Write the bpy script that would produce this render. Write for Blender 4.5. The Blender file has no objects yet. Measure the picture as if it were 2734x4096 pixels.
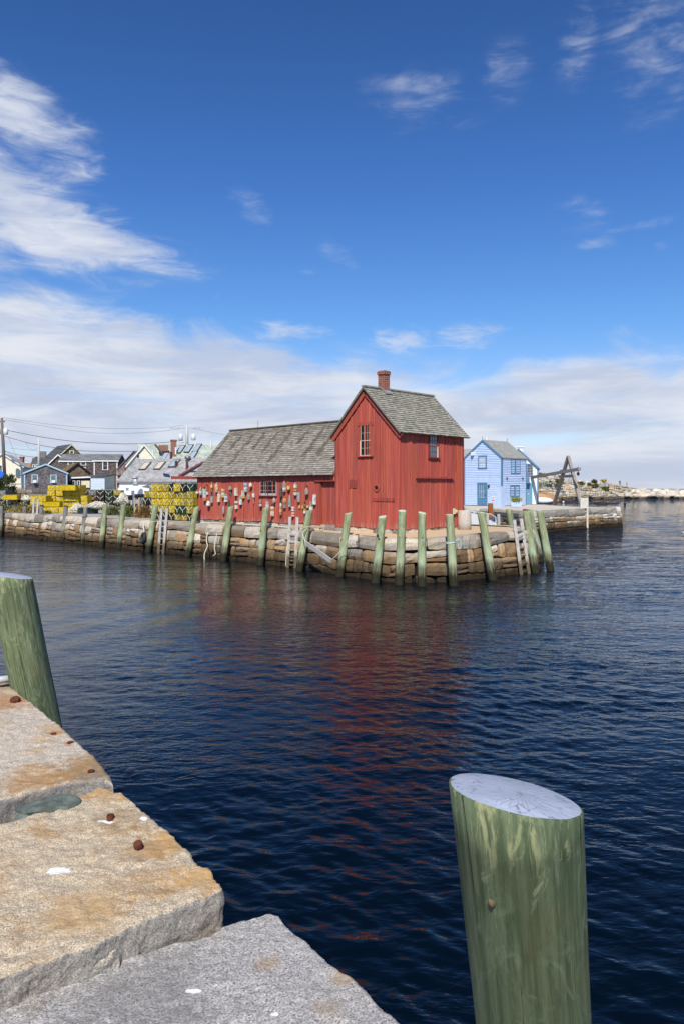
import bpy, bmesh, math, random
import numpy as np
from mathutils import Vector, Matrix, noise
from mathutils.geometry import delaunay_2d_cdt
R = math.radians
rng = random.Random(7)
S = bpy.context.scene
COL = S.collection
# measured from the photograph: a level camera 3.26 m above the water
F, CX, HY, HC = 3000.0, 1367.0, 1953.0, 3.26
def at(px, py, Y): return Vector(((px - CX) * Y / F, Y, HC - (py - HY) * Y / F))
def gnd(px, py, z=0.0):
    Y = F * (HC - z) / (py - HY)
    return Vector(((px - CX) * Y / F, Y, z))
def nz(x, y=0.0, z=0.0): return noise.noise(Vector((x, y, z)))

# ------------------------------------------------------------------ mesh helper
class MB:
    def __init__(s): s.v = []; s.f = []; s.m = []; s.t = []; s.h = []
    def add(s, vs, fs, mi=0, tone=.5, tint=.5):
        o = len(s.v); s.v += [tuple(v) for v in vs]
        for f in fs:
            s.f.append([i + o for i in f]); s.m.append(mi); s.t.append(tone); s.h.append(tint)
    def hexa(s, p, mi=0, tone=.5, tint=.5):      # 4 bottom, 4 top
        s.add(p, [(3, 2, 1, 0), (4, 5, 6, 7), (0, 1, 5, 4), (1, 2, 6, 5), (2, 3, 7, 6), (3, 0, 4, 7)], mi, tone, tint)
    def box(s, x0, x1, y0, y1, z0, z1, mi=0, tone=.5, tint=.5):
        s.hexa([(x0, y0, z0), (x1, y0, z0), (x1, y1, z0), (x0, y1, z0), (x0, y0, z1), (x1, y0, z1), (x1, y1, z1), (x0, y1, z1)], mi, tone, tint)
    def pbox(s, P, a0, a1, o0, o1, z0, z1, mi=0, tone=.5, tint=.5):
        s.hexa([P(a0, o0, z0), P(a1, o0, z0), P(a1, o1, z0), P(a0, o1, z0), P(a0, o0, z1), P(a1, o0, z1), P(a1, o1, z1), P(a0, o1, z1)], mi, tone, tint)
    def beam(s, p, q, w, h, mi=0, tone=.5, up=(0, 0, 1)):
        p = Vector(p); q = Vector(q); d = (q - p).normalized(); u = Vector(up)
        if abs(d.dot(u)) > .95: u = Vector((0, 1, 0))
        a = d.cross(u).normalized() * w / 2; b = a.cross(d).normalized() * h / 2
        s.hexa([p - a - b, p + a - b, p + a + b, p - a + b, q - a - b, q + a - b, q + a + b, q - a + b], mi, tone)
    def tube(s, pts, r, n=8, mi=0, tone=.5, caps=True):
        pts = [Vector(p) for p in pts]; o = len(s.v); prev = None
        for i, p in enumerate(pts):
            d = (pts[min(i + 1, len(pts) - 1)] - pts[max(i - 1, 0)]).normalized()
            u = Vector((0, 0, 1)) if prev is None else prev
            if abs(d.dot(u)) > .97: u = Vector((0, 1, 0)) if abs(d.y) < .9 else Vector((1, 0, 0))
            a = d.cross(u).normalized(); b = a.cross(d).normalized(); prev = b
            rr = r[i] if isinstance(r, (list, tuple)) else r
            for k in range(n):
                t = 2 * math.pi * k / n
                s.v.append(tuple(p + a * (rr * math.cos(t)) + b * (rr * math.sin(t))))
        for i in range(len(pts) - 1):
            for k in range(n):
                s.f.append([o + i * n + k, o + i * n + (k + 1) % n, o + (i + 1) * n + (k + 1) % n, o + (i + 1) * n + k]); s.m.append(mi); s.t.append(tone); s.h.append(.5)
        if caps:
            for q in (list(range(n - 1, -1, -1)), [(len(pts) - 1) * n + k for k in range(n)]):
                s.f.append([o + i for i in q]); s.m.append(mi); s.t.append(tone); s.h.append(.5)
    def lathe(s, prof, c=(0, 0, 0), n=14, mi=0, tone=.5):
        o = len(s.v)
        for r, z in prof:
            for k in range(n):
                t = 2 * math.pi * k / n
                s.v.append((c[0] + r * math.cos(t), c[1] + r * math.sin(t), c[2] + z))
        for i in range(len(prof) - 1):
            for k in range(n):
                s.f.append([o + i * n + k, o + i * n + (k + 1) % n, o + (i + 1) * n + (k + 1) % n, o + (i + 1) * n + k]); s.m.append(mi); s.t.append(tone); s.h.append(.5)
        for q in (list(range(n - 1, -1, -1)), [(len(prof) - 1) * n + k for k in range(n)]):
            s.f.append([o + i for i in q]); s.m.append(mi); s.t.append(tone); s.h.append(.5)
    def blob(s, c, rx, ry, rz, n=8, amp=.2, seed=0, mi=0, tone=.5):
        bm = bmesh.new(); bmesh.ops.create_icosphere(bm, subdivisions=2 if n < 12 else 3, radius=1)
        vs = []
        for v in bm.verts:
            k = 1 + amp * nz(v.co.x * 1.7 + seed, v.co.y * 1.7, v.co.z * 1.7)
            vs.append((c[0] + v.co.x * rx * k, c[1] + v.co.y * ry * k, c[2] + v.co.z * rz * k))
        s.add(vs, [[v.index for v in f.verts] for f in bm.faces], mi, tone); bm.free()
    def mesh(s, name, mats, smooth=False, recalc=True):
        me = bpy.data.meshes.new(name); me.from_pydata(s.v, [], s.f)
        for m in (mats if isinstance(mats, (list, tuple)) else [mats]): me.materials.append(m)
        me.polygons.foreach_set('material_index', s.m)
        if smooth: me.polygons.foreach_set('use_smooth', [True] * len(s.f))
        for nm, dat in (('tone', s.t), ('tint', s.h)):
            a = me.attributes.new(nm, 'FLOAT', 'FACE'); a.data.foreach_set('value', dat)
        if recalc:
            bm = bmesh.new(); bm.from_mesh(me); bmesh.ops.recalc_face_normals(bm, faces=bm.faces); bm.to_mesh(me); bm.free()
        me.update(); return me
    def build(s, name, mats, parent=None, smooth=False, loc=None, recalc=True):
        o = bpy.data.objects.new(name, s.mesh(name, mats, smooth, recalc)); COL.objects.link(o)
        if parent: o.parent = parent
        if loc: o.location = loc
        return o
def tag(o, label, cat, group=None, kind=None):
    if label: o['label'] = label
    if cat: o['category'] = cat
    if group: o['group'] = group
    if kind: o['kind'] = kind
    return o
def thing(name, label, cat, loc=(0, 0, 0), rz=0.0, group=None):
    o = bpy.data.objects.new(name, None); o.empty_display_size = .2; COL.objects.link(o)
    o.location = loc; o.rotation_euler = (0, 0, rz)
    return tag(o, label, cat, group)
def copy_tree(o, parent=None):
    c = o.copy(); COL.objects.link(c); c.parent = parent
    for ch in list(o.children): copy_tree(ch, c)
    return c

# ------------------------------------------------------------------ materials
class NT:
    def __init__(s, name):
        s.mat = bpy.data.materials.new(name); s.mat.use_nodes = True; s.t = s.mat.node_tree
        s.b = s.t.nodes['Principled BSDF']; s.n = s.t.nodes; s.l = s.t.links
    def new(s, typ, **kw):
        n = s.n.new(typ)
        for k, v in kw.items(): setattr(n, k, v)
        return n
    def link(s, a, b): s.l.new(a, b)
    def put(s, sock, v):
        if hasattr(v, 'is_linked') or isinstance(v, bpy.types.NodeSocket): s.l.new(v, sock)
        elif isinstance(v, (tuple, list)) and len(v) == 3 and sock.type == 'RGBA': sock.default_value = (*v, 1)
        else: sock.default_value = v
    def math(s, op, a, b=None, c=None, clamp=False):
        n = s.new('ShaderNodeMath', operation=op, use_clamp=clamp)
        for i, x in enumerate((a, b, c)):
            if x is not None: s.put(n.inputs[i], x)
        return n.outputs[0]
    def mix(s, f, a, b, mode='MIX'):
        n = s.new('ShaderNodeMix', data_type='RGBA', blend_type=mode)
        s.put(n.inputs[0], f); s.put(n.inputs[6], a); s.put(n.inputs[7], b); return n.outputs[2]
    def ramp(s, f, lo, hi, a=0.0, b=1.0):
        n = s.new('ShaderNodeMapRange'); n.interpolation_type = 'SMOOTHSTEP'
        s.put(n.inputs[0], f); n.inputs[1].default_value = lo; n.inputs[2].default_value = hi; n.inputs[3].default_value = a; n.inputs[4].default_value = b
        return n.outputs[0]
    def obj(s, rand=True):
        c = s.new('ShaderNodeTexCoord').outputs['Object']
        if not rand: return c
        i = s.new('ShaderNodeObjectInfo').outputs['Random']
        m = s.new('ShaderNodeVectorMath', operation='ADD'); s.link(c, m.inputs[0])
        k = s.new('ShaderNodeCombineXYZ'); w = s.math('MULTIPLY', i, 57.0)
        for j in range(3): s.link(w, k.inputs[j])
        s.link(k.outputs[0], m.inputs[1]); return m.outputs[0]
    def pos(s): return s.new('ShaderNodeNewGeometry').outputs['Position']
    def xyz(s, v):
        n = s.new('ShaderNodeSeparateXYZ'); s.link(v, n.inputs[0]); return n.outputs
    def scale(s, v, sc, rot=(0, 0, 0), loc=(0, 0, 0)):
        m = s.new('ShaderNodeMapping'); s.link(v, m.inputs[0]); m.inputs['Scale'].default_value = sc; m.inputs['Rotation'].default_value = rot; m.inputs['Location'].default_value = loc
        return m.outputs[0]
    def noise(s, v, sc=1.0, det=4, rough=.6, dist=0.0):
        n = s.new('ShaderNodeTexNoise'); s.link(v, n.inputs['Vector']); n.inputs['Scale'].default_value = sc
        n.inputs['Detail'].default_value = det; n.inputs['Roughness'].default_value = rough; n.inputs['Distortion'].default_value = dist
        return n.outputs[0]
    def voro(s, v, sc=1.0, feat='F1', out=0):
        n = s.new('ShaderNodeTexVoronoi', feature=feat); s.link(v, n.inputs['Vector']); n.inputs['Scale'].default_value = sc; return n.outputs[out]
    def attr(s, name): return s.new('ShaderNodeAttribute', attribute_name=name).outputs['Fac']
    def bump(s, h, dist=.01, strength=1.0, normal=None):
        n = s.new('ShaderNodeBump'); s.link(h, n.inputs['Height']); n.inputs['Distance'].default_value = dist; n.inputs['Strength'].default_value = strength
        if normal is not None: s.link(normal, n.inputs['Normal'])
        return n.outputs[0]
    def done(s, col, rough=.8, normal=None, spec=.3):
        s.put(s.b.inputs['Base Color'], col); s.put(s.b.inputs['Roughness'], rough); s.b.inputs['Specular IOR Level'].default_value = spec
        if normal is not None: s.link(normal, s.b.inputs['Normal'])
        return s.mat
def bright(n, col, fac):      # multiply a colour by a scalar socket
    k = n.new('ShaderNodeCombineColor')
    for j in range(3): n.put(k.inputs[j], fac)
    return n.mix(1.0, col, k.outputs[0], 'MULTIPLY')

_cache = {}
def plain(name, col, rough=.6, spec=.3, var=.25, metal=0.0, sc=6.0):
    if name in _cache: return _cache[name]
    n = NT(name); v = n.obj(); q = n.noise(v, sc, 5, .65)
    t = n.attr('tone')
    k = n.math('MULTIPLY', n.ramp(q, .25, .75, 1 - var, 1 + var * .6), n.math('ADD', n.math('MULTIPLY', t, .5), .75))
    n.b.inputs['Metallic'].default_value = metal
    m = n.done(bright(n, col, k), rough, n.bump(n.noise(v, sc * 8, 3), .002), spec)
    _cache[name] = m; return m
def wood(name, c1, c2, stretch=(9, 9, .8), rough=.85, bump=.004, dark=(.05, .04, .03)):
    if name in _cache: return _cache[name]
    n = NT(name); v = n.obj(); a = n.noise(n.scale(v, stretch), 1.6, 6, .65, .4); b = n.noise(n.scale(v, tuple(x * 4 for x in stretch)), 2, 4)
    t = n.attr('tone')
    c = n.mix(n.ramp(a, .35, .68), c1, c2); c = n.mix(n.ramp(b, .58, .75, 0, .55), c, dark)
    m = n.done(bright(n, c, n.math('ADD', n.math('MULTIPLY', t, .6), .7)), rough, n.bump(b, bump), .2)
    _cache[name] = m; return m
def paint_siding(name, col, worn, rough=.75, worn_at=1.0, streak=(14, 14, .5), var=.48, low=1.9):
    n = NT(name); v = n.obj(False); t = n.attr('tone'); h = n.attr('tint')
    a = n.noise(n.scale(v, streak), 1.0, 6, .7); b = n.noise(n.scale(v, (30, 30, 1.3)), 1.0, 5, .7)
    z = n.xyz(n.pos())[2]
    c = n.mix(n.ramp(h, 0, 1), col, (col[0] * 1.06, col[1] * 1.25, col[2] * 1.05))
    pv = n.noise(n.scale(v, (1.5, 1.5, .6)), 1.0, 4, .6); c = n.mix(n.ramp(pv, .5, .72, 0, .5), c, (col[0] * .86, col[1] * 1.15, col[2] * 1.7))
    k = n.math('MULTIPLY', n.ramp(a, .25, .75, 1 - var, 1.08), n.math('ADD', n.math('MULTIPLY', t, .36), .82))
    c = bright(n, c, k)
    lowz = n.ramp(z, low - .15, low + .35, .17, 0.0)
    w = n.ramp(n.math('ADD', b, lowz), .665 + .1 * (1 - worn_at), .74 + .1 * (1 - worn_at))
    c = n.mix(n.math('MULTIPLY', w, .8), c, worn)
    return n.done(c, rough, n.bump(b, .004), .25)
# ------------------------------------------------------------------ camera, sun, sky
cam = bpy.data.objects.new('camera', bpy.data.cameras.new('camera')); COL.objects.link(cam); S.camera = cam
cam.location = (0, 0, HC); cam.rotation_euler = (R(90), 0, 0)
cam.data.sensor_width = 36; cam.data.sensor_fit = 'AUTO'; cam.data.lens = F / 4096 * 36; cam.data.shift_y = -(2048 - HY) / 4096
cam.data.clip_end = 30000; cam.data.clip_start = .05
S.view_settings.view_transform = 'Standard'; S.view_settings.look = 'None'; S.view_settings.exposure = 0.25; S.view_settings.gamma = 1
SUN = Vector((-.07, -.665, .745)).normalized()
sl = bpy.data.lights.new('sun', 'SUN'); sl.energy = 4.8; sl.angle = R(.5); sl.color = (1, .95, .86)
so = bpy.data.objects.new('sun', sl); COL.objects.link(so); so.rotation_euler = (-SUN).to_track_quat('-Z', 'Y').to_euler(); so.location = (0, -20, 40)

W = bpy.data.worlds.new('World'); S.world = W; W.use_nodes = True
class WN(NT):
    def __init__(s, t): s.t = t; s.n = t.nodes; s.l = t.links
w = WN(W.node_tree); bg = w.n['Background']
sky = w.new('ShaderNodeTexSky'); sky.sky_type = 'NISHITA'; sky.sun_disc = False
sky.sun_elevation = math.asin(SUN.z); sky.sun_rotation = math.atan2(SUN.x, SUN.y); sky.air_density = 1.0; sky.dust_density = .6; sky.ozone_density = 1.6; sky.altitude = 0
dirv = w.new('ShaderNodeTexCoord').outputs['Generated']; x, y, z = w.xyz(dirv)
el = w.math('ARCSINE', z); az = w.math('ARCTAN2', x, y)
def azel(px, py):
    d = Vector(((px - CX), F, (HY - py))).normalized(); return math.atan2(d.x, d.y), math.asin(d.z)
# polarised deep blue of the clear sky: darker and more saturated with height
r1 = w.new('ShaderNodeValToRGB'); w.link(w.math('MULTIPLY', el, 1.25), r1.inputs[0])
e = r1.color_ramp.elements; e[0].position = 0; e[0].color = (1.0, 1.02, 1.42, 1); e[1].position = .78; e[1].color = (.275, .555, .98, 1)
for p_, c_ in ((.10, (.90, 1.0, 1.27, 1)), (.26, (.56, .90, 1.30, 1)), (.46, (.40, .745, 1.26, 1))):
    q_ = e.new(p_); q_.color = c_
base = w.mix(1.0, sky.outputs[0], r1.outputs[0], 'MULTIPLY')
cv = w.new('ShaderNodeCombineXYZ'); w.link(az, cv.inputs[0]); w.link(el, cv.inputs[1]); ae = cv.outputs[0]
def ell(px, py, rx, ry, rot, soft=1.0):      # soft ellipse in azimuth/elevation (radii in photo pixels)
    a0, e0 = azel(px, py)
    m = w.new('ShaderNodeMapping'); m.vector_type = 'TEXTURE'; w.link(ae, m.inputs[0])
    m.inputs['Location'].default_value = (a0, e0, 0); m.inputs['Rotation'].default_value = (0, 0, R(rot)); m.inputs['Scale'].default_value = (rx / F, ry / F, 1)
    n = w.new('ShaderNodeVectorMath', operation='LENGTH'); w.link(m.outputs[0], n.inputs[0])
    return w.ramp(n.outputs[1], 1.0, max(0.0, 1 - soft), 0, 1)
def summed(lst):
    o = lst[0]
    for q in lst[1:]: o = w.math('MAXIMUM', o, q)
    return o
# streaky cirrus, combed from upper left to lower right
fib = w.noise(w.scale(ae, (4.2, 13, 1), (0, 0, R(22))), 1.0, 8, .52, .5)
fib2 = w.noise(w.scale(ae, (13, 30, 1), (0, 0, R(14)), (3, 1, 0)), 1.0, 8, .56, .4)
fib3 = w.noise(w.scale(ae, (14, 52, 1), (0, 0, R(24)), (2, 4, 0)), 1.0, 9, .62, .9)
puff = w.noise(w.scale(ae, (7, 15, 1), (0, 0, R(4)), (1.3, .2, 0)), 1.0, 9, .6, .5)
lay = w.noise(w.scale(ae, (4, 34, 1), (0, 0, R(-2)), (.3, 7.7, 0)), 1.0, 8, .58, .3)
m_left = summed([ell(60, 820, 860, 300, -20), ell(300, 960, 760, 170, -9), w.math('MULTIPLY', ell(60, 480, 560, 270, -30), .85), w.math('MULTIPLY', ell(-300, 700, 700, 700, 0), 1.0)])
m_small = summed([ell(2010, 285, 230, 200, 25), ell(1700, 400, 480, 210, -8), ell(1010, 830, 240, 110, -30), ell(1350, 1010, 230, 85, -28), ell(2330, 860, 260, 140, -8),
                  ell(2380, 975, 170, 55, 4), ell(2560, 900, 260, 40, 3), ell(2640, 985, 60, 40, 0), ell(2640, 150, 460, 400, -40), ell(2310, 170, 170, 340, -8), ell(870, 1190, 60, 40, 15),
                  w.math('MULTIPLY', ell(2550, 420, 330, 260, 0), .5), ell(700, 1215, 150, 30, -12), ell(1240, 1090, 140, 30, 0)])
m_mid = summed([ell(1620, 1365, 330, 130, -8), ell(1860, 1350, 340, 110, 3), ell(1150, 1335, 420, 110, -3)])
# layered bank above the horizon: its upper edge dips towards the middle
edge = w.new('ShaderNodeFloatCurve'); cm = edge.mapping; cur = cm.curves[0]
w.link(w.math('MULTIPLY_ADD', az, .9, .5), edge.inputs['Value'])
pts = [(0.0, .34)]
for px_, py_ in ((-700, 1050), (-100, 1090), (250, 1150), (600, 1235), (900, 1300), (1300, 1385), (1600, 1440), (1900, 1440), (2150, 1405), (2450, 1350), (2800, 1330), (3500, 1280)):
    a_, e_ = azel(px_, py_); pts.append((a_ * .9 + .5, e_))
pts.append((1.0, .25))
cur.points[0].location = pts[0]; cur.points[1].location = pts[-1]
for p_ in pts[1:-1]: cur.points.new(*p_)
cm.update()
dlt = w.math('SUBTRACT', edge.outputs[0], el)
wav = w.math('MULTIPLY', w.math('SUBTRACT', puff, .5), .13)
bank = w.ramp(w.math('ADD', dlt, wav), -.012, .05)
holes = summed([w.math('MULTIPLY', ell(150, 1810, 420, 42, -6), .8), w.math('MULTIPLY', ell(2170, 1760, 300, 48, 4), .9), w.math('MULTIPLY', ell(1900, 1580, 200, 60, 0), .35), w.math('MULTIPLY', ell(820, 1840, 500, 50, 3), .7)])
bank = w.math('MULTIPLY', bank, w.math('SUBTRACT', 1.0, holes))
bank = w.math('MULTIPLY', bank, w.ramp(lay, .25, .62, .58, .97))
fibm = w.math('ADD', w.math('MULTIPLY', fib, .62), w.math('MULTIPLY', fib3, .38))
d1 = w.math('MULTIPLY', w.ramp(w.math('ADD', fibm, w.math('MULTIPLY', m_left, .40)), .54, .90), w.ramp(m_left, 0, .3))
fr2 = w.math('ADD', w.math('MULTIPLY', fib2, .6), w.math('MULTIPLY', fib3, .4))
d2 = w.math('MULTIPLY', w.ramp(w.math('ADD', fr2, w.math('MULTIPLY', m_small, .17)), .50, .88), w.ramp(m_small, 0, .9, 0, .5))
d3 = w.math('MULTIPLY', w.ramp(w.math('ADD', fr2, w.math('MULTIPLY', m_mid, .16)), .53, .76), w.ramp(m_mid, 0, .8, 0, .55))
# behind the camera and high up: the same broken cirrus
veil = w.math('MULTIPLY', w.ramp(w.noise(w.scale(dirv, (2.2, 2.2, 7)), 1.0, 7, .6, .6), .52, .78, 0, .5), w.ramp(w.math('ABSOLUTE', az), .62, .9))
d1b = w.math('MULTIPLY', w.ramp(fib, .30, .66), w.ramp(m_left, .05, .8, 0, .38))
dens = summed([w.math('MULTIPLY', d1, .88), d1b, d2, d3, bank, veil])
shade = w.ramp(w.noise(w.scale(ae, (5, 26, 1), (0, 0, R(-4)), (9, 2, 0)), 1.0, 7, .6, .4), .35, .68)
ccol = w.mix(shade, (4.8, 5.4, 6.8), (6.9, 7.2, 7.9))
col = w.mix(w.ramp(dens, 0, 1), base, ccol)
w.link(col, bg.inputs['Color']); bg.inputs['Strength'].default_value = .094

# ------------------------------------------------------------------ water
def water():
    rs = np.random.RandomState(3)
    py = np.concatenate([np.linspace(4700, 2400, 620), np.linspace(2396, 2060, 240), np.linspace(2058, 1985, 60), np.array([1975, 1968, 1963, 1959, 1957, 1955.4, 1954.4])])
    Y = F * HC / (py - HY); Y = np.concatenate([[-60, -8, 1.5], Y])
    u = np.concatenate([[-6, -2.5, -1.2, -.8], np.linspace(-.56, .56, 440), [.8, 1.2, 2.5, 6]])
    X = u[None, :] * (np.abs(Y)[:, None] + 2.0); YY = np.repeat(Y[:, None], len(u), 1)
    dy = np.abs(np.gradient(Y))[:, None]; dx = np.gradient(u)[None, :] * (np.abs(Y)[:, None] + 2)
    Z = np.zeros_like(X)
    # open water to the right is choppier than the sheltered basin on the left
    sh = 1 / (1 + np.exp(-(X * .8 - (YY - 16) * .22 + 2.6) / 3.0))
    patch = .75 + .5 * np.sin(X * .31 + YY * .23 + 1.3 * np.sin(YY * .11)) * np.sin(YY * .37 - X * .17)
    patch = patch + .25 * np.sin(X * .9 - YY * .6)
    for i in range(64):
        lam = .11 * (1.062 ** i) * (1 + .1 * rs.randn())
        th = R(-102) + .55 * rs.randn() if i % 4 else rs.rand() * 6.28
        kx, ky = 2 * math.pi / lam * math.cos(th), 2 * math.pi / lam * math.sin(th)
        slope = .021 * (1.0 if lam < .45 else .46 if lam < 1.0 else .22)
        if i % 4 == 0: slope *= .6
        eff = np.maximum(dy * abs(math.sin(th)), dx * abs(math.cos(th)))
        att = np.clip((lam / np.maximum(eff, 1e-6) - 2.4) / 2.4, 0, 1)
        ph = rs.rand() * 6.28
        warp = .35 * np.sin(X * .7 + ph) + .35 * np.sin(YY * .5 + ph * 2)
        w_ = np.sin(kx * X + ky * YY + ph + warp * (1 + .4 / lam))
        Z += (slope * lam / (2 * math.pi)) * w_ * att * (.27 + 1.25 * sh) * np.clip(patch, .35, 1.4)
    # a passing boat's wake: a few long low crests across the left of the basin
    q = (X + 5.5) * .91 - (YY - 19.5) * .41; al = (X + 5.5) * .41 + (YY - 19.5) * .91; q = q + .012 * al ** 2
    Z += .040 * 1.5 / 6.283 * np.sin(6.283 / 1.5 * q) * np.exp(-(q / 3.4) ** 2) * np.exp(-(al / 7.0) ** 2)
    nr, nc = X.shape
    vs = np.stack([X, YY, Z], -1).reshape(-1, 3)
    idx = np.arange(nr * nc).reshape(nr, nc)
    fs = np.stack([idx[:-1, :-1], idx[:-1, 1:], idx[1:, 1:], idx[1:, :-1]], -1).reshape(-1, 4)
    me = bpy.data.meshes.new('water'); me.from_pydata(vs.tolist(), [], fs.tolist()); me.polygons.foreach_set('use_smooth', [True] * len(fs)); me.update()
    n = NT('sea_water'); p = n.pos()
    px_, py_, pz_ = n.xyz(p)
    shel = n.ramp(n.math('SUBTRACT', n.math('MULTIPLY', px_, .8), n.math('MULTIPLY', n.math('SUBTRACT', py_, 16.0), .22)), -6.5, 4.0, .36, 1.45)
    big = n.ramp(n.noise(n.scale(p, (.16, .4, 1)), 1.0, 3), .3, .7, .55, 1.25)
    far_ = n.ramp(py_, 3, 26, .4, 1.0)
    h1 = n.noise(n.scale(p, (2.6, 5.2, 1), (0, 0, R(-12))), 1.0, 3, .55, .5)
    h2 = n.noise(n.scale(p, (7, 13, 1), (0, 0, R(9))), 1.0, 2, .5, .4)
    h = n.math('ADD', n.math('MULTIPLY', h1, .036), n.math('MULTIPLY', h2, .012))
    h3 = n.noise(n.scale(p, (.55, 1.9, 1), (0, 0, R(-16))), 1.0, 4, .6, .6)
    h = n.math('ADD', h, n.math('MULTIPLY', h3, n.ramp(py_, 14, 60, 0, .62)))
    h = n.math('MULTIPLY', n.math('MULTIPLY', h, shel), n.math('MULTIPLY', big, far_))
    n.b.inputs['IOR'].default_value = 1.26
    n.b.inputs['Specular Tint'].default_value = (.62, .80, 1.0, 1)
    m = n.done((.0007, .003, .0066), .025, n.bump(h, 1.0, 1.0), .5)
    me.materials.append(m)
    o = bpy.data.objects.new('water', me); COL.objects.link(o); tag(o, 'dark blue rippled harbour water with broken reflections', None, None, 'structure')
water()

# ------------------------------------------------------------------ granite in the foreground
def granite(name, base, warm, warm_amt, speck=150.0, spots=(), rust_edge=None):
    n = NT(name); p = n.pos(); v = p
    a = n.noise(v, speck, 3, .7); b = n.voro(v, speck * .62); c = n.noise(v, 6.0, 6, .68); d = n.noise(v, 1.7, 5, .62); g = n.noise(n.scale(v, (1, 1, 1), loc=(4, 2, 1)), 24, 6, .72)
    col = n.mix(n.ramp(a, .36, .66), tuple(x * .56 for x in base), tuple(min(1, x * 1.30) for x in base))
    col = n.mix(n.ramp(n.voro(v, speck * .5), .12, .30, .75, 0), col, (.055, .055, .06))
    col = n.mix(n.ramp(n.noise(n.scale(v, (1, 1, 1), loc=(1, 8, 2)), 11, 7, .75), .50, .72, 0, .42), col, tuple(x * .42 for x in base))
    col = n.mix(n.ramp(g, .46, .70, 0, .45), col, tuple(x * .5 for x in base))
    col = n.mix(n.ramp(n.math('ADD', c, n.math('MULTIPLY', d, .9)), 1.12 - warm_amt, 1.42 - warm_amt, 0, .72), col, n.mix(n.ramp(a, .35, .7), tuple(x * .5 for x in warm), warm))
    col = n.mix(n.ramp(n.noise(n.scale(v, (1, 1, 1), loc=(9, 3, 5)), 3.1, 6, .7), .62, .75, 0, .55), col, (.10, .085, .07))
    if rust_edge:                      # rust wash along a line on the stone
        for (x0, y0, rad, cc, am) in rust_edge:
            q = n.scale(v, (1, 1, 0), loc=(-x0, -y0, 0)); ln = n.new('ShaderNodeVectorMath', operation='LENGTH'); n.link(q, ln.inputs[0])
            f = n.math('SUBTRACT', ln.outputs[1], n.math('ADD', n.math('MULTIPLY', c, rad * 1.5), n.math('MULTIPLY', n.math('SUBTRACT', g, .5), rad * 2.2)))
            col = n.mix(n.ramp(f, rad * .35, -.45 * rad, 0, am), col, cc)
    nzz = n.xyz(n.new('ShaderNodeNewGeometry').outputs['True Normal'])[2]      # freshly split faces greyer than the weathered top, their shade painted in darker
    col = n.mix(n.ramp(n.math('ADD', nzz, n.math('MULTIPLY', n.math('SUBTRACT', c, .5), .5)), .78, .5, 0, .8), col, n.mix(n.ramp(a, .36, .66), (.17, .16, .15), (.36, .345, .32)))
    for (x0, y0, rx, ry, rot) in spots:      # gull droppings
        q = n.scale(n.scale(v, (1, 1, 0), loc=(-x0, -y0, 0)), (1 / rx, 1 / ry, 0), (0, 0, R(rot))); ln = n.new('ShaderNodeVectorMath', operation='LENGTH'); n.link(q, ln.inputs[0])
        f = n.math('SUBTRACT', n.math('ADD', ln.outputs[1], n.math('MULTIPLY', n.noise(v, 55, 4, .7), 1.3)), .65)
        col = n.mix(n.ramp(f, 1.0, .8), col, (.78, .78, .74))
    nb = n.bump(n.math('ADD', n.math('MULTIPLY', a, .25), n.math('ADD', g, n.math('MULTIPLY', c, 1.2))), .012)
    return n.done(col, .85, nb, .25)
def ground_pts(pl, z): return [gnd(px, py, z) for px, py in pl]
def granite_block(label, outline, z, thick, mat, rough=.012, seed=0, vox=.011, cham=.02, tilt=(0, 0), parent_name='granite_block'):
    """outline: anticlockwise list of Vectors at the top face, in metres"""
    c = sum(outline, Vector()) / len(outline)
    bm = bmesh.new()
    pts = []
    for i, p in enumerate(outline):      # roughen the outline
        q = outline[(i + 1) % len(outline)]; L = (q - p).length; k = max(1, int(L / .07))
        nrm = Vector((q.y - p.y, p.x - q.x, 0)).normalized()
        for j in range(k):
            pts.append(p.lerp(q, j / k) + nrm * (.016 * nz(p.x * 9 + j * .55, p.y * 9, seed) if j else 0))
    vs = [bm.verts.new((p.x - c.x, p.y - c.y, tilt[0] * (p.x - c.x) + tilt[1] * (p.y - c.y))) for p in pts]
    f = bm.faces.new(vs)
    r = bmesh.ops.extrude_face_region(bm, geom=[f]); lo = [g for g in r['geom'] if isinstance(g, bmesh.types.BMVert)]
    for v in lo: v.co.z -= thick
    bmesh.ops.recalc_face_normals(bm, faces=bm.faces)
    me = bpy.data.meshes.new('stone'); bm.to_mesh(me); bm.free(); me.materials.append(mat)
    o = bpy.data.objects.new(parent_name, me); COL.objects.link(o); o.location = (c.x, c.y, z)
    m = o.modifiers.new('bev', 'BEVEL'); m.width = cham; m.segments = 2; m.limit_method = 'ANGLE'; m.angle_limit = R(50)
    m = o.modifiers.new('vox', 'REMESH'); m.mode = 'VOXEL'; m.voxel_size = vox; m.use_smooth_shade = True
    for sz, st in ((.55, rough * 2.2), (.16, rough * 1.7), (.06, rough * 1.3), (.025, rough * .6)):
        t = bpy.data.textures.new('rock', 'CLOUDS'); t.noise_scale = sz; t.noise_depth = 3
        m = o.modifiers.new('dis', 'DISPLACE'); m.texture = t; m.strength = st; m.mid_level = .5; m.texture_coords = 'GLOBAL'
    tag(o, label, 'granite block', 'granite blocks along the near quay edge')
    return o
ZB2, ZB1, ZB3 = 1.56, 1.44, 1.575
b1 = ground_pts([(0, 4800), (-900, 4400), (-300, 3985), (0, 3940), (230, 3889), (352, 3874), (464, 3838), (765, 3754), (840, 3738), (898, 3697), (1000, 3662), (1076, 3642), (1115, 3655), (1217, 3751), (1338, 3859), (1465, 3961), (1516, 4019), (1606, 4095), (1760, 4240), (2100, 4800)], ZB1)[::-1]
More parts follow.
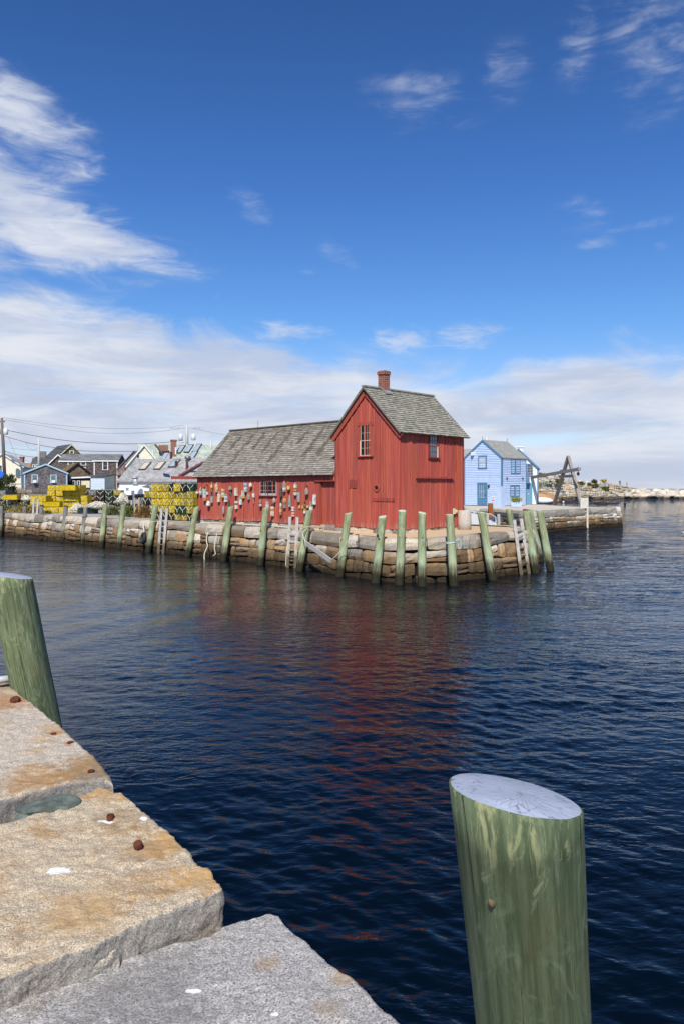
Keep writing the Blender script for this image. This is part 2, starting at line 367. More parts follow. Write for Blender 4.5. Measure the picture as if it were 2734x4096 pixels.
b2 = ground_pts([(-300, 3350), (0, 3290), (102, 3264), (286, 3188), (398, 3144), (490, 3160), (561, 3223), (663, 3315), (765, 3407), (796, 3457), (840, 3465), (869, 3502), (905, 3540), (880, 3562), (800, 3591), (684, 3637), (515, 3708), (378, 3780), (153, 3846), (0, 3912), (-500, 4050)], ZB2)[::-1]
b3 = ground_pts([(-500, 2800), (0, 2768), (102, 2788), (158, 2827), (240, 2898), (301, 2954), (352, 3005), (434, 3087), (459, 3136), (400, 3115), (286, 3124), (0, 3198), (-500, 3330)], ZB3)[::-1]
b4 = ground_pts([(-700, 2560), (-200, 2590), (0, 2691), (51, 2740), (98, 2784), (0, 2764), (-500, 2796)], ZB3)[::-1]
G = lambda px, py, z: (lambda p: (p.x, p.y))(gnd(px, py, z))
RU = (.33, .145, .045)
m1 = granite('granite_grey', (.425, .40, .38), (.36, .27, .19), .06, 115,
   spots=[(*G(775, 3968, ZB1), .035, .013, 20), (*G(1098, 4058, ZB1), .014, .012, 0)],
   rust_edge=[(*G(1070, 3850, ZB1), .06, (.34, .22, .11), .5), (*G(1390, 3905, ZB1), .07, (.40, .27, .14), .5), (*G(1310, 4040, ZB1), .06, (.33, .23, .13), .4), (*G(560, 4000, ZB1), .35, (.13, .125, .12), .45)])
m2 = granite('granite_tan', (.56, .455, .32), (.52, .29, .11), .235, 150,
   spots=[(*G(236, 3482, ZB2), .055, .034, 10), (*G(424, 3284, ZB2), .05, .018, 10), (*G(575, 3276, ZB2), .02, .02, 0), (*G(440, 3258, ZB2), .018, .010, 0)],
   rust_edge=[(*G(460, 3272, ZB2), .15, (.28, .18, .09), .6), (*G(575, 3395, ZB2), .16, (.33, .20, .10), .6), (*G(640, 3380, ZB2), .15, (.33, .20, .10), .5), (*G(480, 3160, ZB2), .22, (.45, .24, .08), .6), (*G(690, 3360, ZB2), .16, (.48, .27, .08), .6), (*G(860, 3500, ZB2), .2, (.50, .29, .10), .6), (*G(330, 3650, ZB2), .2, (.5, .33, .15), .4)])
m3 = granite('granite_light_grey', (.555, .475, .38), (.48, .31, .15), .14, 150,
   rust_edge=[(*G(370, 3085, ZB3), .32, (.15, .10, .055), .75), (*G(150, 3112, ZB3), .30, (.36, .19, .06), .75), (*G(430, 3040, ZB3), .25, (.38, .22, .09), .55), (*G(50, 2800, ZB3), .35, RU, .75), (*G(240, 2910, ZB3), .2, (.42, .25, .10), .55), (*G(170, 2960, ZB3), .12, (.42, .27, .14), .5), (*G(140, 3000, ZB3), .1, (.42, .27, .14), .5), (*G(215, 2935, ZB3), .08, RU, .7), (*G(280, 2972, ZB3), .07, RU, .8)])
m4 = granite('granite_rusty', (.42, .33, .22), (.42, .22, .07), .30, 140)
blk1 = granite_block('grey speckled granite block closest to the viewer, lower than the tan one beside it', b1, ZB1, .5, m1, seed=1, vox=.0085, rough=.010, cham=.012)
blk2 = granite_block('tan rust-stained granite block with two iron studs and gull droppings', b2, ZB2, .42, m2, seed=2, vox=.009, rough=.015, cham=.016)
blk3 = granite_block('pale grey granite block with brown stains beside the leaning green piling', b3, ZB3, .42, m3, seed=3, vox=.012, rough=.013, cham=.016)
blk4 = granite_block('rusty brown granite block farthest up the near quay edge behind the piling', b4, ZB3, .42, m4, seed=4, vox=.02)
def lump(name, label, px, py, Y, rx, ry, rz, mat, cat, seed, rot=0, grp=None):
    b = MB(); b.blob((0, 0, 0), rx, ry, rz, 12, .34, seed); o = b.build(name, mat, None, False); o.location = at(px, py, Y); o.rotation_euler = (0, 0, R(rot))
    return tag(o, label, cat, grp)
mslate = plain('green_slate', (.105, .125, .105), .6, .4, .5, 0, 14)
lump('wedge_stone', 'smooth green-grey slate wedge jammed between tan and pale granite blocks', 195, 3243, 4.02, .19, .09, .065, mslate, 'stone', 3, 24)
lump('wedge_stone', 'small pale tan stone chip in the gap between grey and tan blocks', 410, 3850, 2.86, .075, .05, .06, m2, 'stone', 9, 20)
mrust = plain('rusty_iron', (.10, .032, .018), .9, .2, .5, 0, 40)
def stud(blk, px, py, z, r, h, lean=0):
    b = MB(); r *= .84; h *= .85; b.lathe([(r * .95, -.03), (r, h * .5), (r * .9, h * .9), (r * .5, h)], n=7); o = b.build('iron_stud', mrust, blk, False)
    p = gnd(px, py, z); o.location = p - blk.location; o.rotation_euler = (R(lean), R(-lean * .7), .4)
stud(blk2, 442, 3275, ZB2, .024, .028); stud(blk2, 555, 3395, ZB2, .027, .045, 14)
for px, py in ((215, 2938), (282, 2973), (365, 3087)): stud(blk3, px, py, ZB3, .026, .012)
stud(blk3, 62, 2804, ZB3, .05, .03, 20)
# the quay body under the blocks
b = MB(); q0 = [(-14, 15.2), (-3.2, 6.4), (-1.55, 4.6), (-.85, 3.65), (-.25, 2.75), (.75, 1.75), (3.2, -1.6), (-14, -6)]
b.add([(x, y, -1.5) for x, y in q0] + [(x - .12, y - .1, 1.1) for x, y in q0], [list(range(7, -1, -1)), list(range(8, 16))] + [(i, (i + 1) % 8, 8 + (i + 1) % 8, 8 + i) for i in range(8)])
mdk = plain('dark_quay_rubble', (.12, .10, .08), .95, .2, .5)
o = b.build('quay_wall', mdk); tag(o, 'dark rubble quay wall under the near granite blocks', 'quay wall')

# ------------------------------------------------------------------ foreground pilings
def pile_mat(name, top, body, streak, tide=True, pale=(.34, .50, .33), sc=1.0, dark=.5):
    n = NT(name); v = n.obj(); p = n.pos(); z = n.xyz(p)[2]
    a = n.noise(n.scale(v, (5 * sc, 5 * sc, 1.1 * sc)), 1.0, 6, .62, 1.6); b = n.noise(n.scale(v, (16 * sc, 16 * sc, 1.2 * sc)), 1.0, 5, .65, .5)
    c = n.noise(n.scale(v, (30 * sc, 30 * sc, .9 * sc)), 1.0, 4, .6, .2); d = n.noise(v, 2.2 * sc, 4, .6, .8)
    col = n.mix(n.ramp(a, .36, .66), body, top); col = n.mix(n.ramp(b, .55, .72, 0, .6), col, streak)
    col = n.mix(n.ramp(c, .58, .68, 0, dark), col, (.05, .055, .035)); col = n.mix(n.ramp(d, .58, .72, 0, .35), col, (.30, .25, .14))
    if tide:
        zz = n.math('ADD', z, n.math('MULTIPLY', n.math('SUBTRACT', b, .5), .55))
        oi = n.new('ShaderNodeObjectInfo').outputs['Random']
        col = n.mix(n.ramp(zz, 1.45, .85, 0, .85), col, n.mix(n.ramp(d, .42, .66, 0, .55), n.mix(n.ramp(a, .4, .65, 0, .5), pale, (.38, .52, .36)), (.42, .38, .22)))
        col = n.mix(n.ramp(zz, .80, .52, 0, .78), col, n.mix(n.ramp(b, .4, .66), (.04, .032, .018), (.12, .10, .055)))
        col = n.mix(n.ramp(zz, .50, .26, 0, .9), col, (.016, .013, .008))
    t = n.attr('tone')
    col = bright(n, col, n.math('ADD', n.math('MULTIPLY', t, .5), .75))
    nb = n.bump(n.math('ADD', b, c), .006)
    return n.done(col, .9, nb, .06)
def pile(name, label, foot, top, r0, r1, mats, cutn=(0, 0, 1), grp=None, below=.9, n=20, rings=16, wob=.012, seed=0):
    """tapered log from below the waterline to a sawn slanted top; local origin at the foot"""
    d = (top - foot); L = d.length; ax = d.normalized()
    a = ax.cross(Vector((0, 1, 0))).normalized(); b_ = ax.cross(a).normalized(); rot = Matrix((a, b_, ax)).transposed(); Z_ = Vector((0, 0, 1))
    cn = Vector(cutn); cut = (-cn.dot(a) / cn.dot(ax), -cn.dot(b_) / cn.dot(ax))      # saw cut given by its world normal
    mb = MB(); o = 0; t0 = -below / max(.2, ax.z)
    for i in range(rings + 1):
        s = t0 + (L - t0) * i / rings; r = r0 + (r1 - r0) * max(0, s) / L
        for k in range(n):
            th = 2 * math.pi * k / n
            rr = r * (1 + wob * 3 * nz(math.cos(th) * 1.2 + seed * 3.1, math.sin(th) * 1.2, s * 1.4) + wob * nz(math.cos(th) * 6 + seed, math.sin(th) * 6, s * .8))
            so_ = L + (cut[0] * math.cos(th) + cut[1] * math.sin(th)) * rr      # where the saw cut meets this side of the log
            sk = so_ if i == rings else min(s, so_ - .002 * (rings - i))
            p = Vector((rr * math.cos(th), rr * math.sin(th), sk - L))
            mb.v.append(tuple(p))
    for i in range(rings):
        for k in range(n):
            mb.f.append([i * n + k, i * n + (k + 1) % n, (i + 1) * n + (k + 1) % n, (i + 1) * n + k]); mb.m.append(0); mb.t.append(.5); mb.h.append(.5)
    k0 = rings * n; e0 = len(mb.v)      # slightly domed worn rim, then the sawn face
    cen = sum((Vector(mb.v[k0 + k]) for k in range(n)), Vector()) / n
    for k in range(n): mb.v.append(tuple(Vector(mb.v[k0 + k]).lerp(cen, .03) + Z_ * .003))
    mb.v.append(tuple(cen + Z_ * .003))
    for k in range(n):
        mb.f.append([k0 + k, k0 + (k + 1) % n, e0 + (k + 1) % n, e0 + k]); mb.m.append(0); mb.t.append(.5); mb.h.append(.5)
        mb.f.append([e0 + k, e0 + (k + 1) % n, e0 + n]); mb.m.append(1); mb.t.append(.5); mb.h.append(.5)
    o = mb.build(name, mats, None, True); o.location = top; o.rotation_euler = rot.to_euler()      # origin at the sawn top, local z along the log
    tag(o, label, 'piling', grp); return o
def on_pile(o, p): return o.rotation_euler.to_matrix().transposed() @ (Vector(p) - o.location)
def cut_mat():
    n = NT('pile_cut_painted'); v = n.obj(False); x, y, z = n.xyz(v)
    nzv = n.noise(v, 9, 4, .6); ang = n.math('ARCTAN2', n.math('ADD', y, n.math('MULTIPLY', nzv, .03)), n.math('ADD', x, n.math('MULTIPLY', nzv, .03)))
    ln = n.new('ShaderNodeVectorMath', operation='LENGTH'); n.link(n.scale(v, (1, 1, 0)), ln.inputs[0]); r = ln.outputs[1]
    c = n.mix(n.ramp(n.noise(v, 7, 5, .7), .35, .7), (.29, .325, .405), (.38, .415, .50))
    q = n.new('ShaderNodeCombineXYZ'); n.put(q.inputs[0], n.math('ADD', n.math('MULTIPLY', ang, 6.0), n.math('MULTIPLY', nzv, 3.0))); n.put(q.inputs[1], n.math('MULTIPLY', r, 17.0))
    cr = n.voro(q.outputs[0], 1.0, 'DISTANCE_TO_EDGE')      # drying cracks run out from the heart
    c = n.mix(n.math('MULTIPLY', n.ramp(cr, .05, .0, 0, .8), n.ramp(n.noise(v, 16, 3), .42, .56)), c, (.10, .10, .13))
    rg = n.math('SINE', n.math('MULTIPLY', n.math('ADD', r, n.math('MULTIPLY', nzv, .006)), 720.0)); c = n.mix(n.ramp(rg, .3, 1, 0, .16), c, (.26, .29, .40))
    c = n.mix(n.ramp(n.noise(n.scale(v, (1, 1.8, 1), loc=(3, 3, 3)), 15, 4, .6), .71, .74), c, (.82, .83, .85))
    c = n.mix(n.ramp(n.math('ADD', r, n.math('MULTIPLY', n.noise(v, 40, 3), .012)), .158, .168, 0, .8), c, (.27, .29, .24))
    return n.done(c, .6, n.bump(cr, .003), .3)
mcut = cut_mat()
def near_pile(name, gain, fig):
    n = NT(name); v = n.obj(); x, y, z = n.xyz(n.obj(False)); w_ = n.new('ShaderNodeVectorMath', operation='ADD')
    kn = n.noise(n.scale(v, (4, 4, 3)), 1.0, 3, .5); n.link(v, w_.inputs[0]); cc = n.new('ShaderNodeCombineXYZ'); n.put(cc.inputs[2], n.math('MULTIPLY', kn, .55)); n.link(cc.outputs[0], w_.inputs[1]); vv = w_.outputs[0]
    gr = n.noise(n.scale(vv, (40, 40, 2.2)), 1.0, 6, .7, .3)       # wood grain
    sw = n.noise(n.scale(vv, (11, 11, 5)), 1.0, 7, .68, 1.3)         # figure round the knots
    fl = n.noise(n.scale(v, (17, 17, 4)), 1.0, 6, .72, .8)         # pale flaking
    ck = n.noise(n.scale(v, (85, 85, .9)), 1.0, 3, .5, .1)         # long cracks
    bl = n.noise(n.scale(v, (2.4, 2.4, 1.6), loc=(3, 1, 2)), 1.0, 4, .6)
    c = n.mix(n.ramp(gr, .32, .68), (.054, .078, .038), (.128, .165, .092))
    c = n.mix(n.ramp(sw, .52, .68, 0, fig), c, (.20, .25, .15)); c = n.mix(n.ramp(sw, .44, .30, 0, .4), c, (.050, .068, .038))
    c = n.mix(n.ramp(bl, .52, .70, 0, .55), c, (.125, .115, .06))
    top = n.ramp(z, -.22, -.02, 0, .085)
    c = n.mix(n.ramp(n.math('ADD', fl, top), .60, .70, 0, .75), c, n.mix(n.ramp(z, -.2, -.03), (.27, .33, .22), (.31, .32, .17)))
    c = n.mix(n.ramp(n.noise(n.scale(v, (26, 26, 1.3), loc=(1, 7, 3)), 1.0, 5, .65), .62, .72, 0, .5), c, (.30, .35, .26))
    c = n.mix(n.ramp(ck, .665, .70, 0, .8), c, (.026, .03, .018)); c = n.mix(1.0, c, gain, 'MULTIPLY')
    return n.done(c, .75, n.bump(n.math('SUBTRACT', n.math('ADD', gr, n.math('MULTIPLY', fl, .5)), n.ramp(ck, .66, .70)), .007), .3)
mfp = near_pile('green_treated_pine', (1.02, 1.02, .99), .45)
foot = Vector((.70, 2.51, .62)); topc = at(2057, 3183, 1.83); axd = (foot - topc).normalized()
foot = topc + axd * ((topc.z) / -axd.z)
pf = pile('piling', 'large green piling close to the viewer with lavender-painted slanted top', foot, topc, .158, .1575, [mfp, mcut], (.21, .115, 1), None, 1.0, 64, 60, .014, 3)
mfp2 = near_pile('pale_green_treated_pine', (1.62, 1.50, 1.42), .55)
ft2 = at(163, 2905, 6.5); tp2 = at(40, 2303, 6.15)
d2_ = (ft2 - tp2).normalized(); foot2 = tp2 + d2_ * (tp2.z / -d2_.z)
pg = pile('piling', 'tall green piling leaning left beside the pale block at the photo edge', foot2, tp2, .172, .166, [mfp2, mcut], (.17, .06, 1), None, 1.0, 48, 50, .012, 8)
# knot and split details
kb = MB(); kb.blob((0, 0, 0), .010, .010, .014, 8, .25); kn = kb.build('knot', plain('knot_wood', (.15, .115, .06), .9, .1, .5, 0, 90), pf, True); kp = at(1980, 3586, 1.80); kn.location = on_pile(pf, kp); kn.location = Vector(kn.location) * 1; kq = Vector((kn.location.x, kn.location.y, 0)).normalized() * .154; kn.location = (kq.x, kq.y, kn.location.z)
b = MB(); p0 = at(-60, 2728, 6.3); p1 = at(52, 2712, 6.35); b.tube([p0, p0.lerp(p1, .5), p1], .03, 10); o = b.build('pipe', plain('grey_pipe', (.40, .42, .44), .5, .5, .2), None, True); tag(o, 'short grey metal pipe on the quay edge touching the left piling', 'pipe')
# ------------------------------------------------------------------ masonry
def stone(mb, P, c, depth, bulge, seed, mi=0, tone=.5, tint=.5, nx=4, nzv=3, back=True):
    """one rough-hewn stone: c = four (s, z) corners anticlockwise, P(s, z, out) -> point"""
    o = len(mb.v); W_ = nx + 1
    for j in range(nzv + 1):
        for i in range(nx + 1):
            u, v = i / nx, j / nzv
            s_ = (c[0][0] * (1 - u) + c[1][0] * u) * (1 - v) + (c[3][0] * (1 - u) + c[2][0] * u) * v
            z_ = (c[0][1] * (1 - u) + c[1][1] * u) * (1 - v) + (c[3][1] * (1 - u) + c[2][1] * u) * v
            ed = (i in (0, nx)) + (j in (0, nzv))
            if ed == 2:      # knock the corners off
                sc = (c[0][0] + c[1][0] + c[2][0] + c[3][0]) / 4; zc = (c[0][1] + c[1][1] + c[2][1] + c[3][1]) / 4
                s_ += (sc - s_) * .045; z_ += (zc - z_) * .055
            s_ += .012 * nz(seed * 1.7 + i * 2.3, j * 3.1, 1); z_ += .012 * nz(seed * 2.9 + i * 1.3, j * 2.1, 5)
            out = (-.016 if ed else bulge * .35 * (1 + 1.6 * nz(seed * 3.3 + i, j * 1.7))) + .030 * nz(seed + i * .9, j * .8, 3) - (.03 if ed == 2 else 0)
            mb.v.append(tuple(P(s_, z_, out)))
    for j in range(nzv):
        for i in range(nx):
            a = o + j * W_ + i; mb.f.append([a, a + 1, a + W_ + 1, a + W_]); mb.m.append(mi); mb.t.append(tone); mb.h.append(tint)
    ring = [(i, 0) for i in range(nx)] + [(nx, j) for j in range(nzv)] + [(i, nzv) for i in range(nx, 0, -1)] + [(0, j) for j in range(nzv, 0, -1)]
    e = len(mb.v)
    for i, j in ring:
        u, v = i / nx, j / nzv
        s_ = (c[0][0] * (1 - u) + c[1][0] * u) * (1 - v) + (c[3][0] * (1 - u) + c[2][0] * u) * v
        z_ = (c[0][1] * (1 - u) + c[1][1] * u) * (1 - v) + (c[3][1] * (1 - u) + c[2][1] * u) * v
        mb.v.append(tuple(P(s_, z_, -depth)))
    for k in range(len(ring)):
        (i0, j0), (i1, j1) = ring[k], ring[(k + 1) % len(ring)]
        k1 = (k + 1) % len(ring)
        mb.f.append([o + j0 * W_ + i0, e + k, e + k1, o + j1 * W_ + i1]); mb.m.append(mi); mb.t.append(tone); mb.h.append(tint)
def path_fn(pts):
    """pts (x, y, ztop) -> total length, point(s) -> (xy, outward normal, ztop); outward is to the right of the path"""
    L = [0]
    for a, b in zip(pts, pts[1:]): L.append(L[-1] + math.hypot(b[0] - a[0], b[1] - a[1]))
    nrm = []
    for i in range(len(pts)):
        a = pts[max(0, i - 1)]; b = pts[min(len(pts) - 1, i + 1)]; d = Vector((b[0] - a[0], b[1] - a[1])).normalized(); nrm.append(Vector((d.y, -d.x)))
    def f(s):
        s = min(max(s, 0), L[-1] - 1e-6); i = 0
        while L[i + 1] < s: i += 1
        t = (s - L[i]) / (L[i + 1] - L[i]); a, b = pts[i], pts[i + 1]
        return Vector((a[0] + (b[0] - a[0]) * t, a[1] + (b[1] - a[1]) * t)), nrm[i].lerp(nrm[i + 1], t).normalized(), a[2] + (b[2] - a[2]) * t
    return L[-1], f
def masonry(mb, pts, zb, fr, lens, batter=.15, depth=.5, amp=.05, gap=.012, bulge=.05, seed=0, caplen=None, nx=4, smin=0, small=.18, s1=None):
    """courses from zb to the path's top; fr = course boundaries as fractions (0..1)"""
    r = random.Random(seed); LEN, f = path_fn(pts); LEN = s1 or LEN
    def P(s, z, out):
        xy, n, zt = f(s); o = out + batter * (zt - z); return (xy.x + n.x * o, xy.y + n.y * o, z)
    nC = len(fr) - 1
    def bz(k, s):
        zt = f(s)[2]; a = 0 if k in (0, nC) else amp
        return zb + (zt - zb) * fr[k] + a * (nz(s * .55 + k * 17.3, k * 3.1, seed) + .5 * nz(s * 1.9, k * 9.1, seed + 2)) * 1.3
    for k in range(nC):
        top = k == nC - 1; s = smin - r.random() * .4
        while s < LEN:
            l = r.uniform(*(caplen if (top and caplen) else lens)); e = min(s + l, LEN) if s + l > LEN - .2 else s + l
            t = r.random(); h = r.random()
            g = gap * (.6 + r.random()); sk = r.uniform(-.10, .10) if not top else r.uniform(-.02, .02)
            z0a, z0b, z1a, z1b = bz(k, s) + g, bz(k, e) + g, bz(k + 1, s) - (g if not top else 0), bz(k + 1, e) - (g if not top else 0)
            sa, sb = max(s, smin), e
            if sb - sa < .08: s = e; continue
            q = [(sa + g, z0a), (sb - g + sk, z0b), (sb - g + sk, z1b), (sa + g, z1a)]
            sp = r.random()
            if not top and sp < small and (z1a - z0a) > .25:      # split into two smaller stones
                zm = (z0a + z1a) / 2 + r.uniform(-.06, .06); zn = (z0b + z1b) / 2 + r.uniform(-.06, .06)
                stone(mb, P, [q[0], q[1], (q[1][0], zn - g), (q[0][0], zm - g)], depth, bulge, r.random() * 99, 0, t, h, nx)
                stone(mb, P, [(q[0][0], zm), (q[1][0], zn), q[2], q[3]], depth, bulge, r.random() * 99, 0, r.random(), r.random(), nx)
            else:
                b_ = bulge * r.uniform(.3, 1.4)
                if r.random() < .25 and not top: b_ -= .05
                stone(mb, P, q, depth, b_, r.random() * 99, 0, t, h, nx)
            s = e
    return LEN, f
def wall_stone_mat(name, tide=True, grey=(.415, .375, .325), tan=(.325, .225, .13), zsplit=.95, sc=1.0):
    n = NT(name); p = n.pos(); z = n.xyz(p)[2]; t = n.attr('tone'); h = n.attr('tint')
    a = n.noise(p, 26 * sc, 4, .7); b = n.noise(p, 3.3 * sc, 5, .65); c = n.noise(n.scale(p, (1, 1, .35)), 1.6 * sc, 5, .65)
    zt = n.math('ADD', z, n.math('MULTIPLY', n.math('SUBTRACT', h, .5), 1.0))
    zt = n.math('ADD', zt, n.math('MULTIPLY', n.math('SUBTRACT', c, .5), .5))
    isgrey = n.ramp(zt, zsplit - .22, zsplit + .22) if tide else n.ramp(h, .45, .6)
    col = n.mix(isgrey, n.mix(n.ramp(b, .35, .7), tan, (tan[0] * 1.1, tan[1] * .92, tan[2] * .75)), n.mix(n.ramp(b, .35, .68), grey, (grey[0] * 1.25, grey[1] * 1.15, grey[2] * .98)))
    col = n.mix(n.ramp(n.noise(n.scale(p, (1, 1, 1), loc=(7, 1, 4)), 5 * sc, 5, .7), .62, .76, 0, .5), col, (.32, .17, .06))
    col = n.mix(n.ramp(n.noise(n.scale(p, (2.2, 2.2, .35), loc=(2, 5, 4)), 2.0 * sc, 5, .7), .58, .72, 0, .6), col, (.10, .085, .075))
    col = bright(n, col, n.math('MULTIPLY', n.ramp(a, .25, .75, .62, 1.25), n.ramp(t, 0, 1, .52, 1.28)))
    if tide:
        zz = n.math('ADD', z, n.math('MULTIPLY', n.math('SUBTRACT', b, .5), .35))
        col = n.mix(n.ramp(zz, .74, .46, 0, .78), col, (.075, .054, .034)); col = n.mix(n.ramp(zz, .30, .12, 0, .9), col, (.022, .017, .011))
    return n.done(col, .88, n.bump(n.math('ADD', a, n.math('MULTIPLY', b, 2.0)), .018), .06)
mwall = wall_stone_mat('quay_granite')
mdark = plain('joint_dark', (.014, .012, .010), .95, .1, .2)

# the frame of the red shack: local x runs right along its long front, y into the building
C0 = Vector((2.15, 28.1)); EX = Vector((.715, -.699)); EY = Vector((.699, .715)); ANG = math.atan2(EX.y, EX.x)
def l2w(x, y, z=0): q = C0 + EX * x + EY * y; return Vector((q.x, q.y, z))
def w2l(x, y): d = Vector((x, y)) - C0; return d.dot(EX), d.dot(EY)
WH = [(-42, 71.0, 1.56), (-22.8, 51.6, 1.55), (-13.1, 42.2, 1.55), (-7.1, 36.5, 1.55), (-3.3, 32.7, 1.52), (-1.2, 30.2, 1.50), (.25, 28.2, 1.48), (1.35, 26.8, 1.46), (1.95, 26.25, 1.46), (2.75, 26.08, 1.49), (3.6, 26.35, 1.54), (5.0, 27.35, 1.57), (6.5, 28.65, 1.60), (7.35, 29.35, 1.63), (7.65, 29.9, 1.63), (7.75, 30.6, 1.63), (7.55, 32.6, 1.62)]
FR = [0, .30, .50, .68, 1.0]
wq = thing('stone_quay', 'curving quay of rough granite blocks carrying the red shack', 'quay', (0, 0, 0))
b = MB(); LEN, fW = masonry(b, WH, -.45, [0, .32, .55, .77, 1.0], (.34, 1.0), batter=.16, depth=.55, amp=.135, gap=.019, bulge=.08, seed=11, caplen=(.8, 1.9), smin=22.0, small=.24)
b.build('wall', mwall, wq)
# core behind the stones
b = MB(); ip = []
for i in range(120):
    s = LEN * i / 119; xy, nn, zt = fW(s); ip.append((xy - nn * .16, nn, zt))
for (p0, n0, z0), (p1, n1, z1) in zip(ip, ip[1:]):
    def lo(p, n, z): return (p.x + n.x * (.16 * (z + .45)), p.y + n.y * (.16 * (z + .45)), -.5)
    b.add([lo(p0, n0, z0), lo(p1, n1, z1), (p1.x, p1.y, z1 - .06), (p0.x, p0.y, z0 - .06)], [(0, 1, 2, 3)])
b.build('core', mdark, wq)
# quay ground behind the cap stones
def zq(x, y):
    lx, ly = w2l(x, y)
    best = min(((x - p.x) ** 2 + (y - p.y) ** 2, z) for p, n, z in ip[::3]); d = math.sqrt(best[0]); t = min(1, max(0, (d - .3) / 1.8))
    z = (best[1] - .02) * (1 - t) + 1.60 * t
    if ly > 7 and lx < -13: z += min(1.5, (ly - 7) * .03)
    return z + .012 * nz(x * 1.3, y * 1.3)
def ground_sheet(name, boundary, zf, step, mat, label):
    xs = [p[0] for p in boundary]; ys = [p[1] for p in boundary]; pts = [Vector((p[0], p[1])) for p in boundary]; nb = len(pts)
    y = min(ys)
    while y < max(ys):
        x = min(xs)
        while x < max(xs):
            st = step if y < 60 else step * 3
            pts.append(Vector((x + rng.uniform(-.2, .2) * st, y + rng.uniform(-.2, .2) * st))); x += st
        y += step if y < 60 else step * 3
    vo, eo, fo, *_ = delaunay_2d_cdt(pts, [(i, (i + 1) % nb) for i in range(nb)], [list(range(nb))], 1, 1e-4)
    me = bpy.data.meshes.new(name); me.from_pydata([(v.x, v.y, zf(v.x, v.y)) for v in vo], [], [list(f) for f in fo]); me.materials.append(mat)
    me.polygons.foreach_set('use_smooth', [True] * len(me.polygons))
    bm = bmesh.new(); bm.from_mesh(me)
    for f in bm.faces:
        f.normal_update()
        if f.normal.z < 0: f.normal_flip()
    bm.to_mesh(me); bm.free()
    o = bpy.data.objects.new(name, me); COL.objects.link(o); return tag(o, label, None, None, 'structure')
def gravel_mat():
    n = NT('quay_gravel'); p = n.pos(); x, y, z = n.xyz(p)
    a = n.noise(p, 30, 4, .75); b = n.noise(p, 1.1, 5, .65); g = n.voro(p, 22)
    sandy = n.ramp(n.math('ADD', n.math('ADD', x, n.math('MULTIPLY', b, 4.0)), 0.0), -1.5, 1.5)
    col = n.mix(n.ramp(a, .35, .7), (.22, .205, .19), (.50, .47, .44)); col = n.mix(n.ramp(b, .5, .7, 0, .5), col, (.33, .29, .23))
    sand = n.mix(n.ramp(a, .3, .7), (.46, .33, .20), (.60, .45, .29)); col = n.mix(sandy, col, sand)
    return n.done(col, .95, n.bump(n.math('ADD', a, g), .02), .15)
mgrav = gravel_mat()
inner = [(p.x - n.x * .28, p.y - n.y * .28) for p, n, z in ip[::2]]
ground_sheet('quay_ground', inner + [(5.2, 34.0), (1.0, 38.5), (-6, 46), (-12, 58), (-14, 84), (-60, 84)], zq, .9, mgrav, 'gravel and sandy path on top of the red shack quay')
# back edge: a weathered timber and stone ledge behind the shack
b = MB(); masonry(b, [(7.55, 32.55, 1.64), (5.2, 34.1, 1.66), (1.0, 38.6, 1.62), (-6, 46.2, 1.62)], -.4, [0, .4, .72, 1], (.6, 1.3), .05, .5, .06, .012, .06, 5, (1.0, 2.2))
o = b.build('back_wall', mwall, wq)

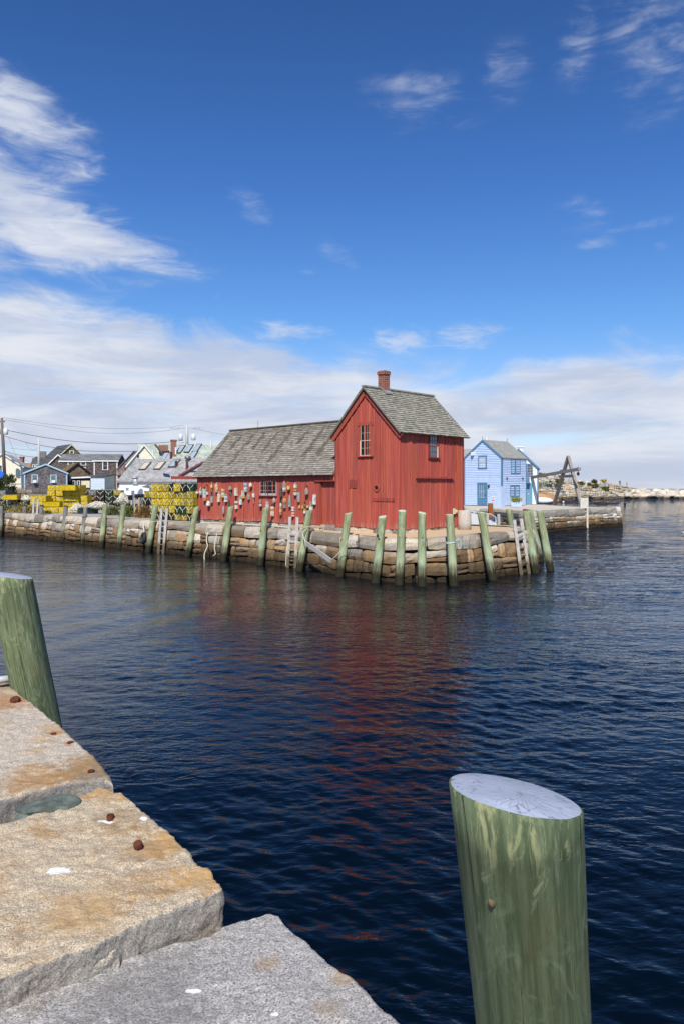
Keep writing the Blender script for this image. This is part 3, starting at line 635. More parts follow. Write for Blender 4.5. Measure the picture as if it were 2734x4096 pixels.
# ------------------------------------------------------------------ pilings along the quay
mgreen = pile_mat('weathered_green_pile', (.285, .315, .19), (.165, .19, .10), (.42, .43, .28), sc=1.2, pale=(.25, .315, .20), dark=.7)
mold = pile_mat('silvery_old_pile', (.205, .195, .19), (.125, .12, .118), (.30, .285, .27), pale=(.15, .145, .12), sc=1.2)
mgcut = plain('sawn_pile_top', (.50, .52, .40), .9, .2, .3, 0, 12); mcap = plain('tarred_cap', (.02, .018, .016), .8, .2, .2)
mbolt = plain('bolt_hole', (.012, .012, .012), .5, .3, .1); msteel = plain('bolt_head', (.55, .56, .58), .35, .5, .15, .8)
PL = [  # foot px, top px, lean in depth, cut normal, kind, label
 ((2, 2143), (7, 2023), .6, (0, 0, 1), 'o', 'weathered grey piling with black cap at the left edge of the photo'),
 ((91, 2147), (100, 2025), .6, (.05, 0, 1), 'o', 'weathered grey piling with black cap just left of the tall grey ladder'),
 ((155, 2155), (168, 2024), .6, (.05, 0, 1), 'o', 'weathered grey piling with black cap touching the tall grey ladder'),
 ((250, 2168), (265, 2026), .6, (.03, 0, 1), 'o', 'weathered grey piling with black cap in front of the low yellow traps'),
 ((330, 2177), (343, 2030), .6, (-.3, 0, 1), 'p', 'weathered grey piling with bare sloping top before the white rope heap'),
 ((405, 2187), (422, 2017), .65, (-.35, 0, 1), 'g', 'green piling between the white rope heap and a bare grey piling'),
 ((475, 2193), (495, 2018), .65, (-.3, 0, 1), 'g', 'green piling left of the hanging tyre'),
 ((591, 2208), (624, 2019), .65, (-.35, 0, 1), 'g', 'green piling with a rope turn, between tyre and grey ladder'),
 ((749, 2224), (787, 2027), .65, (-.3, 0, 1), 'g', 'green piling at the left corner of the red shack'),
 ((892, 2242), (923, 2026), .65, (-.25, 0, 1), 'g', 'green piling in front of buoys at the left half of the long red wall'),
 ((1039, 2259), (1064, 2031), .65, (-.25, -.05, 1), 'g', 'green piling below the wide window of the red shack'),
 ((1196, 2283), (1238, 2041), .65, (-.2, 0, 1), 'g', 'green piling tied with white rope that holds the hanging plank'),
 ((1358, 2305), (1392, 2053), .7, (-.2, -.05, 1), 'g', 'green piling at the far end of the hanging plank'),
 ((1500, 2330), (1528, 2067), .75, (-.15, -.22, 1), 'g', 'green piling with two bolt holes below the porthole'),
 ((1595, 2338), (1607, 2043), .75, (0, -.2, 1), 'g', 'tallest green piling, standing before the front corner of the tall gable'),
 ((1686, 2343), (1686, 2051), .75, (.15, -.2, 1), 'g', 'green piling with slanted top before the barred right wall'),
 ((1813, 2342), (1796, 2058), .75, (0, -.06, 1), 'g', 'green piling wrapped with pale turquoise rope'),
 ((1969, 2320), (1922, 2049), .7, (.1, -.1, 1), 'g', 'green piling with steel bolt, leaning left before the white boat'),
 ((2140, 2292), (2102, 2046), .7, (.05, -.03, 1), 'g', 'green piling just right of the grey ladder on the quay tip'),
 ((2199, 2280), (2157, 2043), .7, (.05, -.05, 1), 'g', 'green piling standing farthest out past the quay tip'),
]
PGRP = 'pilings along the red shack quay'; piles = []
for i, (fp, tp, dy, cn, kd, lab) in enumerate(PL):
    f0 = gnd(fp[0], fp[1], 0); t0 = at(tp[0], tp[1], f0.y + dy)
    r = .145 if kd == 'g' else .125
    o = pile('piling', lab, f0, t0, r * 1.04, r * .97, [mgreen, mgcut] if kd == 'g' else [mold, mcap if kd == 'o' else mgcut], cn, PGRP, 1.0, 18, 22, .02, i)
    piles.append((o, f0, t0, r))
    if kd == 'o':
        b = MB(); b.tube([(0, 0, -.03), (0, 0, .03)], r + .012, 16); b.build('cap', mcap, o, False)
def bolt_on(i, px, py, head=False):
    o, f0, t0, r = piles[i]; Y = f0.y + (t0.y - f0.y) * .65 - r * 1.0
    p = at(px, py, Y); on = lambda *q: on_pile(o, p + Vector(q)); b = MB(); b.tube([on(0, .05, 0), on(0, -.012, 0)], .032, 10); k = b.build('bolt_hole', mbolt, o)
    if head: b = MB(); b.tube([on(.004, -.01, .004), on(.004, -.022, .004)], .022, 8); b.build('bolt', msteel, k)
for i, px, py, h in ((13, 1509, 2141, 0), (13, 1514, 2156, 0), (14, 1598, 2149, 1), (15, 1690, 2150, 1), (17, 1945, 2155, 1), (18, 2127, 2145, 1), (12, 1365, 2159, 0), (10, 1043, 2124, 0), (8, 763, 2104, 1), (5, 408, 2084, 0), (6, 480, 2089, 0)): bolt_on(i, px, py, h)
mg2 = mgreen
for tp, Y, fp, lab in (((2034, 2038), 33.9, (2048, 2140), 'shadowed green piling behind the quay tip, left of the grey ladder head'), ((2113, 2037), 33.3, (2142, 2160), 'shadowed green piling behind the quay tip between two nearer green pilings')):
    t0 = at(*tp, Y); f1 = at(*fp, Y); ax = (t0 - f1).normalized(); f0 = t0 - ax * (t0.z / ax.z)
    pile('piling', lab, f0, t0, .15, .145, [mg2, mgcut], (.05, .05, 1), 'pilings behind the quay tip', 1.0, 16, 16, .02, 31)
p_ = at(1846, 2027, 36); pile('piling', 'short green post end showing between red wall and white boat', Vector((p_.x, p_.y, 0)), p_, .15, .15, [mg2, mgcut], (0, 0, 1), 'pilings behind the quay tip', 1.0, 16, 10, .02, 33)
b = MB(); q = at(2095, 2036, 34.5); b.tube([(q.x + .1, q.y, -.5), (q.x, q.y, q.z)], .075, 12); o = b.build('steel_post', plain('maroon_paint', (.16, .035, .03), .7), None, True); tag(o, 'thin maroon steel post behind the piling beside the ladder', 'post')

# ------------------------------------------------------------------ ladders
mlad = wood('silver_ladder_wood', (.42, .40, .38), (.28, .265, .25), (12, 12, 1.0))
def wetten(mat):
    n = NT(mat.name + '_tidal'); v = n.obj(); p = n.pos(); z = n.xyz(p)[2]
    a = n.noise(n.scale(v, (14, 14, 1.0)), 1.5, 6, .65, .3)
    c = n.mix(n.ramp(a, .35, .68), (.44, .42, .40), (.27, .255, .24))
    zz = n.math('ADD', z, n.math('MULTIPLY', n.math('SUBTRACT', a, .5), .5))
    c = n.mix(n.ramp(zz, 1.0, .65, 0, .6), c, (.33, .31, .22)); c = n.mix(n.ramp(zz, .65, .35, 0, .9), c, (.075, .055, .03))
    return n.done(c, .85, n.bump(a, .006), .2)
mladw = wetten(mlad)
def ladder(label, tl, tr, bl, br, dy, rungs, rail=(.12, .07), mat=None, fy=None):
    mat = mat or mladw
    B0, B1 = gnd(*bl), gnd(*br)
    Y = (B0.y + B1.y) / 2 if fy is None else fy
    B0, B1 = at(*bl, Y), at(*br, Y + (B1.y - B0.y if fy is None else 0)); T0, T1 = at(*tl, B0.y + dy), at(*tr, B1.y + dy)
    base = (B0 + B1) / 2; t = thing('ladder', label, 'ladder', base, 0, 'ladders on the quays')
    for a, c in ((T0, B0), (T1, B1)):
        b = MB(); d = (a - c).normalized(); b.beam(c - base - d * .5, a - base, rail[0], rail[1], 0, .5, (0, 1, 0)); b.build('rail', mat, t)
    n = rungs
    for k in range(n):
        z = .12 + k * .30
        pa = B0.lerp(T0, (z - B0.z) / (T0.z - B0.z)); pb = B1.lerp(T1, (z - B1.z) / (T1.z - B1.z))
        b = MB(); b.beam(pa - base, pb - base, .05, .045); b.build('rung', mat, t)
    return t
ladder('tall grey wooden ladder before the yellow traps, between two capped pilings', (137, 1996), (154, 1996), (126, 2150), (141, 2152), .5, 6)
ladder('grey wooden ladder right of the hanging tyre, before the trap stack', (647, 2034), (669, 2034), (634, 2211), (653, 2212), .5, 6)
ladder('grey wooden ladder under the buoys of the long red wall', (1160, 2068), (1189, 2069), (1150, 2268), (1181, 2271), .5, 6)
ladder('grey wooden ladder with slanted rails on the quay tip', (2054, 2080), (2082, 2076), (2083, 2302), (2113, 2297), .5, 6, (.12, .09))
# ------------------------------------------------------------------ the red fishing shack
def ray_plane(px, py, p0, nrm):
    d = Vector(((px - CX) / F, 1, -(py - HY) / F)); o = Vector((0, 0, HC)); t = (Vector(p0) - o).dot(nrm) / d.dot(nrm); return o + d * t
NF = Vector((-EY.x, -EY.y, 0)); NR = Vector((EX.x, EX.y, 0))
def pf_(px, py): q = ray_plane(px, py, (C0.x, C0.y, 0), NF); return w2l(q.x, q.y)[0], q.z       # front wall: (x, z)
def pr_(px, py): q = ray_plane(px, py, (C0.x, C0.y, 0), NR); return w2l(q.x, q.y)[1], q.z       # right wall: (y, z)
GX0, SX0 = -3.41, -13.04          # left edge of the tall gable, left end of the long shed
D1, D2 = 4.12, 4.42               # depths of the tall part and of the shed
ZBASE, ZE1, ZA1 = 1.74, 5.52, 7.22
ZE2, ZR2, RY2 = 3.98, 6.24, 2.21
shack = thing('fishing_shack', 'weathered red board-and-batten fishing shack with long low wing and tall gable', 'shack', (C0.x, C0.y, 0), ANG)
mred = paint_siding('barn_red', (.50, .098, .070), (.36, .30, .23), worn_at=.75)
mredd = paint_siding('barn_red_trim', (.43, .082, .058), (.36, .28, .22), worn_at=.6)
mshing = None
def shingle_mat(name, c1, c2, c3, moss=.0):
    n = NT(name); v = n.obj(False); t = n.attr('tone'); h = n.attr('tint'); a = n.noise(v, 3.0, 5, .65); b = n.noise(v, 60, 4, .7)
    c = n.mix(n.ramp(t, 0, 1), c1, c2); c = n.mix(n.ramp(h, .6, 1, 0, .6), c, c3)
    c = bright(n, c, n.math('MULTIPLY', n.ramp(b, .2, .8, .75, 1.2), n.ramp(a, .3, .7, .8, 1.15)))
    if moss: c = n.mix(n.ramp(n.noise(v, 1.4, 4, .6), .5, .7, 0, moss), c, (.20, .21, .12))
    return n.done(c, .9, n.bump(b, .006), .15)
mbutt = plain('shingle_butt_end', (.055, .05, .042), .9, .1, .3)
mshA = shingle_mat('cedar_shingle_brown_grey', (.185, .162, .132), (.33, .30, .26), (.115, .095, .072))
mshB = shingle_mat('cedar_shingle_green_grey', (.215, .202, .165), (.365, .348, .295), (.165, .155, .11), .28)
def shingle_roof(name, P, L0, L1, H, mat, expo=.125, lip=.022, stain=None, seed=1, wmin=.08, wmax=.19, thick=.02):
    """P(a, h, o): a along the eave, h up the slope, o off the roof"""
    r = random.Random(seed); mb = MB(); n = int(math.ceil(H / expo))
    for k in range(n):
        h0 = k * expo; h1 = min(H, h0 + expo * 1.25); a = L0 - r.random() * .1; rowt = r.uniform(-.08, .08)
        while a < L1:
            w_ = r.uniform(wmin, wmax); e = min(a + w_, L1); s = max(a, L0)
            if e - s > .01:
                t = min(1, max(0, r.gauss(.5, .17) + rowt)); hh = r.random()
                if stain: t, hh = stain(s, h0, t, hh)
                j = r.uniform(-.012, .012); o0 = lip + r.uniform(0, .008)
                mb.hexa([P(s + .002, h0 + j, 0), P(e - .002, h0 + j, 0), P(e - .002, h1, -.01), P(s + .002, h1, -.01),
                         P(s + .002, h0 + j, o0 + thick * .4), P(e - .002, h0 + j, o0 + thick * .4), P(e - .002, h1, .006), P(s + .002, h1, .006)], 0, t, hh); mb.m[-4] = 1
            a += w_
    return mb
# --- walls: boards with battens
def boards(mb, P, a0, a1, zlo, zhi, seed, step=(.15, .34), bw=.030, bo=.020, ragged=.05):
    """zlo, zhi: functions of position along the wall"""
    r = random.Random(seed); a = a0
    while a < a1 - .02:
        w_ = r.uniform(*step); e = min(a + w_, a1)
        if a1 - e < .08: e = a1
        t = min(1, max(0, r.gauss(.5, .22))); h = r.random() ** 1.6; zb0 = zlo(a) - r.random() * ragged; zt0, zt1 = zhi(a), zhi(e)
        mb.hexa([P(a, 0, zb0), P(e, 0, zb0), P(e, -.06, zb0), P(a, -.06, zb0), P(a, 0, zt0), P(e, 0, zt1), P(e, -.06, zt1), P(a, -.06, zt0)], 0, t, h)
        if r.random() < .88 and e < a1 - .05:
            t2 = min(1, max(0, t + r.gauss(0, .2))); zb = zlo(e) - r.random() * ragged * .6; b0, b1 = e - bw * r.uniform(.6, 1.2), e + bw * r.uniform(.6, 1.2)
            zt = min(zhi(b0), zhi(b1))
            if r.random() < .14:      # a batten patched in two lengths
                zm = zb + (zt - zb) * r.uniform(.2, .6)
                mb.pbox(P, b0, b1, 0, bo, zb, zm - .004, 0, r.random(), r.random()); mb.pbox(P, b0, b1, 0, bo * 1.15, zm, zt, 0, t2, h)
            else: mb.pbox(P, b0, b1, 0, bo, zb, zt, 0, t2, h)
        a = e
PF = lambda a, o, z: (a, -o, z)
PR = lambda a, o, z: (o, a, z)
PB1 = lambda a, o, z: (a, D1 + o, z)
PB2 = lambda a, o, z: (a, D2 + o, z)
PLt = lambda a, o, z: (GX0 - o, a, z)
PLs = lambda a, o, z: (SX0 - o, a, z)
cxg = GX0 / 2
gab = lambda x: ZA1 - .03 - abs(x - cxg) * (ZA1 - ZE1) / abs(cxg)
dx0, dzt = pf_(1279, 1925); dx1 = GX0 - .02
base_f = lambda a: ZBASE + (.05 if a < -6 else .05 * max(0, (-a) / 6)) * 0 + .02 * math.sin(a * 2.1)
mb = MB()
boards(mb, PF, GX0, 0, base_f, gab, 1)
b2_ = MB()
boards(mb, PF, SX0, dx0, lambda a: base_f(a) + .03, lambda a: ZE2, 2)
boards(mb, PF, dx0, GX0, lambda a: dzt, lambda a: ZE2, 3, ragged=.0)
boards(mb, PR, 0, D1, lambda a: ZBASE - .02 + .015 * math.sin(a * 3), lambda a: ZE1, 4, step=(.13, .28))
boards(mb, PB1, GX0, 0, base_f, gab, 5); boards(mb, PLt, 0, D1, lambda a: ZBASE, lambda a: ZE1, 6)
boards(mb, PB2, SX0, GX0, base_f, lambda a: ZE2, 7)
gs = lambda y: ZR2 - abs(y - RY2) * (ZR2 - ZE2) / RY2
boards(mb, PLs, 0, D2, lambda a: ZBASE, gs, 8)
mb.box(0 - .055, .012, -.012, .055, ZBASE, ZE1, 0, .6, .2)      # corner board
mb.build('wall', mred, shack)
# recessed sliding door under a lintel
mb = MB(); boards(mb, lambda a, o, z: (a, .12 - o, z), dx0 + .01, dx1, lambda a: ZBASE - .03, lambda a: dzt + .05, 9, step=(.2, .4), bw=.012, bo=.006)
mb.box(dx0 - .01, dx0 + .02, .0, .125, ZBASE, dzt, 0, .35, .2)
mb.build('door', mredd, shack)
mb = MB(); mb.box(dx0 - .28, GX0 + .02, -.06, .0, dzt - .01, dzt + .03, 0, .3, 0); mb.build('door_lintel', mredd, shack)
mb = MB(); y0, z0 = pr_(1659, 1908); y1, z1 = pr_(1806, 1911); mb.box(.016, .10, y0, y1, z0 - .05, z0 + .03, 0, .55, .4); mb.build('rail', mredd, shack)
def patch(px0, py0, px1, py1, t=.3, o=.028):
    x0, z1 = pf_(px0, py0); x1, z0 = pf_(px1, py1); mb = MB(); mb.box(x0, x1, -o, -.0, z0, z1, 0, t, .1); return mb.build('patch_board', mredd, shack)
patch(1491, 1991, 1578, 2006, .25)
for q in ((1397, 1918, 1430, 1925), (1397, 1926, 1430, 1934), (1397, 1936, 1430, 1943), (1397, 1945, 1430, 1952)): patch(*q, .2)
patch(1405, 1922, 1417, 1947, .05, .034)
patch(1430, 1690, 1493, 1699, .75, .035)
# windows
mglass = NT('old_window_glass'); mglass = mglass.done((.010, .010, .011), .12, mglass.bump(mglass.noise(mglass.obj(), 5, 2), .012), .22)
mcream = wood('cream_sash_paint', (.66, .60, .50), (.45, .38, .30), (10, 10, 2), .7, .002, (.25, .12, .08))
mjamb = plain('cream_jamb', (.74, .66, .50), .7); mmar = plain('maroon_trim', (.20, .045, .04), .7)
mint = plain('curtain_cloth', (.15, .155, .17), .9)
def window(par, P, a0, a1, z0, z1, cols, rows, mf, mc=None, mg=None, cw=.07, hung=True, mull=.016, name='window', out=.03, sill=True, jamb=None, curtain=0):
    """casing + glazing bars = the window; pane, sash, sill are its sub-parts"""
    mb = MB(); mg = mg or mglass; mc = mc or mf
    for q in ((a0 - cw, a1 + cw, z1, z1 + cw), (a0 - cw, a0, z0, z1), (a1, a1 + cw, z0, z1)) + (() if sill else ((a0 - cw, a1 + cw, z0 - cw, z0),)):
        if cw: mb.pbox(P, q[0], q[1], -.02, out, q[2], q[3])
    o = mb.build(name, mc, par) if cw else None
    if o is None: mb.pbox(P, a0 - .012, a1 + .012, -.02, out, z1, z1 + .02); o = mb.build(name, mc, par)
    mb = MB(); s_ = .016
    mb.pbox(P, a0, a1, .0, out * .75, z0, z0 + s_ * 1.4); mb.pbox(P, a0, a1, .0, out * .75, z1 - s_, z1); mb.pbox(P, a0, a0 + s_, .0, out * .75, z0, z1); mb.pbox(P, a1 - s_, a1, .0, out * .75, z0, z1)
    if hung: zm = (z0 + z1) / 2; mb.pbox(P, a0, a1, .0, out * .85, zm - s_ * .7, zm + s_ * .7)
    for i in range(1, cols): x = a0 + (a1 - a0) * i / cols; mb.pbox(P, x - mull / 2, x + mull / 2, .0, out * .7, z0, z1)
    for j in range(1, rows): z = z0 + (z1 - z0) * j / rows; mb.pbox(P, a0, a1, .0, out * .68, z - mull / 2, z + mull / 2)
    mb.build('sash', mf, o)
    mb = MB(); mb.pbox(P, a0, a1, -.03, .012, z0, z1); mb.build('pane', mg, o)
    if sill: mb = MB(); mb.pbox(P, a0 - cw - .04, a1 + cw + .04, -.01, out + .05, z0 - .045, z0); mb.build('sill', mc, o)
    if jamb: mb = MB(); mb.pbox(P, a0 - .035, a0, .0, out * 1.1, z0, (z0 + z1) / 2); mb.build('jamb', jamb, o)
    if curtain: mb = MB(); mb.pbox(P, a0 + .03, a1 - .03, .0, .0135, z0 + (z1 - z0) * (1 - curtain), z1 - .03); mb.build('curtain', mint, o)
    return o
x0, z1 = pf_(1443, 1703); x1, z0 = pf_(1483, 1822)
window(shack, PF, x0, x1, z0, z1, 3, 4, mcream, mredd, None, .09, True, .010, jamb=mjamb)
y0, z1 = pr_(1716.5, 1740); y1, z0 = pr_(1745, 1830)
mglsky = NT('sky_bright_glass'); mglsky = mglsky.done((.10, .12, .15), .03, mglsky.bump(mglsky.noise(mglsky.obj(), 9, 2), .004), 1.0)
wr = window(shack, PR, y0, y1, z0, z1, 3, 4, mmar, mmar, mglsky, .10, True, .016)
mb = MB(); mb.pbox(PR, y1 - .005, y1 + .05, .0, .036, z0, (z0 + z1) / 2); mb.build('jamb', mjamb, wr)
x0, z1 = pf_(1041, 1924.5); x1, z0 = pf_(1107, 1982)
ws = window(shack, PF, x0, x1, z0, z1, 4, 3, mcream, mmar, None, .0, False, .009)
mb = MB(); xm = (x0 + x1) / 2; mb.pbox(PF, xm - .025, xm + .025, 0, .036, z0, z1); mb.build('mullion', mmar, ws)
mb = MB(); mb.pbox(PF, x0 + .03, x1 - .03, .012, .02, z0 + .03, z0 + .09, 0, .9); mb.build('sill_clutter', plain('pale_clutter', (.45, .45, .46), .8, .3, .7, 0, 60), ws)
# porthole
x0, z0 = pf_(1506, 1951); mb = MB()
def ring(mb, cx, cz, r0, r1, o0, o1, n=24, P=PF, sy=1.25):
    for i in range(n):
        a, b = 2 * math.pi * i / n, 2 * math.pi * (i + 1) / n
        c = lambda r, t, o: P(cx + r * math.cos(t), o, cz + r * sy * math.sin(t))
        mb.hexa([c(r0, a, o0), c(r1, a, o0), c(r1, b, o0), c(r0, b, o0), c(r0, a, o1), c(r1, a, o1), c(r1, b, o1), c(r0, b, o1)])
ring(mb, x0, z0, .085, .15, 0, .04, sy=1.0); prt = mb.build('porthole', mredd, shack)
mb = MB(); ring(mb, x0, z0, 0, .085, .0, .018, sy=1.0); mb.build('pane', mglass, prt)
# vent box with yellow cap on the right wall
y0, z0 = pr_(1811, 2045); mb = MB(); mb.box(.015, .09, y0 - .05, y0 + .05, z0 - .11, z0 + .11); vb = mb.build('outlet_box', plain('pale_plastic', (.62, .62, .58), .5), shack)
mb = MB(); mb.lathe([(.05, -.06), (.065, 0), (.05, .06)], (.06, y0 + .12, z0 - .01), 10); mb.build('yellow_cap', plain('yellow_plastic', (.75, .48, .04), .5), vb)
# eave boards (soffit, fascia, rake boards)
OV, RK = .20, .17
ang1 = math.atan2(ZA1 - ZE1, -cxg); ang2 = math.atan2(ZR2 - ZE2, RY2)
mb = MB()
for sgn in (1, -1):      # rake boards on the front gable
    xe = 0 if sgn > 0 else GX0
    pa = Vector((cxg, -.045, ZA1 - .20)); pb = Vector((xe + sgn * .12, -.045, ZE1 - .20 - .12))
    mb.beam(pa, pb, .05, .20, 0, .45, (0, 0, 1))
mb.box(.017, .045, -.02, D1, ZE1 - .19, ZE1 - .10, 0, .3)
mb.box(SX0, GX0, -.045, -.017, ZE2 - .19, ZE2 - .11, 0, .3)
mb.build('eave_trim', mredd, shack)
# roofs
s1 = math.hypot(ZA1 - ZE1, cxg)
def slopeP(x_eave, z_eave, dirx, run, rise, ov):      # tall roof, eave parallel to local y
    L = math.hypot(run, rise); ux, uz = run / L * dirx, rise / L
    bx, bz = x_eave - ux * ov, z_eave - uz * ov
    return (lambda a, h, o: (bx + ux * h - uz * dirx * o, a, bz + uz * h + abs(ux) * o)), L + ov
def slopeS(y_eave, z_eave, diry, run, rise, ov):      # long roof, eave parallel to local x
    L = math.hypot(run, rise); uy, uz = run / L * diry, rise / L
    by, bz = y_eave - uy * ov, z_eave - uz * ov
    return (lambda a, h, o: (a, by + uy * h - uz * diry * o, bz + uz * h + abs(uy) * o)), L + ov
rt = MB()
P1, H1 = slopeP(0, ZE1, -1, -cxg, ZA1 - ZE1, .26); P2, H2 = slopeP(GX0, ZE1, 1, -cxg, ZA1 - ZE1, .26)
for P_, H_, sd in ((P1, H1, 21), (P2, H2, 22)):
    r_ = shingle_roof('r', P_, -RK, D1 + RK, H_ + .01, mshB, .128, seed=sd); rt.v, rt.f, rt.m, rt.t, rt.h = (rt.v + r_.v, rt.f + [[i + len(rt.v) for i in f] for f in r_.f], rt.m + r_.m, rt.t + r_.t, rt.h + r_.h)
    rt.hexa([P_(-RK + .01, .02, -.05), P_(D1 + RK - .01, .02, -.05), P_(D1 + RK - .01, H_, -.05), P_(-RK + .01, H_, -.05), P_(-RK + .01, .02, -.012), P_(D1 + RK - .01, .02, -.012), P_(D1 + RK - .01, H_, -.012), P_(-RK + .01, H_, -.012)], 0, .2, .5)
rt.box(cxg - .09, cxg + .09, -RK - .01, D1 + RK + .01, ZA1 + .0, ZA1 + .055, 0, .65, .2)
roof1 = rt.build('tall_roof', [mshB, mbutt], shack)
rs_ = MB()
def stain_s(a, h, t, hh):      # dark run-off streaks from the ridge flashing
    k = (a - SX0) / .98; d = abs(k - round(k) + .12 * math.sin(round(k) * 5.1))
    top = h / 3.3
    if top > .88: return t * .6, hh
    if d < .13 and top > .42 + .2 * math.sin(round(k) * 2.3): return max(0, t - .6), 1.0
    return t, hh * .8
P3, H3 = slopeS(0, ZE2, 1, RY2, ZR2 - ZE2, .26); P4, H4 = slopeS(D2, ZE2, -1, RY2, ZR2 - ZE2, .26)
for P_, H_, sd in ((P3, H3, 23), (P4, H4, 24)):
    r_ = shingle_roof('r', P_, SX0 - .22, GX0 - .0, H_ + .01, mshA, .128, seed=sd, stain=stain_s, wmin=.10, wmax=.24)
    rs_.v, rs_.f, rs_.m, rs_.t, rs_.h = (rs_.v + r_.v, rs_.f + [[i + len(rs_.v) for i in f] for f in r_.f], rs_.m + r_.m, rs_.t + r_.t, rs_.h + r_.h)
    rs_.hexa([P_(SX0 - .21, .02, -.05), P_(GX0, .02, -.05), P_(GX0, H_, -.05), P_(SX0 - .21, H_, -.05), P_(SX0 - .21, .02, -.012), P_(GX0, .02, -.012), P_(GX0, H_, -.012), P_(SX0 - .21, H_, -.012)], 0, .2, .5)
rs_.box(SX0 - .22, GX0, RY2 - .10, RY2 + .10, ZR2 + .0, ZR2 + .05, 0, .25, .9)
roof2 = rs_.build('low_roof', [mshA, mbutt], shack)
# lightning rod on the low ridge, chimney on the tall ridge
q = ray_plane(1032, 1708, l2w(0, RY2), NF); lx = w2l(q.x, q.y)[0]; mb = MB(); mb.tube([(lx, RY2, ZR2), (lx, RY2, ZR2 + .40)], .014, 6); mb.build('rod', plain('grey_metal', (.3, .31, .32), .5, .5, .2, .5), roof2)
def brick_mat(name, c1, c2, mort, sc=1.0, lichen=.6):
    n = NT(name); v = n.obj(False); x, y, z = n.xyz(v); cv_ = n.new('ShaderNodeCombineXYZ'); n.link(n.math('ADD', x, y), cv_.inputs[0]); n.link(z, cv_.inputs[1])
    b = n.new('ShaderNodeTexBrick'); n.link(cv_.outputs[0], b.inputs['Vector']); b.inputs['Scale'].default_value = 1.0; b.inputs['Brick Width'].default_value = .21 * sc; b.inputs['Row Height'].default_value = .072 * sc; b.inputs['Mortar Size'].default_value = .008 * sc
    b.inputs['Color1'].default_value = (*c1, 1); b.inputs['Color2'].default_value = (*c2, 1); b.inputs['Mortar'].default_value = (*mort, 1)
    c = b.outputs[0]; q = n.noise(v, 9, 5, .7); c = bright(n, c, n.ramp(q, .3, .7, .7, 1.2))
    if lichen: c = n.mix(n.ramp(n.noise(n.scale(v, (1, 1, 1), loc=(5, 5, 5)), 7, 5, .7), .60, .68, 0, lichen), c, (.52, .36, .04))
    return n.done(c, .9, n.bump(b.outputs['Fac'], -.006), .2)
mbrick = brick_mat('old_brick', (.30, .075, .04), (.20, .05, .03), (.36, .30, .25))
cy_ = 1.06; ch = .165; mb = MB()
mb.box(cxg - ch, cxg + ch, cy_ - ch, cy_ + ch, ZA1 - .3, 7.80); mb.box(cxg - ch - .03, cxg + ch + .03, cy_ - ch - .03, cy_ + ch + .03, 7.80, 7.92); mb.box(cxg - ch - .012, cxg + ch + .012, cy_ - ch - .012, cy_ + ch + .012, 7.92, 7.95)
chm = mb.build('chimney', mbrick, shack)
mb = MB(); mb.hexa([(cxg + .0, cy_ - ch - .05, ZA1 + .06), (cxg + .3, cy_ - ch - .05, ZA1 - .22), (cxg + .3, cy_ + ch + .05, ZA1 - .22), (cxg, cy_ + ch + .05, ZA1 + .06), (cxg + .0, cy_ - ch - .05, ZA1 + .10), (cxg + .3, cy_ - ch - .05, ZA1 - .18), (cxg + .3, cy_ + ch + .05, ZA1 - .18), (cxg, cy_ + ch + .05, ZA1 + .10)])
mb.build('flashing', plain('lead_flashing', (.30, .31, .34), .5, .5, .3, .3), chm)
# stone footing
mfoot = wall_stone_mat('footing_stone', False, (.40, .38, .35), (.42, .36, .27))
mb = MB()
def foot_pts(a, b, z): p, q = l2w(*a), l2w(*b); return [(p.x, p.y, z), ((p.x + q.x) / 2, (p.y + q.y) / 2, z), (q.x, q.y, z)]
masonry(mb, foot_pts((SX0, .02), (GX0 + .2, .02), ZBASE + .02), 1.38, [0, 1.0], (.5, 1.3), .05, .3, .02, .01, .05, 31, nx=3)
masonry(mb, foot_pts((GX0, .02), (0, .02), ZBASE + .0), 1.38, [0, 1.0], (.3, .9), .1, .3, .02, .012, .05, 32, nx=3)
masonry(mb, foot_pts((-.02, 0), (-.02, D1), ZBASE - .01), 1.38, [0, 1.0], (.35, 1.0), .1, .3, .02, .012, .05, 33, nx=3)
mb.v = [tuple(((Vector((v[0], v[1])) - C0).dot(EX), (Vector((v[0], v[1])) - C0).dot(EY), v[2])) for v in mb.v]
mb.build('footing', mfoot, shack)

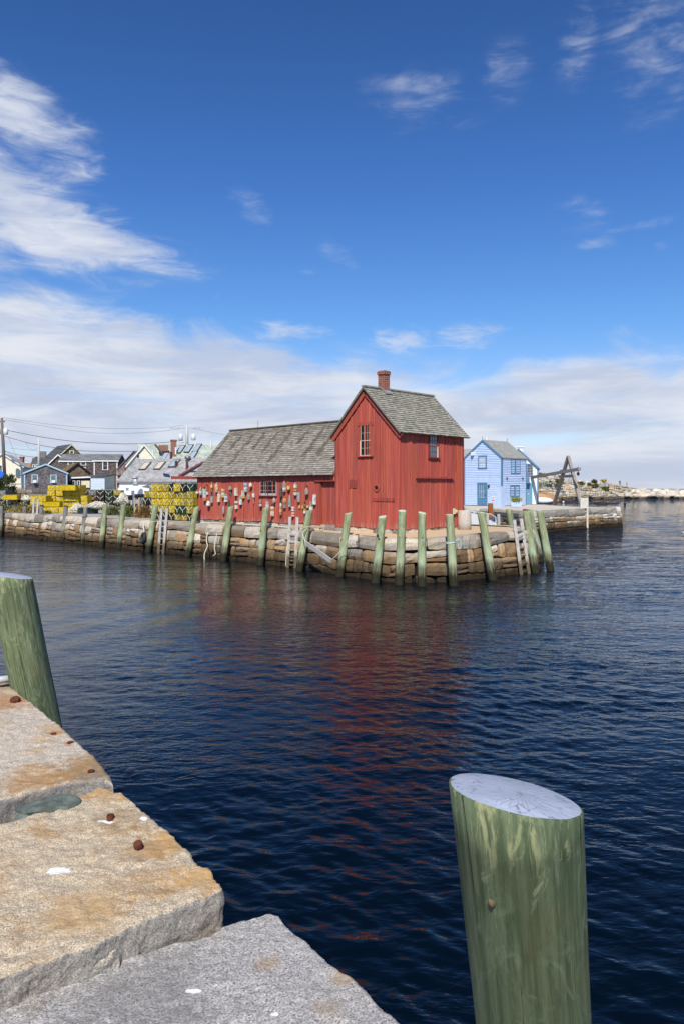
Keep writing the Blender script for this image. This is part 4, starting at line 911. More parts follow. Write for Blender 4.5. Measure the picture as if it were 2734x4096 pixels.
# ------------------------------------------------------------------ buoys on the long wall
PAL = dict(white=(.62, .60, .55), cream=(.66, .56, .38), grey=(.33, .31, .28), dark=(.055, .05, .045), yellow=(.60, .42, .12), orange=(.48, .23, .09), rust=(.34, .12, .045), mint=(.42, .58, .52), blue=(.36, .44, .58),
           turq=(.24, .48, .50), brown=(.27, .18, .14), red=(.48, .13, .07), char=(.10, .095, .09))
bm_ = {k: plain('buoy_' + k, v, .85, .2, .55, 0, 11) for k, v in PAL.items()}
mrope = plain('old_rope', (.56, .50, .38), .95, .1, .3, 0, 30); mblk = plain('black_rope', (.015, .015, .015), .8)
BG = 'painted wooden lobster buoys hung on the long red wall'
def buoy(label, x0, x1, y0, y1, ox, typ, cols, strap=None, stick=None):
    """x0..y1: extent in the enlarged view of the wall starting at photo pixel (ox, 1880)"""
    s = 320 / 1568; X0, Z1 = pf_(ox + x0 * s, 1880 + y0 * s); X1, Z0 = pf_(ox + x1 * s, 1880 + y1 * s)
    w_ = (X1 - X0) * .72; cx = (X0 + X1) / 2 - .02; hgt = Z1 - Z0; dp = min(.13, max(.06, w_ * .85))
    p = l2w(cx, 0); t = thing('lobster_buoy', label, 'buoy', (p.x, p.y, Z0), ANG, BG)
    mb = MB(); n = len(cols); mats = [bm_[c] for c in cols]; tilt = rng.uniform(-.02, .02)
    off = -.026
    def sec(z): return w_ / 2, dp / 2
    if typ == 'block':
        ch_ = w_ * .12
        for i in range(n):
            za, zb = hgt * (n - 1 - i) / n, hgt * (n - i) / n
            for q, (hw, hd) in enumerate([(w_ / 2, dp / 2)]):
                ring8 = [(-hw + ch_, -hd), (hw - ch_, -hd), (hw, -hd + ch_), (hw, hd), (-hw, hd), (-hw, -hd + ch_)]
                lo = [(x + tilt * za, y + off - dp / 2, za) for x, y in ring8]; hi = [(x + tilt * zb, y + off - dp / 2, zb) for x, y in ring8]; m = 6
                mb.add(lo + hi, [list(range(m - 1, -1, -1)), list(range(m, 2 * m))] + [(k, (k + 1) % m, m + (k + 1) % m, m + k) for k in range(m)], i, rng.uniform(.3, .7))
    else:
        r = w_ / 2
        prof = {'bullet': [(.72, 0), (.95, .08), (1, .3), (.95, .55), (.7, .82), (.35, .97), (.1, 1)], 'gem': [(.95, 0), (1, .04), (1, .48), (.55, .86), (.42, 1.0)], 'point': [(.85, 0), (.9, .03), (.92, .72), (.6, .93), (.25, 1)],
                'spindle': [(.35, 0), (.75, .16), (1, .3), (1, .5), (.9, .53), (1, .56), (1, .74), (.9, .77), (1, .8), (1, .98), (.6, 1)], 'cube': [(.5, 0), (.85, .15), (1.0, .35), (1.0, .98), (.9, 1)]}[typ]
        for i in range(n):
            za, zb = (n - 1 - i) / n, (n - i) / n
            def ri(z):
                for (ra, a), (rb, b) in zip(prof, prof[1:]):
                    if a <= z <= b: return ra + (rb - ra) * (z - a) / max(1e-6, b - a)
                return prof[-1][0]
            pz = sorted({za, zb} | {q for _, q in prof if za < q < zb})
            mb.lathe([(ri(z) * r, z * hgt) for z in pz], (0, off - dp / 2 - (.02 if typ in ('gem', 'bullet') else 0), 0), 8 if typ in ('gem', 'cube', 'point') else 12, i, rng.uniform(.35, .65))
    mb.build('body', mats, t, typ in ('bullet', 'spindle'))
    if strap:
        k = MB(); a = w_ * .22
        k.tube([(-a, off - dp * .5, hgt * .97), (-a * 1.1, off - dp * .5, hgt + .05), (0, off - dp * .45, hgt + .10), (a * 1.1, off - dp * .5, hgt + .05), (a, off - dp * .5, hgt * .97)], .016 if strap == 'b' else .010, 6); k.build('rope_loop', mblk if strap == 'b' else mrope, t)
    if strap == 'bands':
        k = MB(); k.box(-w_ / 2 - .004, w_ / 2 + .004, off - dp - .004, off + .004, hgt * .64, hgt * .69); k.build('rubber_band', mblk, t); k = MB(); k.box(-w_ / 2 - .004, w_ / 2 + .004, off - dp - .004, off + .004, hgt * .31, hgt * .36); k.build('rubber_band', mblk, t)
    if stick:
        for a, b in stick:
            k = MB(); za = hgt * a; zb = hgt * b; k.tube([(0, off - dp / 2, za), (0, off - dp / 2, zb)], .018, 6); k.build('stick', bm_['grey'], t)
    return t
A, B_ = 780, 1080
for q in [
 ('small white pointed buoy with rusty tip, nearest the left end of the red wall', 60, 112, 388, 462, A, 'gem', ['rust', 'white']),
 ('small whitish grey block buoy with tangled cord, second from the left end of the wall', 120, 160, 372, 490, A, 'block', ['grey', 'white', 'grey'], 'r'),
 ('tall block buoy banded pale blue, white and orange with a dark waist strap', 195, 240, 368, 605, A, 'block', ['mint', 'mint', 'white', 'orange'], 'b'),
 ('slim block buoy with rust top, white foot and black rope loop', 250, 282, 318, 480, A, 'block', ['rust', 'rust', 'white'], 'b'),
 ('bright yellow rounded buoy with thin sticks above and below', 342, 382, 275, 365, A, 'bullet', ['yellow'], None, [(-.62, .1), (.9, 1.55)]),
 ('block buoy with off-white top, pale yellow middle and grey foot', 430, 472, 285, 435, A, 'block', ['white', 'yellow', 'grey'], 'r'),
 ('weathered grey block buoy with blackened top, below the bright yellow rounded one', 338, 380, 470, 645, A, 'block', ['char', 'grey', 'grey', 'grey'], 'b'),
 ('wide grey-white bullet-shaped buoy low on the left of the wall', 270, 338, 605, 712, A, 'bullet', ['white']),
 ('plain cream block buoy, lower left neighbour of the yellow-topped grey one', 475, 520, 465, 625, A, 'block', ['cream'], 'r'),
 ('block buoy yellow at top and foot with grey middle', 555, 600, 368, 535, A, 'block', ['yellow', 'grey', 'white', 'yellow']),
 ('pale block buoy with faint blue-grey stripes', 612, 658, 470, 622, A, 'block', ['grey', 'white', 'blue', 'white']),
 ('thin dark weathered plank buoy half hidden behind a green piling', 670, 705, 595, 725, A, 'block', ['char']),
 ('dark grey pointed wooden buoy beside a green piling top', 568, 608, 700, 858, A, 'point', ['grey']),
 ('brownish grey faceted buoy with a stick hanging below', 694, 765, 310, 385, A, 'gem', ['brown', 'grey'], None, [(-1.3, .1)]),
 ('plain off-white block buoy under a thin nailed batten, upper middle of the wall', 810, 860, 350, 503, A, 'block', ['cream', 'white']),
 ('white block buoy stained with rust, low in the middle of the wall', 818, 862, 608, 762, A, 'block', ['white', 'rust', 'white', 'white'], 'b'),
 ('block buoy with grey top and whitish mint lower part', 900, 948, 528, 680, A, 'block', ['grey', 'mint', 'white', 'white'], 'r'),
 ('block buoy, white above and pale yellow at its lower side', 952, 1000, 400, 555, A, 'block', ['cream', 'white', 'yellow']),
 ('large blue-grey flaked block buoy, highest on the wall', 1000, 1050, 250, 428, A, 'block', ['blue', 'grey', 'white', 'blue']),
 ('block buoy rusty orange above and grey below', 1060, 1102, 402, 578, A, 'block', ['rust', 'grey', 'grey']),
 ('white bottle-shouldered buoy left of the wide window', 1100, 1162, 250, 330, A, 'gem', ['white']),
 ('white banded spindle buoy with long sticks, left below the wide window', 1155, 1205, 460, 560, A, 'spindle', ['white'], None, [(-.95, .1), (.95, 2.5)]),
 ('faded reddish brown bullet buoy with white foot, under the wide window', 1295, 1352, 580, 720, A, 'bullet', ['brown', 'brown', 'white']),
 ('block buoy smeared blue, white and pale yellow behind a green piling top', 1420, 1468, 615, 800, A, 'block', ['blue', 'white', 'cream', 'white']),
 ('grey faceted buoy hanging from the window sill', 92, 152, 545, 635, B_, 'gem', ['grey']),
 ('white block buoy with orange side and letters, black strap, low under the wide window', 50, 102, 712, 905, B_, 'block', ['white', 'orange', 'white', 'cream'], 'b'),
 ('charcoal-coloured tarred block buoy right of the wide window', 220, 268, 352, 520, B_, 'block', ['char']),
 ('bare grey block buoy with white specks, above the charcoal one', 285, 335, 262, 428, B_, 'block', ['grey', 'grey', 'white', 'grey'], 'r'),
 ('yellow cube-shaped buoy with rounded underside', 365, 432, 312, 400, B_, 'cube', ['yellow']),
 ('peeling white and grey pointed buoy with yellow patch and black strap', 215, 266, 640, 882, B_, 'point', ['white', 'grey', 'yellow', 'brown'], 'b'),
 ('tall block buoy with pale yellow upper third and grey rest', 290, 335, 562, 745, B_, 'block', ['yellow', 'brown', 'grey']),
 ('plain grey block buoy with a cord hooked at its side', 392, 438, 542, 725, B_, 'block', ['grey'], 'r'),
 ('tall buoy of orange and white bands with black rubber straps', 498, 548, 285, 495, B_, 'block', ['white', 'orange', 'cream'], 'bands'),
 ('block buoy turquoise above and bare grey below', 565, 612, 442, 628, B_, 'block', ['turq', 'turq', 'grey', 'grey', 'grey']),
 ('white buoy with red checks near the foot of the wall', 452, 500, 720, 910, B_, 'block', ['white', 'grey', 'white', 'red', 'white', 'red', 'white']),
 ('wide faceted grey buoy with a tall black rope loop', 725, 796, 345, 478, B_, 'gem', ['grey'], 'b'),
 ('clean bright white block buoy, nearest the sliding door', 870, 924, 480, 676, B_, 'block', ['white']),
 ('tiny olive yellow tag buoy, left one of two tiny ones', 585, 612, 690, 750, B_, 'block', ['yellow']),
 ('tiny golden yellow tag buoy beside the orange and black one', 652, 676, 690, 752, B_, 'block', ['yellow']),
 ('orange, black and white banded buoy partly behind a green piling top', 690, 740, 663, 850, B_, 'block', ['rust', 'char', 'orange', 'white'], 'b'),
 ('small yellow and white cube buoy above a green piling top', 745, 798, 695, 750, B_, 'cube', ['yellow', 'white']),
 ('block buoy grey above and white below, touching a green piling top', 805, 857, 615, 810, B_, 'block', ['grey', 'white']),
]: buoy(*q)
# ------------------------------------------------------------------ generic gabled house for the waterfront
def siding_mat(name, col, lap=.0, axis='z', shing=False, var=.2, dark=.35):
    """clapboards or shingles; courses drawn as real laps by a bump and a darker line along each course"""
    if name in _cache: return _cache[name]
    n = NT(name); v = n.obj(False); x, y, z = n.xyz(v); t = n.attr('tone'); q = n.noise(v, 2.2, 5, .65)
    c = bright(n, col, n.math('MULTIPLY', n.ramp(q, .3, .7, 1 - var, 1 + var * .5), n.math('ADD', n.math('MULTIPLY', t, .3), .85)))
    nb = None
    if lap:
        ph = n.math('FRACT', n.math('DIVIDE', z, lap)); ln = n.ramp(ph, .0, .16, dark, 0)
        if shing:
            k = n.math('FLOOR', n.math('DIVIDE', z, lap)); u = n.math('ADD', n.math('ADD', x, y), n.math('MULTIPLY', k, .37)); cv_ = n.new('ShaderNodeCombineXYZ'); n.put(cv_.inputs[0], n.math('MULTIPLY', u, 5.0)); n.put(cv_.inputs[1], k)
            r = n.voro(cv_.outputs[0], 1.0, 'F1', 1); sx = n.xyz(r)[0]; c = bright(n, c, n.ramp(sx, 0, 1, .62, 1.3))
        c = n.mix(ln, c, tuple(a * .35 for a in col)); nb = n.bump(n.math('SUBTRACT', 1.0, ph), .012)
    m = n.done(c, .8, nb, .2); _cache[name] = m; return m
def asphalt_mat(name, col, lap=.16, var=.25):
    if name in _cache: return _cache[name]
    n = NT(name); v = n.obj(False); x, y, z = n.xyz(v); q = n.noise(v, 1.1, 5, .65); k = n.math('FLOOR', n.math('DIVIDE', z, lap * .7)); ph = n.math('FRACT', n.math('DIVIDE', z, lap * .7))
    cv_ = n.new('ShaderNodeCombineXYZ'); n.put(cv_.inputs[0], n.math('MULTIPLY', n.math('ADD', n.math('ADD', x, y), n.math('MULTIPLY', k, .53)), 3.4)); n.put(cv_.inputs[1], k)
    r = n.xyz(n.voro(cv_.outputs[0], 1.0, 'F1', 1))[0]
    c = bright(n, col, n.math('MULTIPLY', n.ramp(q, .3, .7, 1 - var, 1.1), n.ramp(r, 0, 1, .82, 1.18))); c = n.mix(n.ramp(ph, 0, .18, .4, 0), c, tuple(a * .45 for a in col))
    m = n.done(c, .95, n.bump(n.noise(v, 50, 2), .004), .15); _cache[name] = m; return m
mtrimw = plain('white_trim', (.72, .72, .70), .6, .3, .12); mtrimb = plain('slate_blue_trim', (.085, .20, .33), .55, .3, .15)
mwinw = plain('window_white', (.70, .70, .68), .5, .3, .1)
mgl2 = NT('dark_window_glass'); mgl2 = mgl2.done((.018, .022, .028), .05, None, .5)
def house(name, label, org, ang, Wd, D, hw, hr, mwall_, mroof, mtrim, ridge='y', ov=.22, cat='house', root=None, corner=True, zlap=None, rk=.2, rt_=.12):
    """front wall on local y=0 from x=0 to Wd; ridge along y (front gable) or x"""
    t = root or thing(name, label, cat, org, ang); off = Vector((0, 0, 0))
    if root:
        q = Vector(org) - Vector(root.location); ca, sa = math.cos(-root.rotation_euler.z), math.sin(-root.rotation_euler.z); off = Vector((q.x * ca - q.y * sa, q.x * sa + q.y * ca, q.z))
    mb = MB()
    if ridge == 'y':
        p = [(0, 0, 0), (Wd, 0, 0), (Wd, 0, hw), (Wd / 2, 0, hw + hr), (0, 0, hw)]; q = [(x, D, z) for x, _, z in p]; run = Wd / 2
    else:
        p = [(0, 0, 0), (0, D, 0), (0, D, hw), (0, D / 2, hw + hr), (0, 0, hw)]; q = [(Wd, y, z) for _, y, z in p]; run = D / 2
    mb.add(p + q, [(0, 1, 2, 3, 4), (9, 8, 7, 6, 5), (0, 5, 6, 1), (1, 6, 7, 2), (4, 9, 5, 0)])
    w_ = mb.build('wall', mwall_, t); w_.location = off
    mb = MB(); k = hr / run
    for sgn in (0, 1):
        if ridge == 'y':
            e = -ov if sgn == 0 else Wd + ov; f = lambda u, y, o: (e + (Wd / 2 - e) * u, y, hw - ov * k + (hr + ov * k) * u + o); a0, a1 = -rk, D + rk
        else:
            e = -ov if sgn == 0 else D + ov; f = lambda u, x, o: (x, e + (D / 2 - e) * u, hw - ov * k + (hr + ov * k) * u + o); a0, a1 = -rk, Wd + rk
        mb.hexa([f(0, a0, .01), f(0, a1, .01), f(1, a1, .01), f(1, a0, .01), f(0, a0, rt_), f(0, a1, rt_), f(1, a1, rt_), f(1, a0, rt_)])
    r_ = mb.build('roof', mroof, t); r_.location = off
    def part(nm, mb): g_ = mb.build(nm, mtrim, t); g_.location = off
    if mtrim:
        if ridge == 'y':
            for sgn in (0, 1):
                mb = MB(); e = -ov if sgn == 0 else Wd + ov; a = Vector((e, -rk - .012, hw - ov * k + .02)); b = Vector((Wd / 2, -rk - .012, hw + hr + .02)); mb.beam(a, b, .05, .16); part('rake_board', mb)
        else:
            mb = MB(); mb.box(-rk, Wd + rk, -ov - .05, -ov - .01, hw - ov * k - .06, hw - ov * k + .10); part('fascia', mb)
        if corner:
            for q in ((-.02, .12, -.03, -.001), (Wd - .12, Wd + .02, -.03, -.001)) + (((Wd + .021, Wd + .03, 0, .12), (Wd + .001, Wd + .03, D - .12, D), (-.03, -.021, .0, .12)) if ridge == 'y' else ()):
                mb = MB(); mb.box(*q, 0, hw); part('corner_board', mb)
    FP = lambda a, o, z: (a + off.x, off.y - o, z + off.z); RP = lambda a, o, z: (off.x + Wd + o, off.y + a, z + off.z); LP = lambda a, o, z: (off.x - o, off.y + a, z + off.z)
    return t, FP, RP, LP
def locx(t, px, py, ylocal=0.0, axis='x', at_=0.0):
    """photo pixel -> (along, z) on a wall of thing t: axis 'x' = wall y=ylocal, 'y' = wall x=at_"""
    a = t.rotation_euler.z; ex = Vector((math.cos(a), math.sin(a), 0)); ey = Vector((-ex.y, ex.x, 0)); o = Vector(t.location)
    if axis == 'x': q = ray_plane(px, py, o + ey * ylocal, ey); return (q - o).dot(ex), q.z - o.z
    q = ray_plane(px, py, o + ex * at_, ex); return (q - o).dot(ey), q.z - o.z

# ------------------------------------------------------------------ the granite pier with the blue house
PIER = [(6.0, 69.5, 1.60), (10.3, 63.2, 1.60), (12.05, 60.2, 1.58), (13.2, 55.2, 1.57), (13.9, 54.6, 1.57), (16.2, 57.4, 1.58), (20.3, 61.8, 1.61), (24.3, 65.4, 1.63), (24.5, 66.4, 1.63), (24.2, 67.0, 1.63), (21.6, 68.0, 1.63)]
mpier = wall_stone_mat('pier_granite', True, (.52, .49, .44), (.36, .245, .13), .74)
pr = thing('granite_pier', 'long low granite pier carrying the pale blue house', 'pier', (0, 0, 0))
mb = MB(); masonry(mb, PIER, -.45, [0, .30, .55, .74, 1.0], (.5, 1.3), .1, .6, .08, .014, .07, 44, (1.2, 2.6), small=.3, smin=6); mb.build('wall', mpier, pr)
mb = MB(); LP_, fP = path_fn(PIER); pi_ = [fP(LP_ * i / 59) for i in range(60)]
for (a, n0, z0), (b, n1, z1) in zip(pi_, pi_[1:]): mb.add([(a.x - n0.x * .1, a.y - n0.y * .1, -.5), (b.x - n1.x * .1, b.y - n1.y * .1, -.5), (b.x - n1.x * .16, b.y - n1.y * .16, z1 - .06), (a.x - n0.x * .16, a.y - n0.y * .16, z0 - .06)], [(0, 1, 2, 3)])
mb.build('core', mdark, pr)
mtimb = wood('pier_timber', (.22, .20, .18), (.12, .11, .10), (1, 1, 10))
mb = MB(); mb.beam((9.9, 63.7, 1.28), (12.15, 59.75, 1.26), .22, .26); mb.build('timber', mtimb, pr); mb = MB(); mb.beam((12.2, 59.7, 1.27), (13.1, 55.3, 1.24), .22, .26); mb.build('timber', mtimb, pr)
mb = MB(); mb.beam((9.9, 63.7, .98), (12.15, 59.75, .96), .20, .22); mb.build('timber', mtimb, pr); mb = MB(); mb.beam((12.2, 59.7, .97), (13.1, 55.3, .94), .20, .22); mb.build('timber', mtimb, pr)
def pier_mat():
    n = NT('pier_paving'); p = n.pos(); a = n.noise(p, 12, 5, .7); b = n.noise(p, .5, 4)
    c = n.mix(n.ramp(a, .3, .7), (.44, .38, .30), (.57, .50, .41)); c = n.mix(n.ramp(b, .45, .65, 0, .5), c, (.42, .40, .37)); return n.done(c, .95, n.bump(a, .01), .15)
mpp = pier_mat()
ground_sheet('pier_ground', [(p.x - n.x * .3, p.y - n.y * .3) for p, n, z in pi_] + [(20.9, 73), (20.3, 82), (24, 92), (20, 110), (-30, 110), (-12, 84), (0, 72)], lambda x, y: 1.585 + .02 * nz(x * .3, y * .3) + (max(0, y - 84) * .03), 2.0, mpp, 'pale gravel and concrete surface of the pier')
# far edge of the pier
mb = MB(); masonry(mb, [(21.6, 68.0, 1.6), (20.95, 73, 1.6), (20.35, 82, 1.6), (24, 92, 1.8), (24, 110, 2.2)], -.45, [0, .5, 1], (.8, 1.6), .05, .5, .05, .012, .05, 45); mb.build('back_wall', mpier, pr)
# pale blue house (same quarter turn as the shack)
mblue = siding_mat('pale_blue_clapboard', (.44, .545, .74), 0, var=.08)
BC = Vector((14.9, 70.0)); bw, bd, bhw, bhr = 4.25, 4.3, 4.50, 1.66
borg = Vector((BC.x - EX.x * bw, BC.y - EX.y * bw, 1.62))
mshC = shingle_mat('house_shingle_grey', (.20, .195, .18), (.35, .345, .32), (.15, .14, .12))
bh, FP, RP, LP = house('blue_house', 'small pale blue clapboard house with slate blue trim on the pier', borg, ANG, bw, bd, bhw, bhr, mblue, mshC, mtrimb, 'y', .10, root=None, rk=.06)
def laps(mb, P, a0f, a1f, z0, z1, lap=.165, th=.045, tone=(.35, .65), rr=None):
    r = random.Random(5); z = z0
    while z < z1 - .01:
        zz = min(z + lap, z1); a0, a1, b0, b1 = a0f(z), a1f(z), a0f(zz), a1f(zz); t = r.uniform(*tone)
        if a1 - a0 > .05: mb.hexa([P(a0, .0, z), P(a1, .0, z), P(a1, th, z), P(a0, th, z), P(b0, .0, zz), P(b1, .0, zz), P(b1, .004, zz), P(b0, .004, zz)], 0, t)
        z = zz
gx = lambda z: 0 if z < bhw else (z - bhw) / bhr * bw / 2
mb = MB(); laps(mb, FP, lambda z: gx(z) + .1, lambda z: bw - .1 - gx(z), 0.05, bhw + bhr - .08); laps(mb, RP, lambda z: .1, lambda z: bd - .1, 1.3, bhw - .02)
mb.pbox(RP, .1, bd - .1, 0, .02, .02, 1.3, 0, .5); mb.build('clapboards', mblue, bh)
def win_px(t, P, q, cols, rows, mf, mc, axis='x', yl=0., a_=0., **kw):
    a0, z1 = locx(t, q[0], q[1], yl, axis, a_); a1, z0 = locx(t, q[2], q[3], yl, axis, a_); return window(t, P, min(a0, a1), max(a0, a1), z0, z1, cols, rows, mf, mc, mgl2, **kw)
s8 = 400 / 1568
B8 = lambda x0, y0, x1, y1: (1800 + x0 * s8, 1740 + y0 * s8, 1800 + x1 * s8, 1740 + y1 * s8)
win_px(bh, FP, B8(455, 345, 555, 512), 3, 4, mwinw, mtrimb, cw=.12, out=.07, curtain=.4, mull=.01)
for q in ((945, 378, 1000, 595), (1018, 378, 1078, 595)): win_px(bh, RP, B8(*q), 3, 4, mtrimb, mtrimb, 'y', 0, bw, cw=.08, out=.07, curtain=.3, sill=False, mull=.01)
for q in ((935, 798, 990, 955), (1010, 798, 1068, 955)): win_px(bh, RP, B8(*q), 3, 4, mtrimb, mtrimb, 'y', 0, bw, cw=.08, out=.07, curtain=.35, sill=False, mull=.01)
a0, z1 = locx(bh, 1800 + 437 * s8, 1740 + 765 * s8); a1, z0 = locx(bh, 1800 + 565 * s8, 1740 + 1118 * s8)
mb = MB(); mb.pbox(FP, a0, a1, 0, .055, .04, z1); mb.pbox(FP, a0 - .1, a0, 0, .07, .02, z1 + .1); mb.pbox(FP, a1, a1 + .1, 0, .07, .02, z1 + .1); mb.pbox(FP, a0, a1, 0, .07, z1, z1 + .1)
for pz in ((.12, .5),): mb.pbox(FP, a0 + .15, a1 - .15, .05, .068, pz[0], pz[1])
dr = mb.build('door', mtrimb, bh)
window(dr, FP, a0 + .14, a1 - .14, .75, z1 - .1, 3, 4, mwinw, mtrimb, mgl2, .03, True, .02, out=.08, sill=False, curtain=.55)
mb = MB(); mb.pbox(FP, a1 - .09, a1 - .05, .05, .11, .95, 1.05); mb.build('handle', mblk, dr)
mb = MB(); a, z = locx(bh, 1800 + 606 * s8, 1740 + 800 * s8); mb.pbox(FP, a - .07, a + .07, .03, .16, z - .12, z + .1); mb.build('wall_lamp', mblk, bh)
for px, py in ((873, 680), (1122, 680)):
    mb = MB(); a, z = locx(bh, 1800 + px * s8, 1740 + py * s8, 0, 'y', bw); mb.pbox(RP, a - .06, a + .06, .02, .12, z - .08, z + .08); mb.build('wall_lamp', mblk, bh)
mb = MB(); mb.tube([(bw / 2, -.02, bhw + bhr - .05), (bw / 2, -.02, bhw + bhr + .42)], .03, 6); mb.build('finial', mtrimb, bh)
mb = MB(); mb.tube([(bw / 2 - .35, 1.2, bhw + bhr - .4), (bw / 2 - .35, 1.2, bhw + bhr + .40)], .13, 10); mb.build('flue', mtrimw, bh)
mb = MB(); mb.tube([(bw / 2, bd, bhw + bhr), (bw / 2, bd, bhw + bhr + .45)], .03, 6); mb.build('rod', mtimb, bh)
mb = MB(); a, z = locx(bh, 1800 + 362 * s8, 1740 + 295 * s8); mb.pbox(FP, a - .12, a + .12, .03, .3, z - .16, z + .16); mb.build('siren_box', mtrimw, bh)
# white house joined behind the blue one
mwhite = siding_mat('white_clapboard', (.74, .76, .74), .165, var=.05, dark=.3)
WC = Vector((20.2, 77.3)); ww = 4.0; WA = R(-14); worg = Vector((WC.x - math.cos(WA) * ww, WC.y - math.sin(WA) * ww, 1.62))
wh, FPw, RPw, LPw = house('white_house', 'white clapboard house with blue doors behind the pale blue house', worg, WA, ww, 5.0, 3.7, 1.95, mwhite, mshC, mtrimb, 'y', .15, rk=.12)
win_px(wh, FPw, B8(1205, 465, 1275, 630), 3, 4, mwinw, mtrimb, cw=.10, out=.06, sill=False)
a0, z1 = locx(wh, 1800 + 1200 * s8, 1740 + 755 * s8); a1, _ = locx(wh, 1800 + 1280 * s8, 1740 + 755 * s8)
mb = MB(); mb.pbox(FPw, a0 - .3, a1, .01, .07, .0, z1); dw = mb.build('door', plain('sea_blue_door', (.12, .28, .40), .6, .3, .15), wh); mb = MB(); mb.pbox(FPw, a0 + .05, a0 + .2, .07, .12, 1.0, 1.06); mb.build('handle', mtrimw, dw)
mb = MB(); a0, z0 = locx(wh, 1800 + 1190 * s8, 1740 + 740 * s8); a1, z1 = locx(wh, 1800 + 1232 * s8, 1740 + 610 * s8)
for k in range(5): x = a0 + (a1 - a0) * k / 4; mb.pbox(FPw, x - .03, x + .03, .55, .6, z0, z1)
mb.pbox(FPw, a0 - .1, a1 + .1, .0, .62, z0 - .12, z0); mb.pbox(FPw, a0 - .1, a1 + .1, .53, .62, z1, z1 + .07); mb.pbox(FPw, a1, a1 + .05, .0, .6, z1, z1 + .06); mb.build('balcony', mtrimb, wh)
mb = MB(); mb.box(1.75, 2.45, 2.6, 3.3, 4.6, 6.0); mb.box(1.68, 2.52, 2.52, 3.38, 6.0, 6.12); mb.build('chimney', mtrimw, wh)
t, *_ = house('grey_roofed_house', 'grey shingled roof peeking out between red shack and pale blue house', at(1815, 2000, 88), R(8), 5.5, 5, 3.4, 2.6, siding_mat('grey_shingle_wall', (.25, .24, .23), .2, shing=True), mshC, mtimb, 'x', .2)
mb = MB(); q = at(1866, 1806, 92) - Vector(t.location); mb.tube([q, q + Vector((0, 0, 1.9))], .04, 5); mb.build('antenna', mtrimw, t)
# utility cupboard with notice, planter, rusty post
cb = thing('utility_cupboard', 'pale blue painted cupboard with small notice beside the blue house door', 'cupboard', at(1985, 2029.5, 66), ANG)
mb = MB(); mb.box(-.75, 0, 0, .6, 0, 1.05); mb.build('body', mblue, cb); mb = MB(); mb.box(-.05, .42, -.02, .55, -.02, 1.85); mb.build('tall_panel', mblue, cb)
mb = MB(); mb.box(-.5, -.22, -.012, -.002, .50, .98, 0); nt = mb.build('notice', plain('white_notice', (.75, .74, .74), .6), cb); mb = MB(); mb.box(-.48, -.24, -.018, -.012, .56, .66); mb.build('red_line', plain('notice_red', (.6, .06, .07), .6), nt)
for k in range(3): mb = MB(); mb.box(-.46, -.26 - .04 * (k % 2), -.017, -.012, .74 + k * .07, .765 + k * .07); mb.build('text_line', mblk, nt)
pl = thing('planter_box', 'pale blue wooden planter with yellow-green plants before the blue house', 'planter', at(2062, 2028.5, 66), R(-8))
mb = MB(); mb.hexa([(-.42, -.2, .05), (.42, -.2, .05), (.42, .2, .05), (-.42, .2, .05), (-.5, -.24, .42), (.5, -.24, .42), (.5, .24, .42), (-.5, .24, .42)]); mb.box(-.35, -.25, -.18, .18, 0, .06); mb.box(.25, .35, -.18, .18, 0, .06); mb.build('box', mblue, pl)
def leafy(mb, c, r, h, n, sz, seed, up=.6):
    q = random.Random(seed)
    for _ in range(n):
        a = q.random() * 6.28; rr = r * math.sqrt(q.random()); z = h * q.random(); p = Vector((c[0] + rr * math.cos(a), c[1] + rr * math.sin(a), c[2] + z))
        d = Vector((math.cos(a) * q.random(), math.sin(a) * q.random(), up + q.random())).normalized(); s_ = d.cross(Vector((q.random() - .5, q.random() - .5, .2))).normalized() * sz * .22; l = sz * q.uniform(.6, 1.3)
        mb.add([p - s_, p + s_, p + s_ * .3 + d * l, p - s_ * .3 + d * l], [(0, 1, 2, 3)], 0, q.random(), q.random())
def leaf_mat(name, c1, c2):
    n = NT(name); t = n.attr('tone'); h = n.attr('tint'); c = n.mix(n.ramp(t, 0, 1), c1, c2); return n.done(bright(n, c, n.ramp(h, 0, 1, .65, 1.3)), .8, None, .15)
mplant = leaf_mat('planter_leaf', (.10, .13, .03), (.36, .36, .07))
mb = MB(); leafy(mb, (0, 0, .42), .45, .3, 160, .2, 4); mb.build('plants', mplant, pl)
mru = plain('rust_orange', (.30, .095, .025), .9, .2, .35, 0, 9)
mb = MB(); mb.box(-.17, .17, -.17, .17, -1.4, 0.0); o = mb.build('rusty_post', mru); o.location = at(1960, 2013, 59.3); tag(o, 'square rust-orange steel post at the pier edge before the blue house', 'post')

# ------------------------------------------------------------------ timber derrick on the pier
mder = wood('derrick_timber', (.29, .255, .22), (.18, .155, .135), (9, 9, .7))
dk = thing('derrick', 'weathered timber A-frame derrick with long boom and hanging hook', 'derrick', (20.9, 69.7, 1.6))
ap = Vector((21.0, 69.7, 6.22)); lf, rf = Vector((20.6, 73.0, 1.6)), Vector((21.15, 66.3, 1.6)); o_ = Vector(dk.location)
for f_ in (lf, rf): mb = MB(); mb.beam(f_ - o_, ap - o_, .26, .26, 0, .5, (1, 0, 0)); mb.build('leg', mder, dk)
for k, e in ((.60, .12), (.71, .1)):
    a, b = lf.lerp(ap, k), rf.lerp(ap, k); mb = MB(); d = (b - a).normalized(); sh = Vector((-.2, -.05, 0)); mb.beam(a - d * .25 - o_ + sh, b + d * .3 - o_ + sh, .22, .24); mb.build('cross_beam', mder, dk)
bm0, bm1 = at(2117, 1911, 78) - o_, at(2316, 1876, 66) - o_; mb = MB(); mb.beam(bm0, bm1, .26, .26); bo_ = mb.build('boom', mder, dk)
